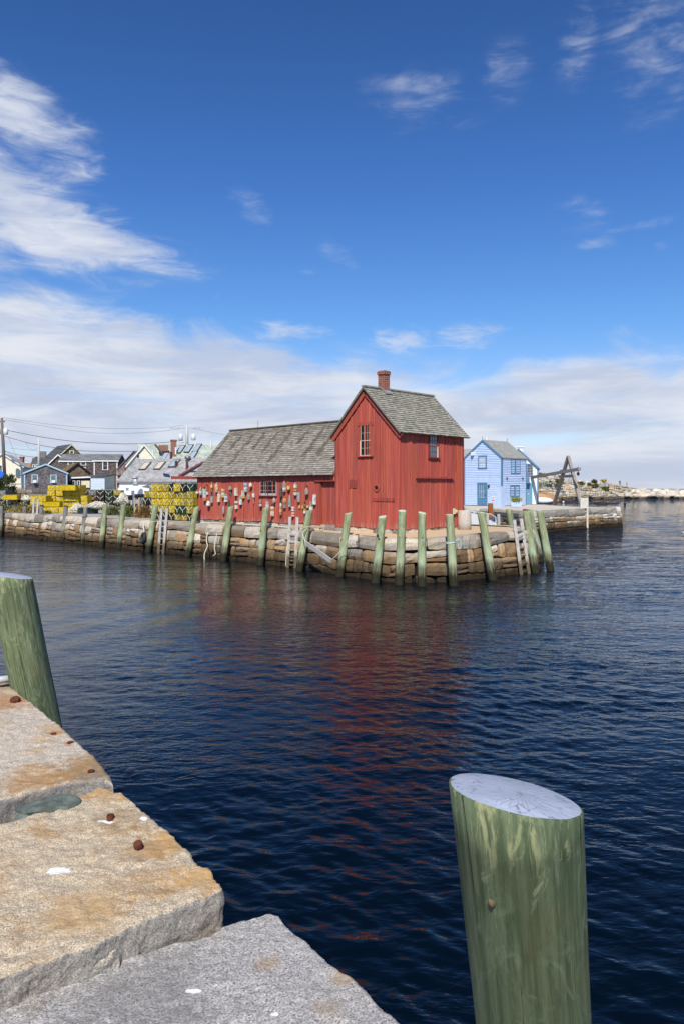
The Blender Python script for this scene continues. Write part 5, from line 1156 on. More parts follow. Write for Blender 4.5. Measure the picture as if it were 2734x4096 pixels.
mb = MB(); q = at(2310, 1878, 66.3) - o_; mb.tube([q + Vector((0, 0, .25)), q - Vector((0, 0, .25))], .03, 6); mb.lathe([(.03, -.55), (.11, -.5), (.13, -.35), (.06, -.22)], q, 8); mb.build('hook', mblk, bo_)
# mooring post with white boards and ladder at the pier edge
pp = Vector((19.75, 61.3, 0)); mwb = plain('weathered_white_boards', (.60, .57, .49), .85, .2, .2, 0, 4)
lb = thing('pier_ladder', 'ladder with weathered white board top at the pier edge below the derrick', 'ladder', pp)
for k in (-.25, .25): mb = MB(); mb.box(k - .07, k + .07, -.10, .06, -.4, 2.5); mb.build('rail', mwb, lb)
for k in range(5): mb = MB(); mb.box(-.2, .2, -.06, .0, .25 + k * .27, .31 + k * .27); mb.build('rung', mwb, lb)
mb = MB(); mb.box(-.18, .18, -.13, -.04, 1.62, 2.48); mb.build('board', mwb, lb)

# ------------------------------------------------------------------ concrete drum, boat, stakes, hanging things on the shack quay
def conc():
    n = NT('pitted_concrete'); p = n.pos(); a = n.noise(p, 45, 4, .7); b = n.noise(p, 5, 5, .65); c = n.mix(n.ramp(a, .38, .62), (.36, .32, .28), (.58, .53, .46)); c = n.mix(n.ramp(b, .5, .7, 0, .4), c, (.42, .36, .29)); return n.done(c, .92, n.bump(n.math('ADD', a, b), .012), .15)
mconc = conc(); mb = MB(); mb.lathe([(.272, -.1), (.268, .3), (.258, .74), (.245, .765), (.12, .77)], n=36); o = mb.build('concrete_drum', mconc, None, True); o.location = gnd(1856, 2118, 1.60); tag(o, 'stout pitted concrete drum standing beside the right corner of the red shack', 'concrete drum')
mhull = plain('white_hull', (.78, .79, .80), .3, .5, .05); mnav = plain('navy_cowling', (.045, .06, .10), .25, .5, .15); mal = plain('aluminium_tube', (.62, .64, .66), .35, .5, .1, .4)
bt = thing('motor_boat', 'white motor boat with rail and navy outboard behind the quay tip', 'boat', at(1885, 2105, 37.5) * 1, R(8)); bt.location.z = 0
mb = MB(); st = []
for i in range(9):      # hull sections, bow to the left
    u = i / 8; x = -2.0 + 3.0 * u; wv = .95 * math.sin(min(1, u * 1.7 + .02) * math.pi / 2); zs = 2.06 if u < .6 else 2.06 - 1.35 * (u - .6); st += [(x - .35 * (1 - u) * 0, 0, -.2 + .35 * (1 - u) ** 3), (x, -wv * .7, .25 + .2 * (1 - u)), (x, -wv, zs), (x, wv, zs), (x, wv * .7, .25 + .2 * (1 - u))]
mb.add(st, [[i * 5 + k, i * 5 + (k + 1) % 5, i * 5 + 5 + (k + 1) % 5, i * 5 + 5 + k] for i in range(8) for k in range(5)] + [[0, 1, 2, 3, 4], [40, 44, 43, 42, 41]]); mb.build('hull', mhull, bt)
for sy in (-.7, .7):
    mb = MB(); mb.tube([(-1.3, sy * .7, 1.85), (-.9, sy, 2.22), (0, sy, 2.10), (.75, sy, 1.98), (.98, sy, 1.85), (1.02, sy, 1.62), (.9, sy, 1.42)], .028, 8); mb.tube([(-.3, sy, 2.13), (-.3, sy, 1.6)], .02, 6); mb.tube([(-.15, sy, 2.12), (.2, sy, 1.5)], .02, 6); mb.build('rail', mal, bt)
mb = MB(); mb.blob((.98, -.1, 1.55), .38, .28, .26, 12, .08, 2); mb.box(1.02, 1.15, -.2, .0, .0, 1.4); om = mb.build('outboard_motor', mnav, bt, True)
for k in range(2): mb = MB(); mb.beam((1.02 + k * .16, -.392, 1.42), (1.14 + k * .16, -.36, 1.68), .012, .035); mb.build('stripe', mhull, om)
for px, tp, Y, lab in ((1991, 2056, 33.0, 'short grey stake with flat top right of the navy outboard'), (1946, 2055, 33.2, 'short grey stake half hidden by the leaning green piling')):
    mb = MB(); q = at(px, tp, Y); mb.beam((q.x + .05, q.y, .2), q, .12, .12, 0, .5, (0, 1, 0)); o = mb.build('stake', mlad); tag(o, lab, 'stake')
mb = MB(); r_ = random.Random(3)
def rope(label, pts, r=.018, mat=None, name='rope', grp=None, n=6):
    b = MB(); v = [Vector(p) for p in pts]; out = []
    for i in range(len(v) - 1):      # Catmull-Rom
        p0, p1, p2, p3 = v[max(i - 1, 0)], v[i], v[i + 1], v[min(i + 2, len(v) - 1)]
        for k in range(5):
            t = k / 5; out.append(.5 * ((2 * p1) + (p2 - p0) * t + (2 * p0 - 5 * p1 + 4 * p2 - p3) * t * t + (3 * p1 - p0 - 3 * p2 + p3) * t ** 3))
    out.append(v[-1]); b.tube(out, r, n); o = b.build(name, mat or mrope, None, True); return tag(o, label, 'rope', grp)
mwr = plain('white_rope', (.60, .56, .46), .9, .1, .25, 0, 25); mtur = plain('turquoise_rope', (.42, .58, .54), .9, .1, .2)
rope('white rope hanging down the quay wall into the water, left of the corner', [at(835, 2093, 36.0), at(832, 2125, 35.8), at(826, 2160, 35.2), at(830, 2185, 34.9), at(818, 2215, 34.6), at(818, 2243, 34.3)], .022, mwr)
rope('short white rope hanging in the quay joints right of the long one', [at(869, 2132, 34.9), at(862, 2160, 34.8), at(858, 2190, 34.6), at(862, 2215, 34.3), at(853, 2223, 34.0)], .018, mwr)
def coil_on(i, py, turns, r, mat, label, par=False):
    o, f0, t0, rad = piles[i]; b = []
    zc = at(0, py, f0.y + .5).z; k = (zc - f0.z) / (t0.z - f0.z); c = f0.lerp(t0, k)
    for j in range(int(turns * 16) + 1):
        t = 2 * math.pi * j / 16; b.append((c.x + (rad + .02) * math.cos(t), c.y + (rad + .02) * math.sin(t), c.z + .02 * math.sin(t * .7) - .035 * j / 16 + .03 * math.cos(t)))
    return b
rope('pale turquoise rope wrapped round a piling with a hanging loop', coil_on(16, 2166, 2.2, .02, mtur, '') + [at(1835, 2158, 26.0), at(1841, 2175, 26.0), at(1840, 2190, 26.0), at(1833, 2196, 26.0), at(1832, 2175, 26.0)], .016, mtur)
rope('cream rope tied round the piling by the tyre', coil_on(7, 2085, 2.1, .02, mwr, ''), .018, mwr)
rope('grey chain-like cord tied round a bare grey piling', coil_on(4, 2065, 2.1, .02, mwr, ''), .016, plain('dark_cord', (.10, .085, .07), .9))
rope('white rope tied round a piling and running to the hanging plank', coil_on(11, 2105, 1.1, .02, mwr, '') + [at(1211, 2130, 29.6), at(1216, 2155, 29.3), at(1224, 2170, 29.2)], .016, mwr)
rope('thin white rope lifting the low end of the hanging plank', [at(1398, 2138, 27.6), at(1390, 2165, 27.5), at(1370, 2195, 27.6), at(1345, 2222, 27.6), at(1326, 2240, 27.7)], .013, mwr)
rope('mustard rope hanging beside a green piling near the rope heap', [at(427, 2080, 42.6), at(430, 2100, 42.5), at(424, 2125, 42.3), at(428, 2150, 42.0)], .022, plain('mustard_rope', (.46, .30, .09), .9))
rope('thin cream rope hanging beside the ladder under the buoys', [at(1160, 2180, 29.6), at(1147, 2190, 29.5), at(1145, 2225, 29.4), at(1143, 2265, 29.3)], .014, mwr)
mb = MB(); pa, pb = at(1224, 2173, 29.1), at(1324, 2244, 27.6); mb.beam(pa, pb, .05, .17, 0, .6, (0, 0, 1)); o = mb.build('plank', mlad); tag(o, 'grey plank slung by ropes aslant between two green pilings', 'plank')
rope('long pale hawser lying along the top edge of the quay', [at(790, 2090, 37.2), at(880, 2093, 35.9), at(1000, 2099, 34.2), at(1110, 2106, 32.9), at(1200, 2114, 31.4), at(1290, 2119, 30.5)], .03, mwr)
# tyre
mb = MB(); N_ = 28
for i in range(N_):
    for k in range(10):
        t, a = 2 * math.pi * i / N_, 2 * math.pi * k / 10; rr = .245 + .075 * math.cos(a) * (1.0); mb.v.append((rr * math.cos(t), .095 * math.sin(a), rr * math.sin(t)))
for i in range(N_):
    for k in range(10): a = (i, k); mb.f.append([i * 10 + k, i * 10 + (k + 1) % 10, ((i + 1) % N_) * 10 + (k + 1) % 10, ((i + 1) % N_) * 10 + k]); mb.m.append(0); mb.t.append(.5); mb.h.append(.5)
o = mb.build('tyre', plain('tyre_rubber', (.028, .028, .03), .75, .3, .3), None, True); o.location = at(574, 2153, 38.9); o.rotation_euler = (R(-8), 0, R(-62)); tag(o, 'black rubber tyre hung as a fender on the quay wall', 'tyre')
rope('rope and rag holding the tyre fender', [at(576, 2092, 39.4), at(573, 2105, 39.2), at(577, 2122, 39.0), at(574, 2138, 38.95)], .03, mwr)
for i, (px, py) in enumerate(((78, 2072), (196, 2078), (207, 2079), (290, 2085), (364, 2098), (464, 2105), (581, 2110), (668, 2110), (1427, 2140), (1284, 2114))):
    b = MB(); s_ = 50 - (px / 1400) * 22.5; q = at(px, py, 52.2 - px * .0178 if px < 1100 else 27.6 if px > 1400 else 30.6); b.tube([(-.05, 0, 0), (-.05, -.1, .02), (.05, -.1, .02), (.05, 0, 0), (.05, -.03, -.30)], .018, 5); o = b.build('iron_staple', mrust); o.location = q; tag(o, 'rusty iron mooring staple in the quay wall', 'mooring staple', 'mooring staples in the quay wall')
# ------------------------------------------------------------------ town behind the quay, on rising ground
def zland(x, y):
    d = y + .25 * x
    return 3.05 + max(0, (d - 75)) * .004
LB = [(-75, 91), (-47, 88.2), (-32, 86.8), (-27.6, 83), (-21, 82), (-16, 80), (-4, 76), (2, 82), (-2, 112), (-20, 190), (-120, 190), (-120, 91)]
mland = plain('town_ground', (.25, .24, .22), .95, .1, .3, 0, .8)
ground_sheet('town_ground', LB, lambda x, y: zland(x, y) if x < -27 else 1.9 + min(1.2, max(0, (y - 84) * .08)), 5.0, mland, 'town ground above the retaining wall')
ground_sheet('yard_ground', [(-75, 80), (-20, 60), (-12, 57), (-3, 70), (-3, 80), (-16, 86), (-30, 90), (-75, 95)], lambda x, y: 1.57 + .02 * nz(x * .3, y * .3) + max(0, (y - 74)) * .015, 3.0, mgrav, 'gravel yard between the trap stacks and the town')
mret = wall_stone_mat('retaining_granite', False, (.21, .19, .165), (.23, .18, .13))
rw = thing('retaining_wall', 'brown granite retaining wall under the blue-trimmed grey cottage', 'wall', (0, 0, 0)); mb = MB()
masonry(mb, [(-75, 90.5, 3.1), (-47, 87.9, 3.1), (-32.5, 86.5, 3.1)], 1.5, [0, .35, .68, 1], (.5, 1.2), .05, .5, .08, .02, .06, 61); mb.build('wall', mret, rw)
mb = MB(); mb.add([(-75, 90.8, 1.4), (-32.5, 86.8, 1.4), (-32.5, 86.8, 3.0), (-75, 90.8, 3.0)], [(0, 1, 2, 3)]); mb.build('core', mdark, rw)
msh_g = siding_mat('grey_brown_shingle', (.135, .118, .125), .19, shing=True, var=.25); msh_d = siding_mat('dark_brown_shingle', (.115, .092, .085), .19, shing=True, var=.25); msh_b = siding_mat('brown_shingle', (.175, .125, .085), .17, shing=True)
mcrm = siding_mat('cream_clapboard', (.74, .70, .55), .15, var=.06, dark=.25); mwcl = siding_mat('white_paint_boards', (.78, .79, .78), .2, var=.06, dark=.12); mol = siding_mat('olive_clapboard', (.165, .14, .055), .15, var=.1); mlb = siding_mat('pale_blue_white_boards', (.50, .58, .64), .2, var=.08, dark=.3)
ra_dk = asphalt_mat('charcoal_roofing', (.085, .085, .09)); ra_gr = asphalt_mat('grey_roofing', (.17, .17, .175)); ra_lt = asphalt_mat('pale_grey_roofing', (.36, .355, .345)); ra_br = asphalt_mat('brown_roofing', (.17, .12, .065)); ra_gn = asphalt_mat('pale_green_roofing', (.35, .395, .335)); ra_lav = asphalt_mat('weathered_lavender_grey_roofing', (.30, .295, .295)); ra_or = asphalt_mat('orange_brown_roofing', (.34, .18, .09))
mlbt = plain('sky_blue_trim', (.33, .50, .60), .6, .3, .1)
s1c = .3189
c1 = lambda x, y: (x * s1c, 1640 + y * s1c)
c2 = lambda x, y: (400 + x * s1c, 1640 + y * s1c)
def org_px(px, py, Y): return at(px, py, Y)
# blue-trimmed grey cottage
o = org_px(*c1(305, 1006), 90); cot, FP, RP, LP = house('cottage', 'low grey shingled cottage with sky blue trim and two window air conditioners', o, R(18), 4.85, 7, 2.05, 1.05, msh_g, ra_lt, mlbt, 'y', .15, rk=.12)
for q in ((408, 818, 470, 915), (642, 820, 704, 915)):
    a = c1(q[0], q[1]) + c1(q[2], q[3]); w_ = win_px(cot, FP, a, 1, 2, mwinw, mlbt, cw=.09, out=.05, curtain=.4)
    x0, z0 = locx(cot, a[0], a[3]); x1, _ = locx(cot, a[2], a[3]); mb = MB(); mb.pbox(FP, x0 + .1, x1 - .05, .02, .5, z0 + .02, z0 + .34); mb.build('air_conditioner', mtrimw, w_)
mb = MB(); mb.pbox(LP, 3.2, 3.75, 0, .05, .05, 1.95); mb.build('door', mtrimw, cot)
mb = MB(); mb.pbox(LP, .5, 2.2, 0, .6, 1.75, 1.8); mb.build('awning', ra_dk, cot)
mb = MB(); mb.lathe([(.1, 0), (.1, .25), (.28, .3), (.28, .42), (.1, .5)], (2.2, 2.6, 2.7), 10); mb.build('roof_vent', plain('galvanised', (.45, .46, .46), .4, .5, .2, .4), cot)
# long dark shingled house
o = org_px(*c1(1180, 990), 108); lh, FP, RP, LP = house('long_house', 'long two-storey dark shingled house with white windows and grey roof', o, R(6), 3.3 * 1.0, 5.5, 4.05, .95, msh_d, ra_gr, mtrimw, 'x', .12)
win_px(lh, FP, c1(1296, 650) + c1(1350, 750), 1, 2, mwinw, mtrimw, cw=.1, out=.06)
win_px(lh, FP, c1(1318, 858) + c1(1368, 950), 1, 1, mwinw, mtrimw, cw=.08, out=.06, hung=False, curtain=.3); win_px(lh, FP, c1(1385, 858) + c1(1408, 950), 1, 1, mwinw, mtrimw, cw=.08, out=.06, hung=False)
o2 = org_px(*c1(755, 990), 109.2); _, FP2, RP2, LP2 = house('w', '', o2, R(6), 4.85, 4.6, 4.05, 1.0, msh_d, ra_gr, mtrimw, 'x', .12, root=lh, corner=False)
def win_root(P, a0, a1, z0, z1, **kw): return window(lh, P, a0, a1, z0, z1, 1, 2, mwinw, mtrimw, mgl2, **kw)
for q in ((850, 648, 905, 685), (1010, 650, 1065, 690), (1012, 722, 1065, 756)):
    a0, z1 = locx(lh, *c1(q[0], q[1]), ylocal=1.2); a1, z0 = locx(lh, *c1(q[2], q[3]), ylocal=1.2)
    P_ = lambda a, o, z: (a, 1.2 + .0 - o + (FP2(0, 0, 0)[1] - 1.2), z); window(lh, P_, a0, a1, z0, z1, 1, 1, mwinw, mtrimw, mgl2, cw=.09, out=.06, hung=False)
o3 = org_px(*c1(600, 990), 111); _, FP3, RP3, LP3 = house('w', '', o3, R(28), 3.1, 4.6, 3.5, 1.55, msh_d, ra_gr, mtrimw, 'y', .12, root=lh, corner=False)
# olive house behind
t, FP, RP, LP = house('olive_house', 'tall olive green gabled house with charcoal roof behind the long dark house', at(287, 1960, 130) + Vector((-2.4, -1.9, 0)), R(38), 6.0, 7.5, 5.0, 2.85, mol, ra_dk, plain('cream_trim', (.66, .62, .48), .6), 'y', .2, corner=False)
win_px(t, FP, c1(882, 515) + c1(920, 545), 1, 1, mwinw, mtrimw, cw=.12, out=.06, hung=False)
t, FP, RP, LP = house('olive_wing', 'low olive house wing with charcoal roof left of the long dark house', at(124, 1960, 122), R(12), 3.4, 5, 3.3, 1.9, mol, ra_dk, plain('cream_trim', (.66, .62, .48), .6), 'x', .3, corner=False)
for q in ((412, 690, 436, 715), (458, 686, 482, 708)): win_px(t, FP, c1(q[0], q[1]) + c1(q[2], q[3]), 1, 1, mwinw, mtrimw, cw=.08, out=.06, hung=False)
mb = MB(); mb.box(.9, 1.9, 2.4, 3.0, 5.0, 6.4); mb.build('roof_screen', mtimb, t)
# brown hut, dark shop front, pale shed
o = org_px(*c1(815, 975), 100); t, FP, RP, LP = house('brown_hut', 'brown shingled hut with sagging brown roof and black rake boards', o, R(30), 3.25, 5.5, 1.95, 1.3, msh_b, ra_br, plain('black_trim', (.02, .02, .02), .7), 'y', .15, corner=False)
def flat_box(name, label, px0, px1, pt, pb, Y, D, mat, mroof, cat='shed', slope=0.0, trim=None):
    o = at(px0, pb, Y); w_ = (px1 - px0) * Y / F; h = (pb - pt) * Y / F; t = thing(name, label, cat, o, 0)
    mb = MB(); mb.hexa([(0, 0, 0), (w_, 0, 0), (w_, D, 0), (0, D, 0), (0, 0, h), (w_, 0, h + slope), (w_, D, h + .25 + slope), (0, D, h + .25)]); mb.build('wall', mat, t)
    mb = MB(); mb.hexa([(-.15, -.2, h + .01), (w_ + .15, -.2, h + .01 + slope), (w_ + .15, D + .1, h + .3 + slope), (-.15, D + .1, h + .3), (-.15, -.2, h + .12), (w_ + .15, -.2, h + .12 + slope), (w_ + .15, D + .1, h + .4 + slope), (-.15, D + .1, h + .4)]); mb.build('roof', mroof, t)
    if trim: mb = MB(); mb.hexa([(-.18, -.24, h - .06), (w_ + .18, -.24, h - .06 + slope), (w_ + .18, -.2, h - .06 + slope), (-.18, -.2, h - .06), (-.18, -.24, h + .13), (w_ + .18, -.24, h + .13 + slope), (w_ + .18, -.2, h + .13 + slope), (-.18, -.2, h + .13)]); mb.build('fascia', trim, t)
    return t, (lambda a, o_, z: (a, -o_, z))
t, FP = flat_box('shop', 'dark low shop front with white fascia and two white windows', 262, 360, 1914, 1955, 96, 4, siding_mat('dark_stained_boards', (.045, .040, .05), .2), ra_dk, 'shop', .15, mtrimw)
for q in ((918, 892, 943, 955), (975, 892, 1000, 955)): win_px(t, FP, c1(q[0], q[1]) + c1(q[2], q[3]), 1, 2, mwinw, mtrimw, cw=.06, out=.05, sill=False)
mb = MB(); x0, z1 = locx(t, *c1(1024, 888)); x1, z0 = locx(t, *c1(1130, 975)); mb.pbox(FP, x0, x1, 0, .05, z0, z1); mb.build('shutter', plain('cream_panel', (.66, .60, .42), .7), t)
t, FP = flat_box('pale_shed', 'flat roofed shed of pale blue-white boards beside the dark shop', *[v for v in (363, 419, 1907, 1965)], 93, 4, mlb, ra_dk)
# houses at the far left
t, FP, RP, LP = house('cream_house', 'cream clapboard gabled house behind the left utility pole', at(-70, 1962, 112), R(14), 5.6, 8, 3.6, 1.9, mcrm, ra_lt, mtrimw, 'y', .2)
win_px(t, FP, (0, 1862, 9, 1885), 1, 2, mwinw, mtrimw, cw=.12, out=.06)
t, FP, RP, LP = house('orange_roofed_house', 'distant house with orange-brown roof and two brick chimneys', at(44, 1962, 150), R(-4), 5.2, 7, 4.2, 1.3, siding_mat('dark_red_brown_wall', (.12, .06, .045), .2), ra_or, None, 'x', .3)
for x, w_ in ((.55, .7), (3.9, .7)): mb = MB(); mb.box(x - w_ / 2, x + w_ / 2, 3.1, 3.8, 4.6, 6.7); mb.box(x - w_ / 2 - .08, x + w_ / 2 + .08, 3.02, 3.88, 6.7, 6.9); mb.build('chimney', mbrick, t)
# grey roofed house with a red balcony, cream house with green roofs, long white shed
o = at(470, 1962, 104); t, FP, RP, LP = house('balcony_house', 'steep grey roofed house with red-brown balcony behind the long white building', o, R(4), 4.6, 6, 2.9, 2.55, siding_mat('grey_brown_gable', (.24, .22, .21), .2, shing=True), asphalt_mat('brown_grey_roofing', (.24, .22, .21)), None, 'y', .05, corner=False)
mb = MB(); x0, z1 = locx(t, *c2(315, 672)); x1, z0 = locx(t, *c2(352, 760)); mb.pbox(FP, x0, x1, .02, .4, z0, z1 - .1); mb.build('door', plain('red_brown_door', (.17, .035, .03), .7), t)
mb = MB()
for k in range(9): mb.pbox(FP, .1 + k * .42, .15 + k * .42, .8, .85, 2.15, 3.0)
mb.pbox(FP, 0, 3.6, .02, .9, 2.05, 2.15); mb.pbox(FP, 0, 3.6, .78, .88, 2.98, 3.06); mb.build('balcony', plain('red_brown_rail', (.19, .06, .05), .7), t)
for sx in (-1, 1): mb = MB(); q = Vector((3.6, -.3, 3.85)); mb.beam(q, q + Vector((sx * .75, 0, -1.0)), .1, .1); mb.build('dormer_board', mtrimw, t)
gc, FP, RP, LP = house('green_roofed_house', 'cream clapboard house with arched window and pale green roofs', at(506, 1962, 92), R(16), 4.2, 7, 3.0, 2.6, mcrm, ra_gn, mtrimw, 'y', .12, corner=False)
_, FPg, RPg, LPg = house('w', '', at(560, 1962, 93.5), R(-26), 11.5, 7.0, 2.5, 3.4, mcrm, ra_gn, None, 'x', .2, root=gc, corner=False)
# arched window of the green roofed house: slabs by pixel position on its walls and roofs
a = c2(462, 560) + c2(495, 606); wn = win_px(gc, FP, a, 1, 1, mwinw, mtrimw, cw=.06, out=.05, hung=False)
x0, z1 = locx(gc, *c2(462, 560)); x1, _ = locx(gc, *c2(495, 560)); r0 = (x1 - x0) / 2; mb = MB(); P_ = FP
for i in range(10):
    t0_, t1_ = math.pi * i / 10, math.pi * (i + 1) / 10; c_ = lambda r, t, o: P_(x0 + r0 + r * math.cos(t), o, z1 + .05 + r * 2.0 * math.sin(t)); mb.hexa([c_(0, t0_, 0), c_(r0, t0_, 0), c_(r0, t1_, 0), c_(0, t1_, 0), c_(0, t0_, .04), c_(r0, t0_, .04), c_(r0, t1_, .04), c_(0, t1_, .04)])
mb.build('arch_pane', mgl2, wn)
def roof_plane(t, hw, D, hr, ang, orgw, ov=0):      # world point + normal of the front slope of a ridge-x roof
    ex = Vector((math.cos(ang), math.sin(ang), 0)); ey = Vector((-ex.y, ex.x, 0)); k = hr / (D / 2)
    p0 = Vector(orgw) + Vector((0, 0, hw + .14)); nrm = (Vector((0, 0, 1)) - ey * k).normalized(); up = (ey + Vector((0, 0, k))).normalized(); return p0, nrm, ex, up
mfrm = plain('skylight_frame', (.07, .06, .055), .5); mskl = NT('skylight_glass'); mskl = mskl.done((.30, .36, .42), .05, None, .8); mtan = plain('skylight_blind', (.52, .46, .36), .3, .5)
def skylight(par, pl, px, py, w_, h, glass):
    p0, nrm, ex, up = pl; q = ray_plane(px, py, p0, nrm); a = par.rotation_euler.z; inv = Matrix.Rotation(-a, 3, 'Z'); L = lambda v: inv @ (v - Vector(par.location))
    mb = MB(); c8 = [L(q + ex * sx * w_ / 2 + up * sy * h / 2 + nrm * sz) for sz in (-.02, .12) for sx, sy in ((-1, -1), (1, -1), (1, 1), (-1, 1))]; mb.hexa(c8); s_ = mb.build('skylight', mfrm, par)
    mb = MB(); c8 = [L(q + ex * sx * w_ * .40 + up * sy * h * .42 + nrm * sz) for sz in (.1, .135) for sx, sy in ((-1, -1), (1, -1), (1, 1), (-1, 1))]; mb.hexa(c8); mb.build('pane', glass, s_)
gpl = roof_plane(gc, 2.5, 7.0, 3.4, R(-26), at(560, 1962, 93.5))
for px, py in ((1016, 497), (1118, 488), (1220, 481), (1172, 572), (815, 590), (875, 588)): skylight(gc, gpl, *c2(px, py), .8, 1.5, mskl)
mb = MB(); q = Vector(gpl[0]) ; inv = Matrix.Rotation(-gc.rotation_euler.z, 3, 'Z'); qq = inv @ (at(*c2(925, 462), 93.3) - Vector(gc.location)); mb.box(qq.x - .34, qq.x + .34, qq.y - .34, qq.y + .34, qq.z - 1.2, qq.z + .74); mb.box(qq.x - .40, qq.x + .40, qq.y - .40, qq.y + .40, qq.z + .74, qq.z + .88); mb.build('chimney', mbrick, gc)
qq = inv @ (at(*c2(795, 458), 96) - Vector(gc.location)); mb = MB(); mb.box(qq.x - .6, qq.x + .6, qq.y - .4, qq.y + .4, qq.z - .6, qq.z + .16); mb.build('chimney', mbrick, gc)
for px, py in ((952, 492), (662, 522), (1392, 406)): mb = MB(); qq = inv @ (at(*c2(px, py + 22), 91.5) - Vector(gc.location)); mb.tube([qq - Vector((0, 0, .4)), qq + Vector((0, 0, .45))], .1, 8); mb.build('vent_pipe', mtrimw, gc)
qq = c2(735, 495); fpl_ang = R(16); exg = Vector((math.cos(fpl_ang), math.sin(fpl_ang), 0)); eyg = Vector((-exg.y, exg.x, 0)); kk = 2.6 / 2.1; og = at(506, 1962, 92) + exg * 4.2 + Vector((0, 0, 3.0 + .14)); ng = (Vector((0, 0, 1)) + exg * kk).normalized(); skylight(gc, (og, ng, eyg, (-exg + Vector((0, 0, kk))).normalized()), *qq, .9, 1.3, mtan)
# long white building with grey roof and skylights
lo_ = at(478, 1975, 83.5); la = R(-28); LWd = 17.5
wb, FPl, RPl, LPl = house('white_building', 'long low white building with weathered grey roof and skylights', lo_, la, LWd, 5.6, 1.48, 2.35, mwcl, ra_lav, None, 'x', .25, corner=False)
wpl = roof_plane(wb, 1.48, 5.6, 2.35, la, lo_)
for px, py, m_ in ((570, 708, mtan), (752, 703, mtan), (936, 675, mskl), (1222, 732, mskl)): skylight(wb, wpl, *c2(px, py), .95, 1.35, m_)
for q in ((905, 912, 950, 972), (1068, 912, 1105, 975), (1150, 918, 1180, 972), (1192, 918, 1216, 972)): win_px(wb, FPl, c2(q[0], q[1]) + c2(q[2], q[3]), 1, 1, mwinw, mtrimw, cw=.05, out=.05, hung=False, sill=False)
win_px(wb, FPl, c2(742, 925) + c2(790, 952), 2, 1, mwinw, mtrimw, cw=.04, out=.05, hung=False, sill=False)
galv = plain('galvanised', (.45, .46, .46), .4, .5, .2, .4)
mb = MB(); inv = Matrix.Rotation(-la, 3, 'Z'); q = inv @ (at(*c2(450, 950), 80.5) - lo_); mb.tube([q, q + Vector((0, 0, .25)), q + Vector((0, 0, .45)), q + Vector((-.12, 0, .7))], .30, 12); mb.lathe([(.27, 0), (.4, .04), (.38, .14), (.16, .2)], q + Vector((-.12, 0, .80)), 12); mb.tube([q + Vector((-.12, 0, .65)), q + Vector((-.12, 0, .84))], .22, 12); mb.build('vent_hood', galv, wb, True)
mb = MB(); p0, nn, ex_, up_ = wpl; q = ray_plane(*c2(1102, 640), p0, nn); q = inv @ (q - lo_); mb.lathe([(.2, 0), (.2, .2), (.36, .28), (.32, .5), (.1, .6)], q, 12); mb.build('roof_ventilator', plain('dull_steel', (.20, .21, .21), .4, .5, .2, .5), wb, True)
for px, py in ((955, 715), (893, 605), (1093, 735)): mb = MB(); q = inv @ (ray_plane(*c2(px, py), p0, nn) - lo_); mb.box(q.x - .1, q.x + .1, q.y - .1, q.y + .1, q.z - .1, q.z + .7); mb.build('stove_pipe', plain('rust_pipe', (.10, .05, .04), .8), wb)
# red eave board of a nearer shed roof beside the shack
mb = MB(); mb.beam(at(*c2(898, 850), 62), at(*c2(1330, 850), 60), .12, .25, 0, .5); o_b = mb.build('red_beam_roof', plain('faded_red_board', (.26, .06, .05), .8, .2, .4), None); tag(o_b, 'faded red eave board of a roof just left of the red shack', 'eave board')
mb = MB(); mb.beam(at(*c2(1005, 828), 70), at(*c2(1300, 660), 76), .3, .25, 0, .4); o_b = mb.build('red_ridge_board', plain('faded_maroon_board', (.20, .075, .07), .8, .2, .4), None); tag(o_b, 'sloping faded maroon rake board above the grey roof by the shack', 'rake board')
mb = MB(); mb.hexa([at(*c2(525, 968), 73), at(*c2(622, 985), 72), at(*c2(622, 985), 75), at(*c2(525, 968), 76), at(*c2(525, 960), 73), at(*c2(624, 930), 72), at(*c2(624, 930), 75), at(*c2(525, 960), 76)]); o_b = mb.build('lean_to', ra_gr, None); tag(o_b, 'small grey lean-to roof against the long white building', 'lean-to')
mb = MB(); q = at(*c2(330, 1040), 66); mb.box(-.75, .6, -.5, .5, 0, 1.45); mb.box(-.6, .1, -.45, .45, 1.45, 1.7); o_b = mb.build('bait_container', mwinw, None); o_b.location = (q.x, q.y, 1.6); tag(o_b, 'white storage container with stepped top before the long white building', 'container')

# ------------------------------------------------------------------ utility poles and wires
mpole = wood('utility_pole_wood', (.17, .14, .115), (.10, .085, .07), (8, 8, .6)); mwire = plain('wire_black', (.012, .012, .012), .7); mtran = plain('transformer_grey', (.62, .64, .64), .5, .4, .15)
def upole(label, px0, py0, px1, py1, Y, r, arm, cans, mat=None):
    a, b_ = at(px0, py0, Y), at(px1, py1, Y); t = thing('utility_pole', label, 'utility pole', a); d = b_ - a
    mb = MB(); mb.tube([(0, 0, -1), d * .5, d], [r * 1.15, r, r * .8], 10); mb.build('pole', mat or mpole, t, True)
    if arm: mb = MB(); mb.beam(d + Vector((-arm[0], 0, arm[2])), d + Vector((arm[1], 0, arm[2])), .16, .2); cr = mb.build('cross_arm', mat or mpole, t)
    if arm:
        for k in (-arm[0] * .9, 0, arm[1] * .9): mb = MB(); mb.lathe([(.05, 0), (.09, .1), (.04, .25)], d + Vector((k, 0, arm[2] + .1)), 8); mb.build('insulator', mtran, cr)
    for x, z in cans: mb = MB(); mb.lathe([(.26, 0), (.32, .05), (.32, .85), (.15, .95)], d + Vector((x, -.1, z)), 12); mb.build('transformer', mtran, t, True)
    return t
upole('leaning brown utility pole with transformers at the left edge of the photo', 20, 1895, 8, 1672, 108, .22, (1.2, .45, -.5), ((-.45, -2.4), (.62, -2.4)))
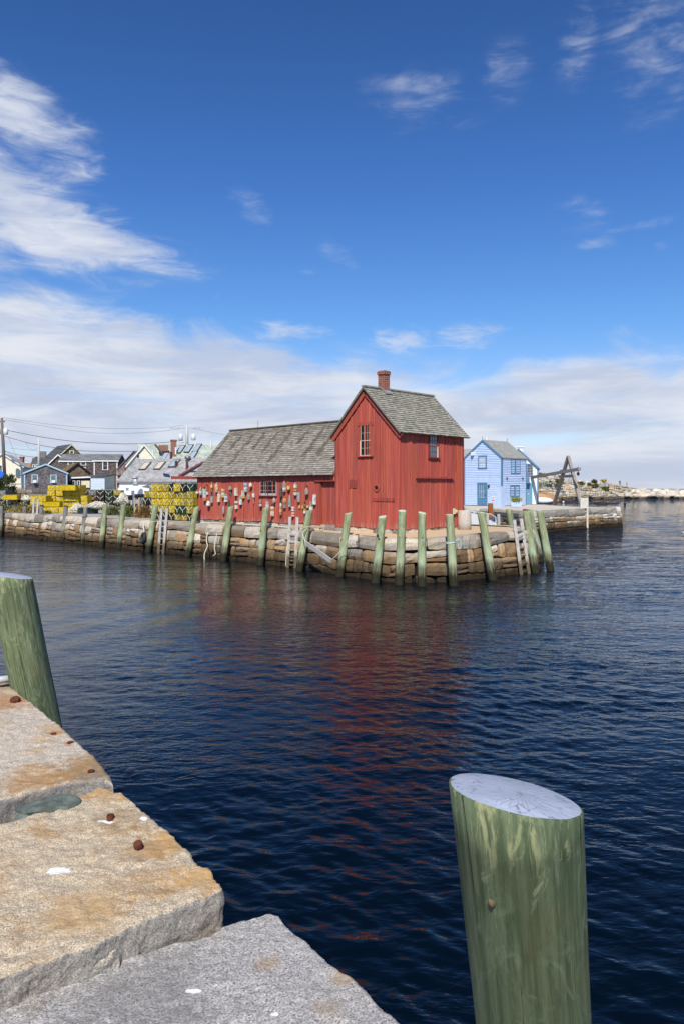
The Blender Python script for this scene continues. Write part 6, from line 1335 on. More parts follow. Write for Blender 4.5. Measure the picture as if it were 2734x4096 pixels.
upole('pale utility pole with crossarm and two transformers rising behind the green roofs', 748, 1800, 748, 1702, 112, .24, (2.6, 1.9, -.35), ((-.9, -2.2), (1.0, -2.2)), wood('pale_pole_wood', (.50, .50, .50), (.36, .36, .36), (8, 8, .6)))
t = upole('slim pale pole without crossarm behind the grey cottage', 156, 1880, 156, 1752, 98, .15, None, (), wood('pale_pole_wood', (.50, .50, .50), (.36, .36, .36), (8, 8, .6)))
mb = MB(); q = at(*c2(1050, 410), 112); mb.beam(q, at(*c2(1085, 430), 112), .08, .08); mb.lathe([(.1, -.1), (.38, -.05), (.38, .05), (.1, .12)], q + Vector((-.3, 0, .05)), 10); o_b = mb.build('street_lamp', mtran); tag(o_b, 'cobra-head street lamp arm on the pale utility pole', 'street lamp')
def wire(label, pts, r=.026):
    rope(label, [at(*q) for q in pts], r, mwire, 'overhead_wire', 'overhead wires above the town', 4)
W1 = lambda *q: [(x * s1c, 1640 + y * s1c, Y) for x, y, Y in q]
WG = 'thin black wire sagging across the sky'
wire('uppermost thin wire between the two utility poles', W1((30, 95, 108), (600, 175, 110), (1100, 220, 111), (1568, 233, 111), (2000, 222, 112), (2310, 190, 112)), .016)
wire('second thin wire between the two utility poles', W1((30, 118, 108), (600, 210, 110), (1100, 280, 111), (1568, 292, 111), (2000, 270, 112), (2270, 232, 112)), .016)
wire('thick dark cable sagging from the left pole to the pale pole', W1((50, 245, 108), (500, 335, 110), (1000, 400, 111), (1568, 425, 111), (2000, 412, 112), (2300, 380, 112)), .034)
wire('dark cable passing the slim pale pole and the olive gable', W1((50, 325, 108), (330, 405, 106), (500, 440, 104), (800, 490, 106), (1100, 515, 108), (1568, 520, 110), (1900, 512, 112)), .030)
wire('low cable with a black splice case near the left pole', W1((60, 515, 108), (300, 575, 107), (800, 620, 108), (1300, 640, 109), (1700, 648, 110)), .026)
wire('thin low wire from the left pole behind the slim pole', W1((125, 478, 108), (500, 515, 107), (900, 545, 108), (1568, 560, 110)), .014)
wire('steep service wire from the left pole to the cottage', W1((110, 340, 108), (180, 520, 104), (260, 690, 98)), .014)
wire('drooping service loop beside the slim pale pole', W1((330, 405, 106), (360, 470, 104), (420, 500, 101), (480, 470, 99)), .014)
wire('lower fan wire from the left pole to the cottage roof', W1((70, 520, 108), (250, 600, 104), (430, 670, 100)), .012)
wire('thin wire leaving the pale pole to the right above the low shack roof', [(400 + 1150 * s1c, 1640 + 228 * s1c, 112), (400 + 1350 * s1c, 1640 + 270 * s1c, 110), (400 + 1568 * s1c, 1640 + 315 * s1c, 108)], .014)

# ------------------------------------------------------------------ lobster traps
myel = plain('yellow_trap_wire', (.76, .56, .02), .55, .3, .2, 0, 3); myel2 = plain('faded_yellow_trap_wire', (.52, .40, .05), .6, .3, .4, 0, 3); mblkw = plain('black_trap_wire', (.03, .03, .032), .6, .3, .3); mgrn = plain('dark_green_trap_wire', (.022, .07, .055), .6, .3, .3); mgry = plain('grey_trap_wire', (.22, .24, .25), .6, .3, .3); mbrn = plain('rust_brown_trap_wire', (.15, .055, .03), .8, .2, .4)
mnet = plain('trap_netting', (.10, .085, .04), .9, .1, .4); mnety = plain('trap_inside_yellow', (.46, .33, .018), .9, .1, .4); mbr = plain('bridle_rope', (.62, .55, .38), .9, .1, .2)
TW, TH, TL = .54, .365, 1.15
def cage_mesh():
    mb = MB(); r = .012
    for z in [TH * i / 7 for i in range(8)]:
        for y0, y1, x0, x1 in ((0, 0, -TW / 2, TW / 2), (TL, TL, -TW / 2, TW / 2)): mb.box(x0, x1, y0 - r, y0 + r, z - r, z + r, 0, .6)
        for x in (-TW / 2, TW / 2): mb.box(x - r, x + r, 0, TL, z - r, z + r, 0, .6)
    for i in range(8):
        x = -TW / 2 + TW * i / 7
        for y in (0, TL): mb.box(x - r, x + r, y - r, y + r, 0, TH, 0, .5)
        for z in (0, TH): mb.box(x - r, x + r, 0, TL, z - r, z + r, 0, .7)
    for i in range(14):
        y = TL * i / 13
        for x in (-TW / 2, TW / 2): mb.box(x - r, x + r, y - r, y + r, 0, TH, 0, .5)
        for z in (0, TH): mb.box(-TW / 2, TW / 2, y - r, y + r, z - r, z + r, 0, .7)
    return mb.mesh('wire_cage', myel, False, False)
def inner_mesh():
    mb = MB(); e = .016; mb.box(-TW / 2 + e, TW / 2 - e, e, TL - e, e, TH - e, 0, .5); return mb.mesh('netting', mnety, False, False)
def bridle_mesh():
    mb = MB(); pts = [(-TW * .46, -.03, TH * .9), (-TW * .22, -.04, TH * .52), (0, -.05, TH * .38), (TW * .22, -.04, TH * .55), (TW * .46, -.03, TH * .9)]; mb.tube(pts, .016, 5); mb.tube([(0, -.05, TH * .38), (.02, -.05, -.02)], .016, 5); return mb.mesh('bridle', mbr, True, False)
me_c, me_i, me_b = cage_mesh(), inner_mesh(), bridle_mesh()
TM = {'y': (myel, mnety), 'f': (myel2, plain('trap_inside_olive', (.17, .125, .02), .9, .1, .5)), 'k': (mblkw, mnet), 'g': (mgrn, mnet), 's': (mgry, mnet), 'r': (mbrn, mnet)}
TN = {'y': 'bright yellow', 'f': 'faded yellow', 'k': 'black', 'g': 'dark green', 's': 'grey', 'r': 'rust brown'}
ORD = ['lowest', 'second', 'third', 'fourth', 'fifth', 'sixth']
NTH = ['first', 'second', 'third', 'fourth', 'fifth', 'sixth', 'seventh']
def trap(label, loc, rz, col, grp, bridle=True):
    t = thing('lobster_trap', label, 'lobster trap', loc, rz, grp)
    for nm, me, mi in (('wire_cage', me_c, 0), ('netting', me_i, 1)) + ((('bridle', me_b, None),) if bridle else ()):
        o = bpy.data.objects.new(nm, me); COL.objects.link(o); o.parent = t
        if mi is not None: o.material_slots[0].link = 'OBJECT'; o.material_slots[0].material = TM[col][mi]
    return t
_seen = {}
def stack(desc, x, y, rz, cols, grp, z0=1.60):
    for k, c in enumerate(cols):
        j = rng.uniform(-.03, .03); pos = 'top' if (k == len(cols) - 1 and k) else ('bottom', 'second level', 'third level', 'fourth level')[k]
        lab = f'{TN[c]} wire trap, {pos} of {desc}' if len(cols) > 1 else f'{TN[c]} wire lobster trap, {desc}'
        trap(lab, (x + j, y + rng.uniform(-.07, .07), z0 + k * (TH + .012)), rz + R(rng.uniform(-5, 5)), c, grp)
G1 = 'bright yellow lobster traps on the left of the quay'; G2 = 'lobster traps stacked left of the red shack'; G3 = 'dark lobster traps behind the rope heaps'
def spx(px, Y): return (px - CX) * Y / F
zq_ = 1.60
for i, px in enumerate((188, 219, 250, 279)): stack(f'{NTH[i]} from left in the low front row', spx(px, 50.6), 50.6, R(-3), 'y', G1, zq(spx(px, 50.6), 50.6) + .01)
for i, px in enumerate((138, 168)): stack(f'the {["outer", "inner"][i]} three-high yellow column', spx(px, 52), 52, R(-3), 'yyy', G1)
for i, px in enumerate((206, 238, 270, 302)):
    stack(f'{NTH[i]} column from left, tall yellow pile', spx(px, 53.4), 53.4, R(-3), ('yyyyy', 'yyyyy', 'yyyyy', 'yyyyy')[i], G1)
stack('the short column right of the tall pile', spx(334, 53.6), 53.6, 0, 'yyy', G1)
for k in range(3): trap(f'bright yellow wire lobster trap lying sideways, {ORD[k]} of the sideways pile', (spx(172, 51.6) + TL, 51.9, zq_ + k * .377), R(90), 'y', G1, False) if k < 2 else None
trap('bright yellow wire lobster trap lying sideways across the tall pile top', (spx(308, 53.0), 53.0, zq_ + 4 * .377), R(88), 'y', G1, False)
for i, (px, cs) in enumerate(((338, 'kkkr'), (371, 'kkrs'), (404, 'kgkk'), (437, 'gkgg'), (470, 'kkkf'), (500, 'kkk'))): stack(f'the {NTH[i]} column from left in the dark row', spx(px, 57), 57, R(4), cs, G3)
trap('black wire lobster trap under the left white rope heap', (spx(325, 50.3), 50.3, 1.6), R(5), 'k', G3, False); trap('dark green wire lobster trap under the right white rope heap', (spx(385, 49.0), 49.0, 1.6), R(80), 'g', G3, False)
for i, (px, py, c, nm) in enumerate(((75, 1968, 'y', 'single yellow wire lobster trap lying on grey traps before the retaining wall'), )):
    trap(nm, (spx(px, 60), 60, 1.6 + 2 * .377), R(88), c, 'traps at the left photo edge', False)
for i, (px, cs) in enumerate(((8, 'skss'), (40, 'ksk'), (62, 'sk'), (95, 'kg'))): stack(f'the {NTH[i]} column at the left photo edge', spx(px, 60.6), 60.6, R(3), cs, 'traps at the left photo edge')
for i, px in enumerate((110, 128)): stack(f'{["left", "right"][i]} one of two hidden in dry weeds', spx(px, 55), 55, 0, 'f', 'traps at the left photo edge')
# stack left of the shack: columns along the line of its long wall
cols = ['gfyfk', 'fyfyf', 'fkkfk', 'ffgff', 'kffkf', 'kfykf', 'fyfyf'][:7]
for i in range(7):
    p = l2w(-14.35 - .575 * i, .5); stack(f'the {NTH[i]} front column from the red shack', p.x, p.y, ANG, ['kfffg', 'fgffk', 'fgyfy', 'kyffk', 'kfyyf', 'kfyyy', 'kfyyy'][i], G2)
for i in range(7):
    p = l2w(-14.3 - .575 * i, 1.72); stack(f'the {NTH[i]} rear column from the red shack', p.x, p.y, ANG, ['gffgk', 'fkffg', 'fgfff', 'kffkf', 'kfyff', 'kfyfk', 'kfkyf'][i], G2)
for i in range(4):
    p = l2w(-18.75 - .575 * i, 1.3); stack(f'the {NTH[i]} column left of the yellow stack', p.x, p.y, ANG, ['ksksk', 'rskfs', 'kskf', 'kss'][i], G2)

# ------------------------------------------------------------------ rope heaps, weeds, stakes, fences, bushes
def rope_heap(label, c, rx, ry, h, n, seed, r=.022, mat=None, drop=.3):
    q = random.Random(seed); mb = MB()
    for k in range(n):
        a0 = q.random() * 6.28; pts = []; cx, cy = q.gauss(0, .4) * rx, q.gauss(0, .35) * ry; rr = q.uniform(.25, .6)
        for i in range(9):
            a = a0 + i * q.uniform(.5, .9); x = cx + rx * rr * math.cos(a); y = cy + ry * rr * math.sin(a); d = min(1, math.hypot(x / rx, y / ry)); z = h * (1 - d ** 2.2) * q.uniform(.75, 1.05) + .02
            if d > .93: z = h * q.uniform(0, .4)
            pts.append((x, y, z))
        mb.tube(pts, r, 4, 0, q.random(), False)
    mb.blob((0, 0, h * .35), rx * .7, ry * .7, h * .5, 8, .2, seed, 0, .1)
    o = mb.build('rope_heap', mat or mwr, None, True); o.location = c; tag(o, label, 'rope heap', 'heaps of old rope among the traps')
rope_heap('cream rope heap spilling over left of a bare grey piling', (spx(312, 50.0), 49.9, 1.62), .55, .5, .62, 60, 1)
rope_heap('wide cream rope heap piled on black traps behind green pilings', (spx(385, 48.6), 48.9, 1.95), .85, .6, .42, 80, 2)
rope_heap('tangled cream rope hanging on traps right of the grey fence', (spx(492, 50.0), 50.0, 2.2), .42, .4, .75, 60, 3)
rope_heap('small coil of pale rope on grey traps before the retaining wall', (spx(106, 58), 58, 2.3), .45, .4, .4, 30, 4)
mweed = leaf_mat('dry_weed', (.16, .13, .04), (.34, .27, .09)); mweedr = leaf_mat('rusty_weed', (.16, .065, .025), (.20, .15, .04)); mweedg = leaf_mat('green_weed', (.05, .07, .02), (.17, .19, .05))
def weed(label, c, r, h, n, mat, seed, sz=.32):
    mb = MB(); q = random.Random(seed)
    for _ in range(int(n * .8)):
        a = q.random() * 6.28; rr = min(1.3, abs(q.gauss(0, .55))) * r; hh = h * q.uniform(.3, 1.0) * math.exp(-(rr / r) ** 2 * .8); x, y = rr * math.cos(a) * 1.3, rr * math.sin(a); lx, ly = q.gauss(0, .14), q.gauss(0, .14); t = q.random(); u = q.random()
        mb.add([(x - .012, y, 0), (x + .012, y, 0), (x + lx + .004, y + ly, hh), (x + lx - .004, y + ly, hh)], [(0, 1, 2, 3)], 0, t, u)
        for k in range(3):
            f = q.uniform(.35, 1); px_, py_, pz_ = x + lx * f, y + ly * f, hh * f; d = Vector((q.gauss(0, 1), q.gauss(0, 1), q.uniform(.2, 1))).normalized() * sz * .4; sd = Vector((-d.y, d.x, 0)) * .22
            mb.add([(px_, py_, pz_), (px_ + d.x * .5 + sd.x, py_ + d.y * .5 + sd.y, pz_ + d.z * .5), (px_ + d.x, py_ + d.y, pz_ + d.z), (px_ + d.x * .5 - sd.x, py_ + d.y * .5 - sd.y, pz_ + d.z * .5)], [(0, 1, 2, 3)], 0, q.random(), u)
    o = mb.build('weed_clump', mat); o.location = c; tag(o, label, 'weeds', 'weed clumps along the quay')
weed('tall dry yellow weeds at the far left of the quay', (spx(95, 52.5), 52.2, 1.6), .75, .7, 380, mweed, 1); weed('dry weeds between the ladder and the yellow traps', (spx(128, 51.5), 51.4, 1.6), .6, .6, 300, mweed, 2)
weed('low green weeds at the far left photo edge', (spx(15, 53.5), 53.2, 1.6), .9, .6, 300, mweedg, 3); weed('green weeds between the wide rope heap and stakes', (spx(455, 46.5), 46.4, 1.6), .45, .7, 260, mweedg, 4)
weed('green and brown weeds left of the two stakes', (spx(525, 44.0), 44.0, 1.6), .42, .75, 300, mweedg, 5); weed('rust-coloured weeds right of the two stakes', (spx(582, 42.7), 42.9, 1.6), .55, .8, 420, mweedr, 6); weed('low green weeds under the yellow traps', (spx(195, 50.2), 49.9, 1.58), .5, .2, 120, mweedg, 7); weed('small dry weeds at the foot of the trap stack', (spx(625, 41.2), 41.2, 1.6), .35, .3, 120, mweed, 8)
for i, (px, lab) in enumerate(((539, 'slim pale wooden stake left one of a pair before rusty weeds'), (557, 'slim pale wooden stake right one of a pair before rusty weeds'))):
    mb = MB(); q = at(px, 2070, 43.2); mb.box(-.035, .035, -.03, .03, 0, 1.12); o = mb.build('stake', wood('pale_stake', (.46, .36, .24), (.34, .26, .17))); o.location = (q.x, q.y, 1.58); tag(o, lab, 'stake')
stack('the pair between the two slim stakes', spx(548, 43.9), 43.9, ANG, 'rr', 'traps between the stakes')
mb = MB(); mb.blob((0, 0, 0), .28, .1, .07, 8, .1, 3); o = mb.build('float', mtrimw, None, True); o.location = at(572, 1994, 43.5); tag(o, 'small white float on a black trap behind the stakes', 'float')
fn = thing('slat_fence', 'grey wooden slat fence beside the long dark house', 'fence', at(424, 1984, 80)); L_ = (478 - 410) * 80 / F
mfen = wood('fence_grey', (.22, .215, .21), (.16, .155, .15)); mb = MB()
for k in range(13): x = -.4 + L_ * k / 12; mb.box(x, x + L_ / 14, 0, .03, .0, .70)
mb.box(-.4, L_ - .3, -.03, .0, .6, .68); mb.box(-.4, L_ - .3, -.03, 0, .05, .13); mb.build('slat_panel', mfen, fn)
for x in (-.45, L_ * .45, L_ - .35): mb = MB(); mb.box(x, x + .1, -.05, .05, -.6, .8); mb.build('post', mfen, fn)
fn = thing('rail_fence', 'dark weathered fence left of the cottage door', 'fence', at(10, 1990, 84)); mb = MB()
for k in range(14): mb.box(-1.2 + k * .2, -1.12 + k * .2, 0, .03, .3, 1.5)
mb.build('pickets', mtimb, fn)
for z in (1.0, 1.45): mb = MB(); mb.box(-1.3, 3.0, -.04, 0, z, z + .1); mb.build('rail', mtimb, fn)
def bush(label, c, rx, ry, rz, n, mat, seed, sz, grp=None, name='bush'):
    q = random.Random(seed); t = thing(name, label, 'bush', c, 0, grp); mb = MB(); cl = [(q.gauss(0, .45) * rx, q.gauss(0, .4) * ry, rz * q.uniform(.3, 1.4)) for _ in range(9)]
    for cx, cy, cz in cl: leafy(mb, (cx, cy, cz - rz * .25), rx * .45, rz * .6, n // 9, sz, q.randint(0, 999), .5)
    mb.build('foliage', mat, t)
    mb = MB()
    for cx, cy, cz in cl[:4]: mb.tube([(0, 0, -.2), (cx * .5, cy * .5, cz * .5), (cx, cy, cz)], [.05, .035, .015], 5)
    mb.build('stems', mtimb, t); return t
mbush = leaf_mat('bush_leaf', (.02, .03, .008), (.085, .10, .03)); bush('dark green bush by the fence at the left photo edge', at(12, 1985, 82), 1.3, 1, 1.3, 700, mbush, 5, .35)
# blue beach umbrella at the left edge
ub = thing('umbrella', 'bright blue tilted umbrella at the left photo edge', 'umbrella', at(4, 1935, 86)); mb = MB(); N_ = 10
mb.add([(0, 0, 1.55)] + [(1.15 * math.cos(6.283 * k / N_), 1.1 * math.sin(6.283 * k / N_), .55 - .18 * (k % 2)) for k in range(N_)] + [(0, 0, 1.50)] + [(1.13 * math.cos(6.283 * k / N_), 1.08 * math.sin(6.283 * k / N_), .50 - .18 * (k % 2)) for k in range(N_)], [(0, 1 + k, 1 + (k + 1) % N_) for k in range(N_)] + [(N_ + 1, N_ + 2 + (k + 1) % N_, N_ + 2 + k) for k in range(N_)] + [(1 + k, N_ + 2 + k, N_ + 2 + (k + 1) % N_, 1 + (k + 1) % N_) for k in range(N_)])
mb.build('canopy', plain('bright_blue_cloth', (.02, .12, .60), .7, .3, .1), ub); mb = MB(); mb.tube([(0, 0, -1.4), (0, 0, 1.6)], .03, 6); mb.build('shaft', mtrimw, ub)

# ------------------------------------------------------------------ breakwater, rocks, people
mbrk = wall_stone_mat('breakwater_granite', False, (.47, .43, .37), (.50, .38, .245), sc=.25)
def brk_mat():
    n = NT('breakwater_stone'); p = n.pos(); z = n.xyz(p)[2]; t = n.attr('tone'); h = n.attr('tint'); b = n.noise(p, .9, 5, .65)
    c = n.mix(n.ramp(h, .45, .85), (.50, .465, .40), (.52, .41, .28)); c = n.mix(n.ramp(h, .93, .97, 0, .8), c, (.55, .31, .13)); c = bright(n, c, n.math('MULTIPLY', n.ramp(t, 0, 1, .68, 1.15), n.ramp(b, .3, .7, .8, 1.15)))
    c = n.mix(n.ramp(n.math('ADD', z, n.math('MULTIPLY', b, .5)), 1.15, .6, 0, .85), c, (.085, .06, .035)); return n.done(c, .9, n.bump(b, .05), .15)
mbrk = brk_mat()
bk = thing('breakwater', 'high stepped granite breakwater wall beyond the pier', 'breakwater', (0, 0, 0)); mb = MB()
BK = [(42, 226, 6.6), (54, 229, 6.7), (63.2, 232, 7.0), (67.5, 234, 7.0), (72.0, 236, 6.2), (75.5, 237, 5.7), (82, 238, 5.25), (85.5, 238.5, 4.9), (88.3, 239, 4.4), (92.2, 239.5, 3.7), (94, 240, 3.3)]
masonry(mb, BK, -.4, [0, .11, .22, .34, .46, .58, .70, .84, 1.0], (.5, 1.5), .12, .8, .42, .04, .22, 71, nx=3, small=.35); mb.build('wall', mbrk, bk)
mb = MB(); LB_, fB = path_fn(BK); bp = [fB(LB_ * i / 59) for i in range(60)]
for (a, n0, z0), (b, n1, z1) in zip(bp, bp[1:]):
    mb.add([(a.x + n0.x * .3, a.y + n0.y * .3, -.6), (b.x + n1.x * .3, b.y + n1.y * .3, -.6), (b.x - n1.x * .3, b.y - n1.y * .3, z1 - .1), (a.x - n0.x * .3, a.y - n0.y * .3, z0 - .1), (b.x - n1.x * 6, b.y - n1.y * 6, z1 - .15), (a.x - n0.x * 6, a.y - n0.y * 6, z0 - .15)], [(0, 1, 2, 3), (3, 2, 4, 5)])
mb.add([(90, 240.6, -.5), (136, 245, -.5), (136, 247, 1.9), (92, 242.4, 2.4), (136, 252, -.5), (90, 248, -.5)], [(0, 1, 2, 3), (3, 2, 4, 5)]); mb.build('core', mdark, bk)
def boulder_mesh(seed):
    bm = bmesh.new(); bmesh.ops.create_icosphere(bm, subdivisions=2, radius=1); q = random.Random(seed)
    pl = [(Vector((q.gauss(0, 1), q.gauss(0, 1), q.gauss(0, 1))).normalized(), q.uniform(.55, .85)) for _ in range(9)]
    for v in bm.verts:
        for n_, d in pl:
            k = v.co.dot(n_) - d
            if k > 0: v.co -= n_ * k
    me = bpy.data.meshes.new('boulder'); bm.to_mesh(me); bm.free(); me.materials.append(mbl)
    for nm in ('tone', 'tint'): a = me.attributes.new(nm, 'FLOAT', 'FACE'); a.data.foreach_set('value', [.5] * len(me.polygons))
    return me
def bl_mat():
    n = NT('jetty_boulder'); p = n.pos(); z = n.xyz(p)[2]; oi = n.new('ShaderNodeObjectInfo').outputs['Random']; b = n.noise(p, .8, 5, .65)
    c = n.mix(oi, (.50, .46, .40), (.56, .47, .36)); c = bright(n, c, n.math('MULTIPLY', n.ramp(oi, 0, 1, .8, 1.15), n.ramp(b, .3, .7, .85, 1.12))); c = n.mix(n.ramp(n.math('ADD', z, b), 1.5, .9, 0, .85), c, (.075, .055, .035)); return n.done(c, .9, n.bump(b, .05), .15)
mbl = bl_mat(); bms = [boulder_mesh(k) for k in range(5)]; q = random.Random(9)
for i in range(74):
    row = i % 3; u = (i // 3) / 24; x = 90.5 + u * 42 + q.uniform(-.7, .7); y = 238.5 + row * 1.7 + u * 2 + q.uniform(-.4, .4)
    o = bpy.data.objects.new('boulder', bms[i % 5]); COL.objects.link(o); s_ = q.uniform(1.1, 1.75); zt = (3.1 - .5 * u + q.uniform(-.3, .25)) * (.48, .8, 1.0)[row]
    o.location = (x, y, zt - s_ * .62); o.scale = (s_ * q.uniform(.9, 1.3), s_, s_ * q.uniform(.65, .85)); o.rotation_euler = (q.uniform(-.4, .4), q.uniform(-.4, .4), q.uniform(0, 6.28))
    tag(o, 'pale granite boulder tumbled at the low end of the breakwater', 'boulder', 'boulders at the low end of the breakwater')
mbed = plain('orange_bedrock', (.46, .255, .125), .9, .15, .35, 0, .35)
mb = MB(); mb.blob((0, 0, 0), 8.5, 12, 2.9, 12, .22, 4); o = mb.build('bedrock_outcrop', mbed, None, True); o.location = (48.5, 200, -.1); tag(o, 'smooth orange bedrock outcrop at the foot of the breakwater', 'rock outcrop')
mb = MB(); mb.blob((0, 0, 0), 8, 9, 1.9, 12, .3, 6); o = mb.build('bedrock_outcrop', mbed, None, True); o.location = (41, 192, .3); tag(o, 'pale bedrock shelf behind the white house', 'rock outcrop')
msea = plain('wet_seaweed', (.030, .020, .010), .7, .3, .5, 0, .8)
mb = MB()
for k in range(26): mb.blob((q.uniform(-10, 12), q.uniform(-22, 16), -.05), q.uniform(1, 3), q.uniform(1, 4), q.uniform(.12, .32), 8, .3, k)
o = mb.build('seaweed_ledge', msea, None, True); o.location = (46.5, 176, 0); tag(o, 'dark seaweed covering the low tide ledges', 'seaweed', None, 'stuff')
mbg = leaf_mat('wall_shrub', (.04, .055, .015), (.17, .17, .05))
for i, (px, py, s_, lab) in enumerate(((2163, 1918, 2.0, 'largest dark shrub on the breakwater beside the white house'), (2181, 1936, .9, 'round shrub low on the breakwater right of the largest'), (2196, 1930, .8, 'small shrub on the breakwater between the first two'), (2241, 1932, 1.3, 'shrub on the breakwater behind the left derrick leg'), (2326, 1933, .7, 'small shrub on the breakwater under the derrick hook'), (2354, 1936, .6, 'small shrub right of the derrick on the breakwater'), (2379, 1944, .8, 'shrub on the breakwater left of the yellow bush'), (2419, 1958, 1.1, 'shrub low on the breakwater below the yellow bush'), (2375, 1926, .8, 'flat shrub on top of the breakwater'))):
    bush(lab, at(px, py + 5, 231.5) - Vector((0, 0, .3)), s_, .8, s_ * .75, 220, mbg, 40 + i, .55, 'shrubs growing on the breakwater')
bush('yellow flowering bush on top of the breakwater', at(2413, 1929, 238.2), 1.1, .8, .5, 160, leaf_mat('yellow_bush', (.35, .26, .03), (.55, .42, .05)), 60, .5, 'shrubs growing on the breakwater')
bush('pale flowering shrub low beside the white house', at(2170, 1955, 190), 2.0, 1, 1.1, 260, leaf_mat('pale_shrub', (.2, .25, .12), (.55, .58, .45)), 61, .5, 'shrubs growing on the breakwater')
for px, py, lab in ((2251, 2009, 'tiny white mooring buoy floating behind the derrick'), (2497, 2016, 'tiny dark mooring buoy floating off the breakwater')):
    p = gnd(px, py + 2); mb = MB(); mb.blob((0, 0, .15), .22, .22, .25, 8, .02); o = mb.build('mooring_buoy', mtrimw if px < 2300 else mblk, None, True); o.location = p; tag(o, lab, 'buoy')
dg = thing('dinghy', 'small overturned white dinghy on the seaweed rocks', 'dinghy', gnd(2165, 2004, .3)); mb = MB(); mb.blob((0, 0, .4), 2.3, .9, .7, 12, .03); mb.build('hull', mhull, dg, True); dg.location = (2165 * 0 + (2165 - CX) * 150 / F, 150, .35)
# people
mskin = plain('skin', (.45, .26, .17), .6, .3, .1); mhair = plain('dark_hair', (.03, .02, .015), .7); CL = dict(white=(.72, .72, .72), red=(.55, .03, .04), blue=(.05, .15, .48), black=(.02, .02, .025), navy=(.03, .05, .12), grey=(.3, .3, .32), pale=(.5, .58, .68))
mcl = {k: plain('cloth_' + k, v, .85, .1, .15) for k, v in CL.items()}
def skin_mesh(name, verts, edges, rad, mat, root=0):
    me = bpy.data.meshes.new(name); me.from_pydata(verts, edges, []); me.materials.append(mat); o = bpy.data.objects.new(name, me); COL.objects.link(o)
    m = o.modifiers.new('skin', 'SKIN'); me.skin_vertices[0].data[root].use_root = True
    for v, r in zip(me.skin_vertices[0].data, rad): v.radius = r if isinstance(r, tuple) else (r, r)
    s_ = o.modifiers.new('sub', 'SUBSURF'); s_.levels = s_.render_levels = 2; m.use_smooth_shade = True
    dg_ = bpy.context.evaluated_depsgraph_get(); me2 = bpy.data.meshes.new_from_object(o.evaluated_get(dg_)); me2.name = name; bpy.data.objects.remove(o); 
    if not me2.materials: me2.materials.append(mat)
    return me2
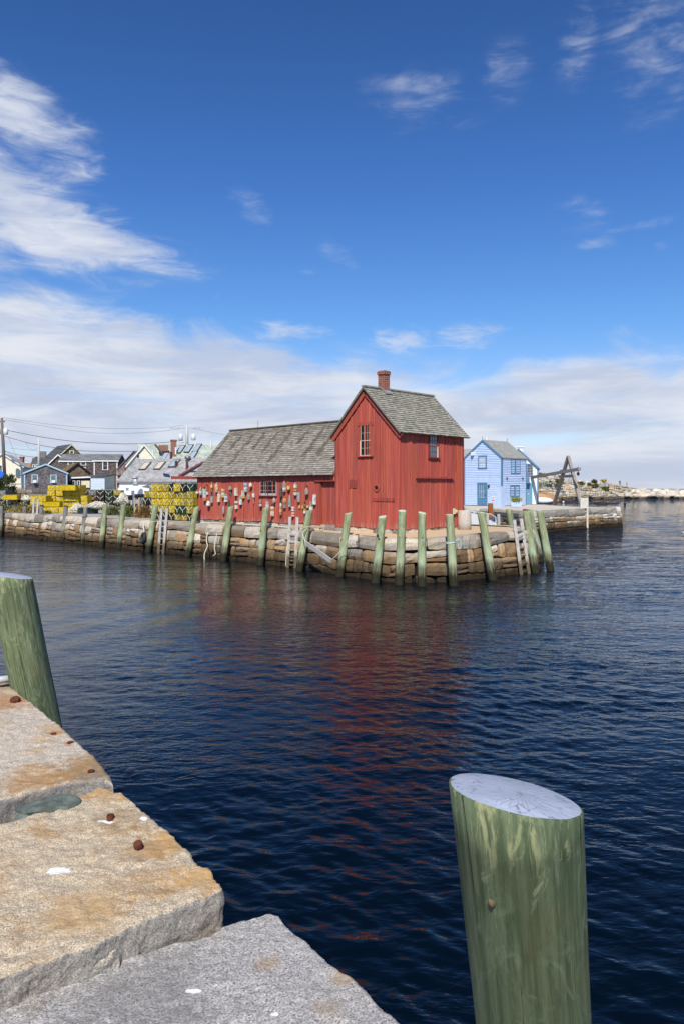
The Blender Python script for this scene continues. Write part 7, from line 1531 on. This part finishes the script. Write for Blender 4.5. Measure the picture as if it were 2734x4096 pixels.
def body_parts(pose):
    st = .10 if pose == 'walk' else .03; ar = .22 if pose == 'walk' else .05
    V = [(0, 0, .95), (0, 0, 1.18), (0, 0, 1.42), (0, .01, 1.52), (0, -.01, 1.63), (0, -.02, 1.75),
         (-.19, 0, 1.40), (-.25, ar * .4, 1.14), (-.27, ar * .2 - .06, .90), (-.275, ar * .2 - .10, .80), (.19, 0, 1.40), (.25, -ar * .4, 1.14), (.27, -ar * .6 - .06, .90), (.275, -ar * .6 - .1, .80),
         (-.10, 0, .88), (-.11, -st, .48), (-.11, -st * .4, .08), (-.11, -st - .14, .04), (.10, 0, .88), (.11, st * .6, .48), (.11, st * 1.6, .08), (.11, st * 1.6 - .14, .04)]
    E = [(0, 1), (1, 2), (2, 3), (3, 4), (4, 5), (2, 6), (6, 7), (7, 8), (8, 9), (2, 10), (10, 11), (11, 12), (12, 13), (0, 14), (14, 15), (15, 16), (16, 17), (0, 18), (18, 19), (19, 20), (20, 21)]
    Rr = [(.15, .11), (.14, .10), (.16, .11), .055, (.085, .10), (.07, .085), .06, .05, .036, .03, .06, .05, .036, .03, .085, .06, .042, .04, .085, .06, .042, .04]
    body = skin_mesh('body', V, E, Rr, mskin)
    sv = [V[i] for i in (0, 1, 2, 6, 7, 10, 11)]; shirt = skin_mesh('shirt', sv, [(0, 1), (1, 2), (2, 3), (3, 4), (2, 5), (5, 6)], [(.165, .125), (.158, .118), (.175, .125), .075, .065, .075, .065], mcl['white'])
    tv = [V[i] for i in (0, 14, 15, 16, 18, 19, 20)]; tr = skin_mesh('trousers', tv, [(0, 1), (1, 2), (2, 3), (0, 4), (4, 5), (5, 6)], [(.16, .12), .10, .075, .06, .10, .075, .06], mcl['navy'])
    mb = MB(); mb.blob((0, .025, 1.69), .095, .105, .105, 12, .03); hair = mb.mesh('hair', mhair, True); mb = MB(); mb.blob((0, -.115, 1.655), .016, .02, .022, 8, .0); face = mb.mesh('nose', mskin, True)
    return (('body', body), ('shirt', shirt), ('trousers', tr), ('hair', hair))
PZ = {'stand': body_parts('stand'), 'walk': body_parts('walk')}
def person(label, loc, rz, shirt, tr, pose='stand', grp='people on the breakwater', s=1.0):
    t = thing('person', label, 'person', loc, rz, grp); t.scale = (s, s, s)
    for nm, me in PZ[pose]:
        o = bpy.data.objects.new(nm, me); COL.objects.link(o); o.parent = t
        if nm in ('shirt', 'trousers'): o.material_slots[0].link = 'OBJECT'; o.material_slots[0].material = mcl[shirt if nm == 'shirt' else tr]
def on_brk(px, dz=0):
    for i in range(60):
        xy, n_, z = bp[i]
        if (xy.x / xy.y) * F + CX > px: break
    k = 2.6; return Vector(((px - CX) * (xy.y + k) / F, xy.y + k, z - .15 + dz))
person('person in white shirt and dark trousers standing by the long dark house', at(474, 1960, 100), R(20), 'white', 'navy', 'stand', 'people on the quay and in the town')
person('distant person in dark clothes near the dark shop', at(279, 1953, 95), R(-30), 'pale', 'black', 'stand', 'people on the quay and in the town', .9)
for px, sh, tr, ps, dz, lab in ((2186, 'pale', 'navy', 'stand', -.9, 'person in pale blue top farthest left on the breakwater'), (2190, 'white', 'grey', 'stand', -.95, 'person in white beside the one in pale blue on the breakwater'), (2209, 'white', 'navy', 'walk', -.7, 'person in white left of the one in red on the breakwater'), (2218, 'red', 'navy', 'stand', -.65, 'person in red shirt on the breakwater'), (2230, 'white', 'white', 'stand', -.55, 'person all in white right of the red shirt on the breakwater'),
        (2260, 'navy', 'black', 'stand', -.5, 'person in dark clothes between the derrick legs on the breakwater'), (2276, 'blue', 'navy', 'stand', .1, 'person in bright blue jacket on the breakwater inside the derrick'), (2291, 'black', 'black', 'walk', -.1, 'person in black beside the right derrick leg on the breakwater'), (2477, 'black', 'navy', 'stand', -.1, 'person in black standing at the low right part of the breakwater'), (2505, 'grey', 'white', 'walk', -.2, 'person in grey top and white trousers walking near the boulders')):
    person(lab, on_brk(px, dz), R(rng.uniform(-60, 60)), sh, tr, ps)
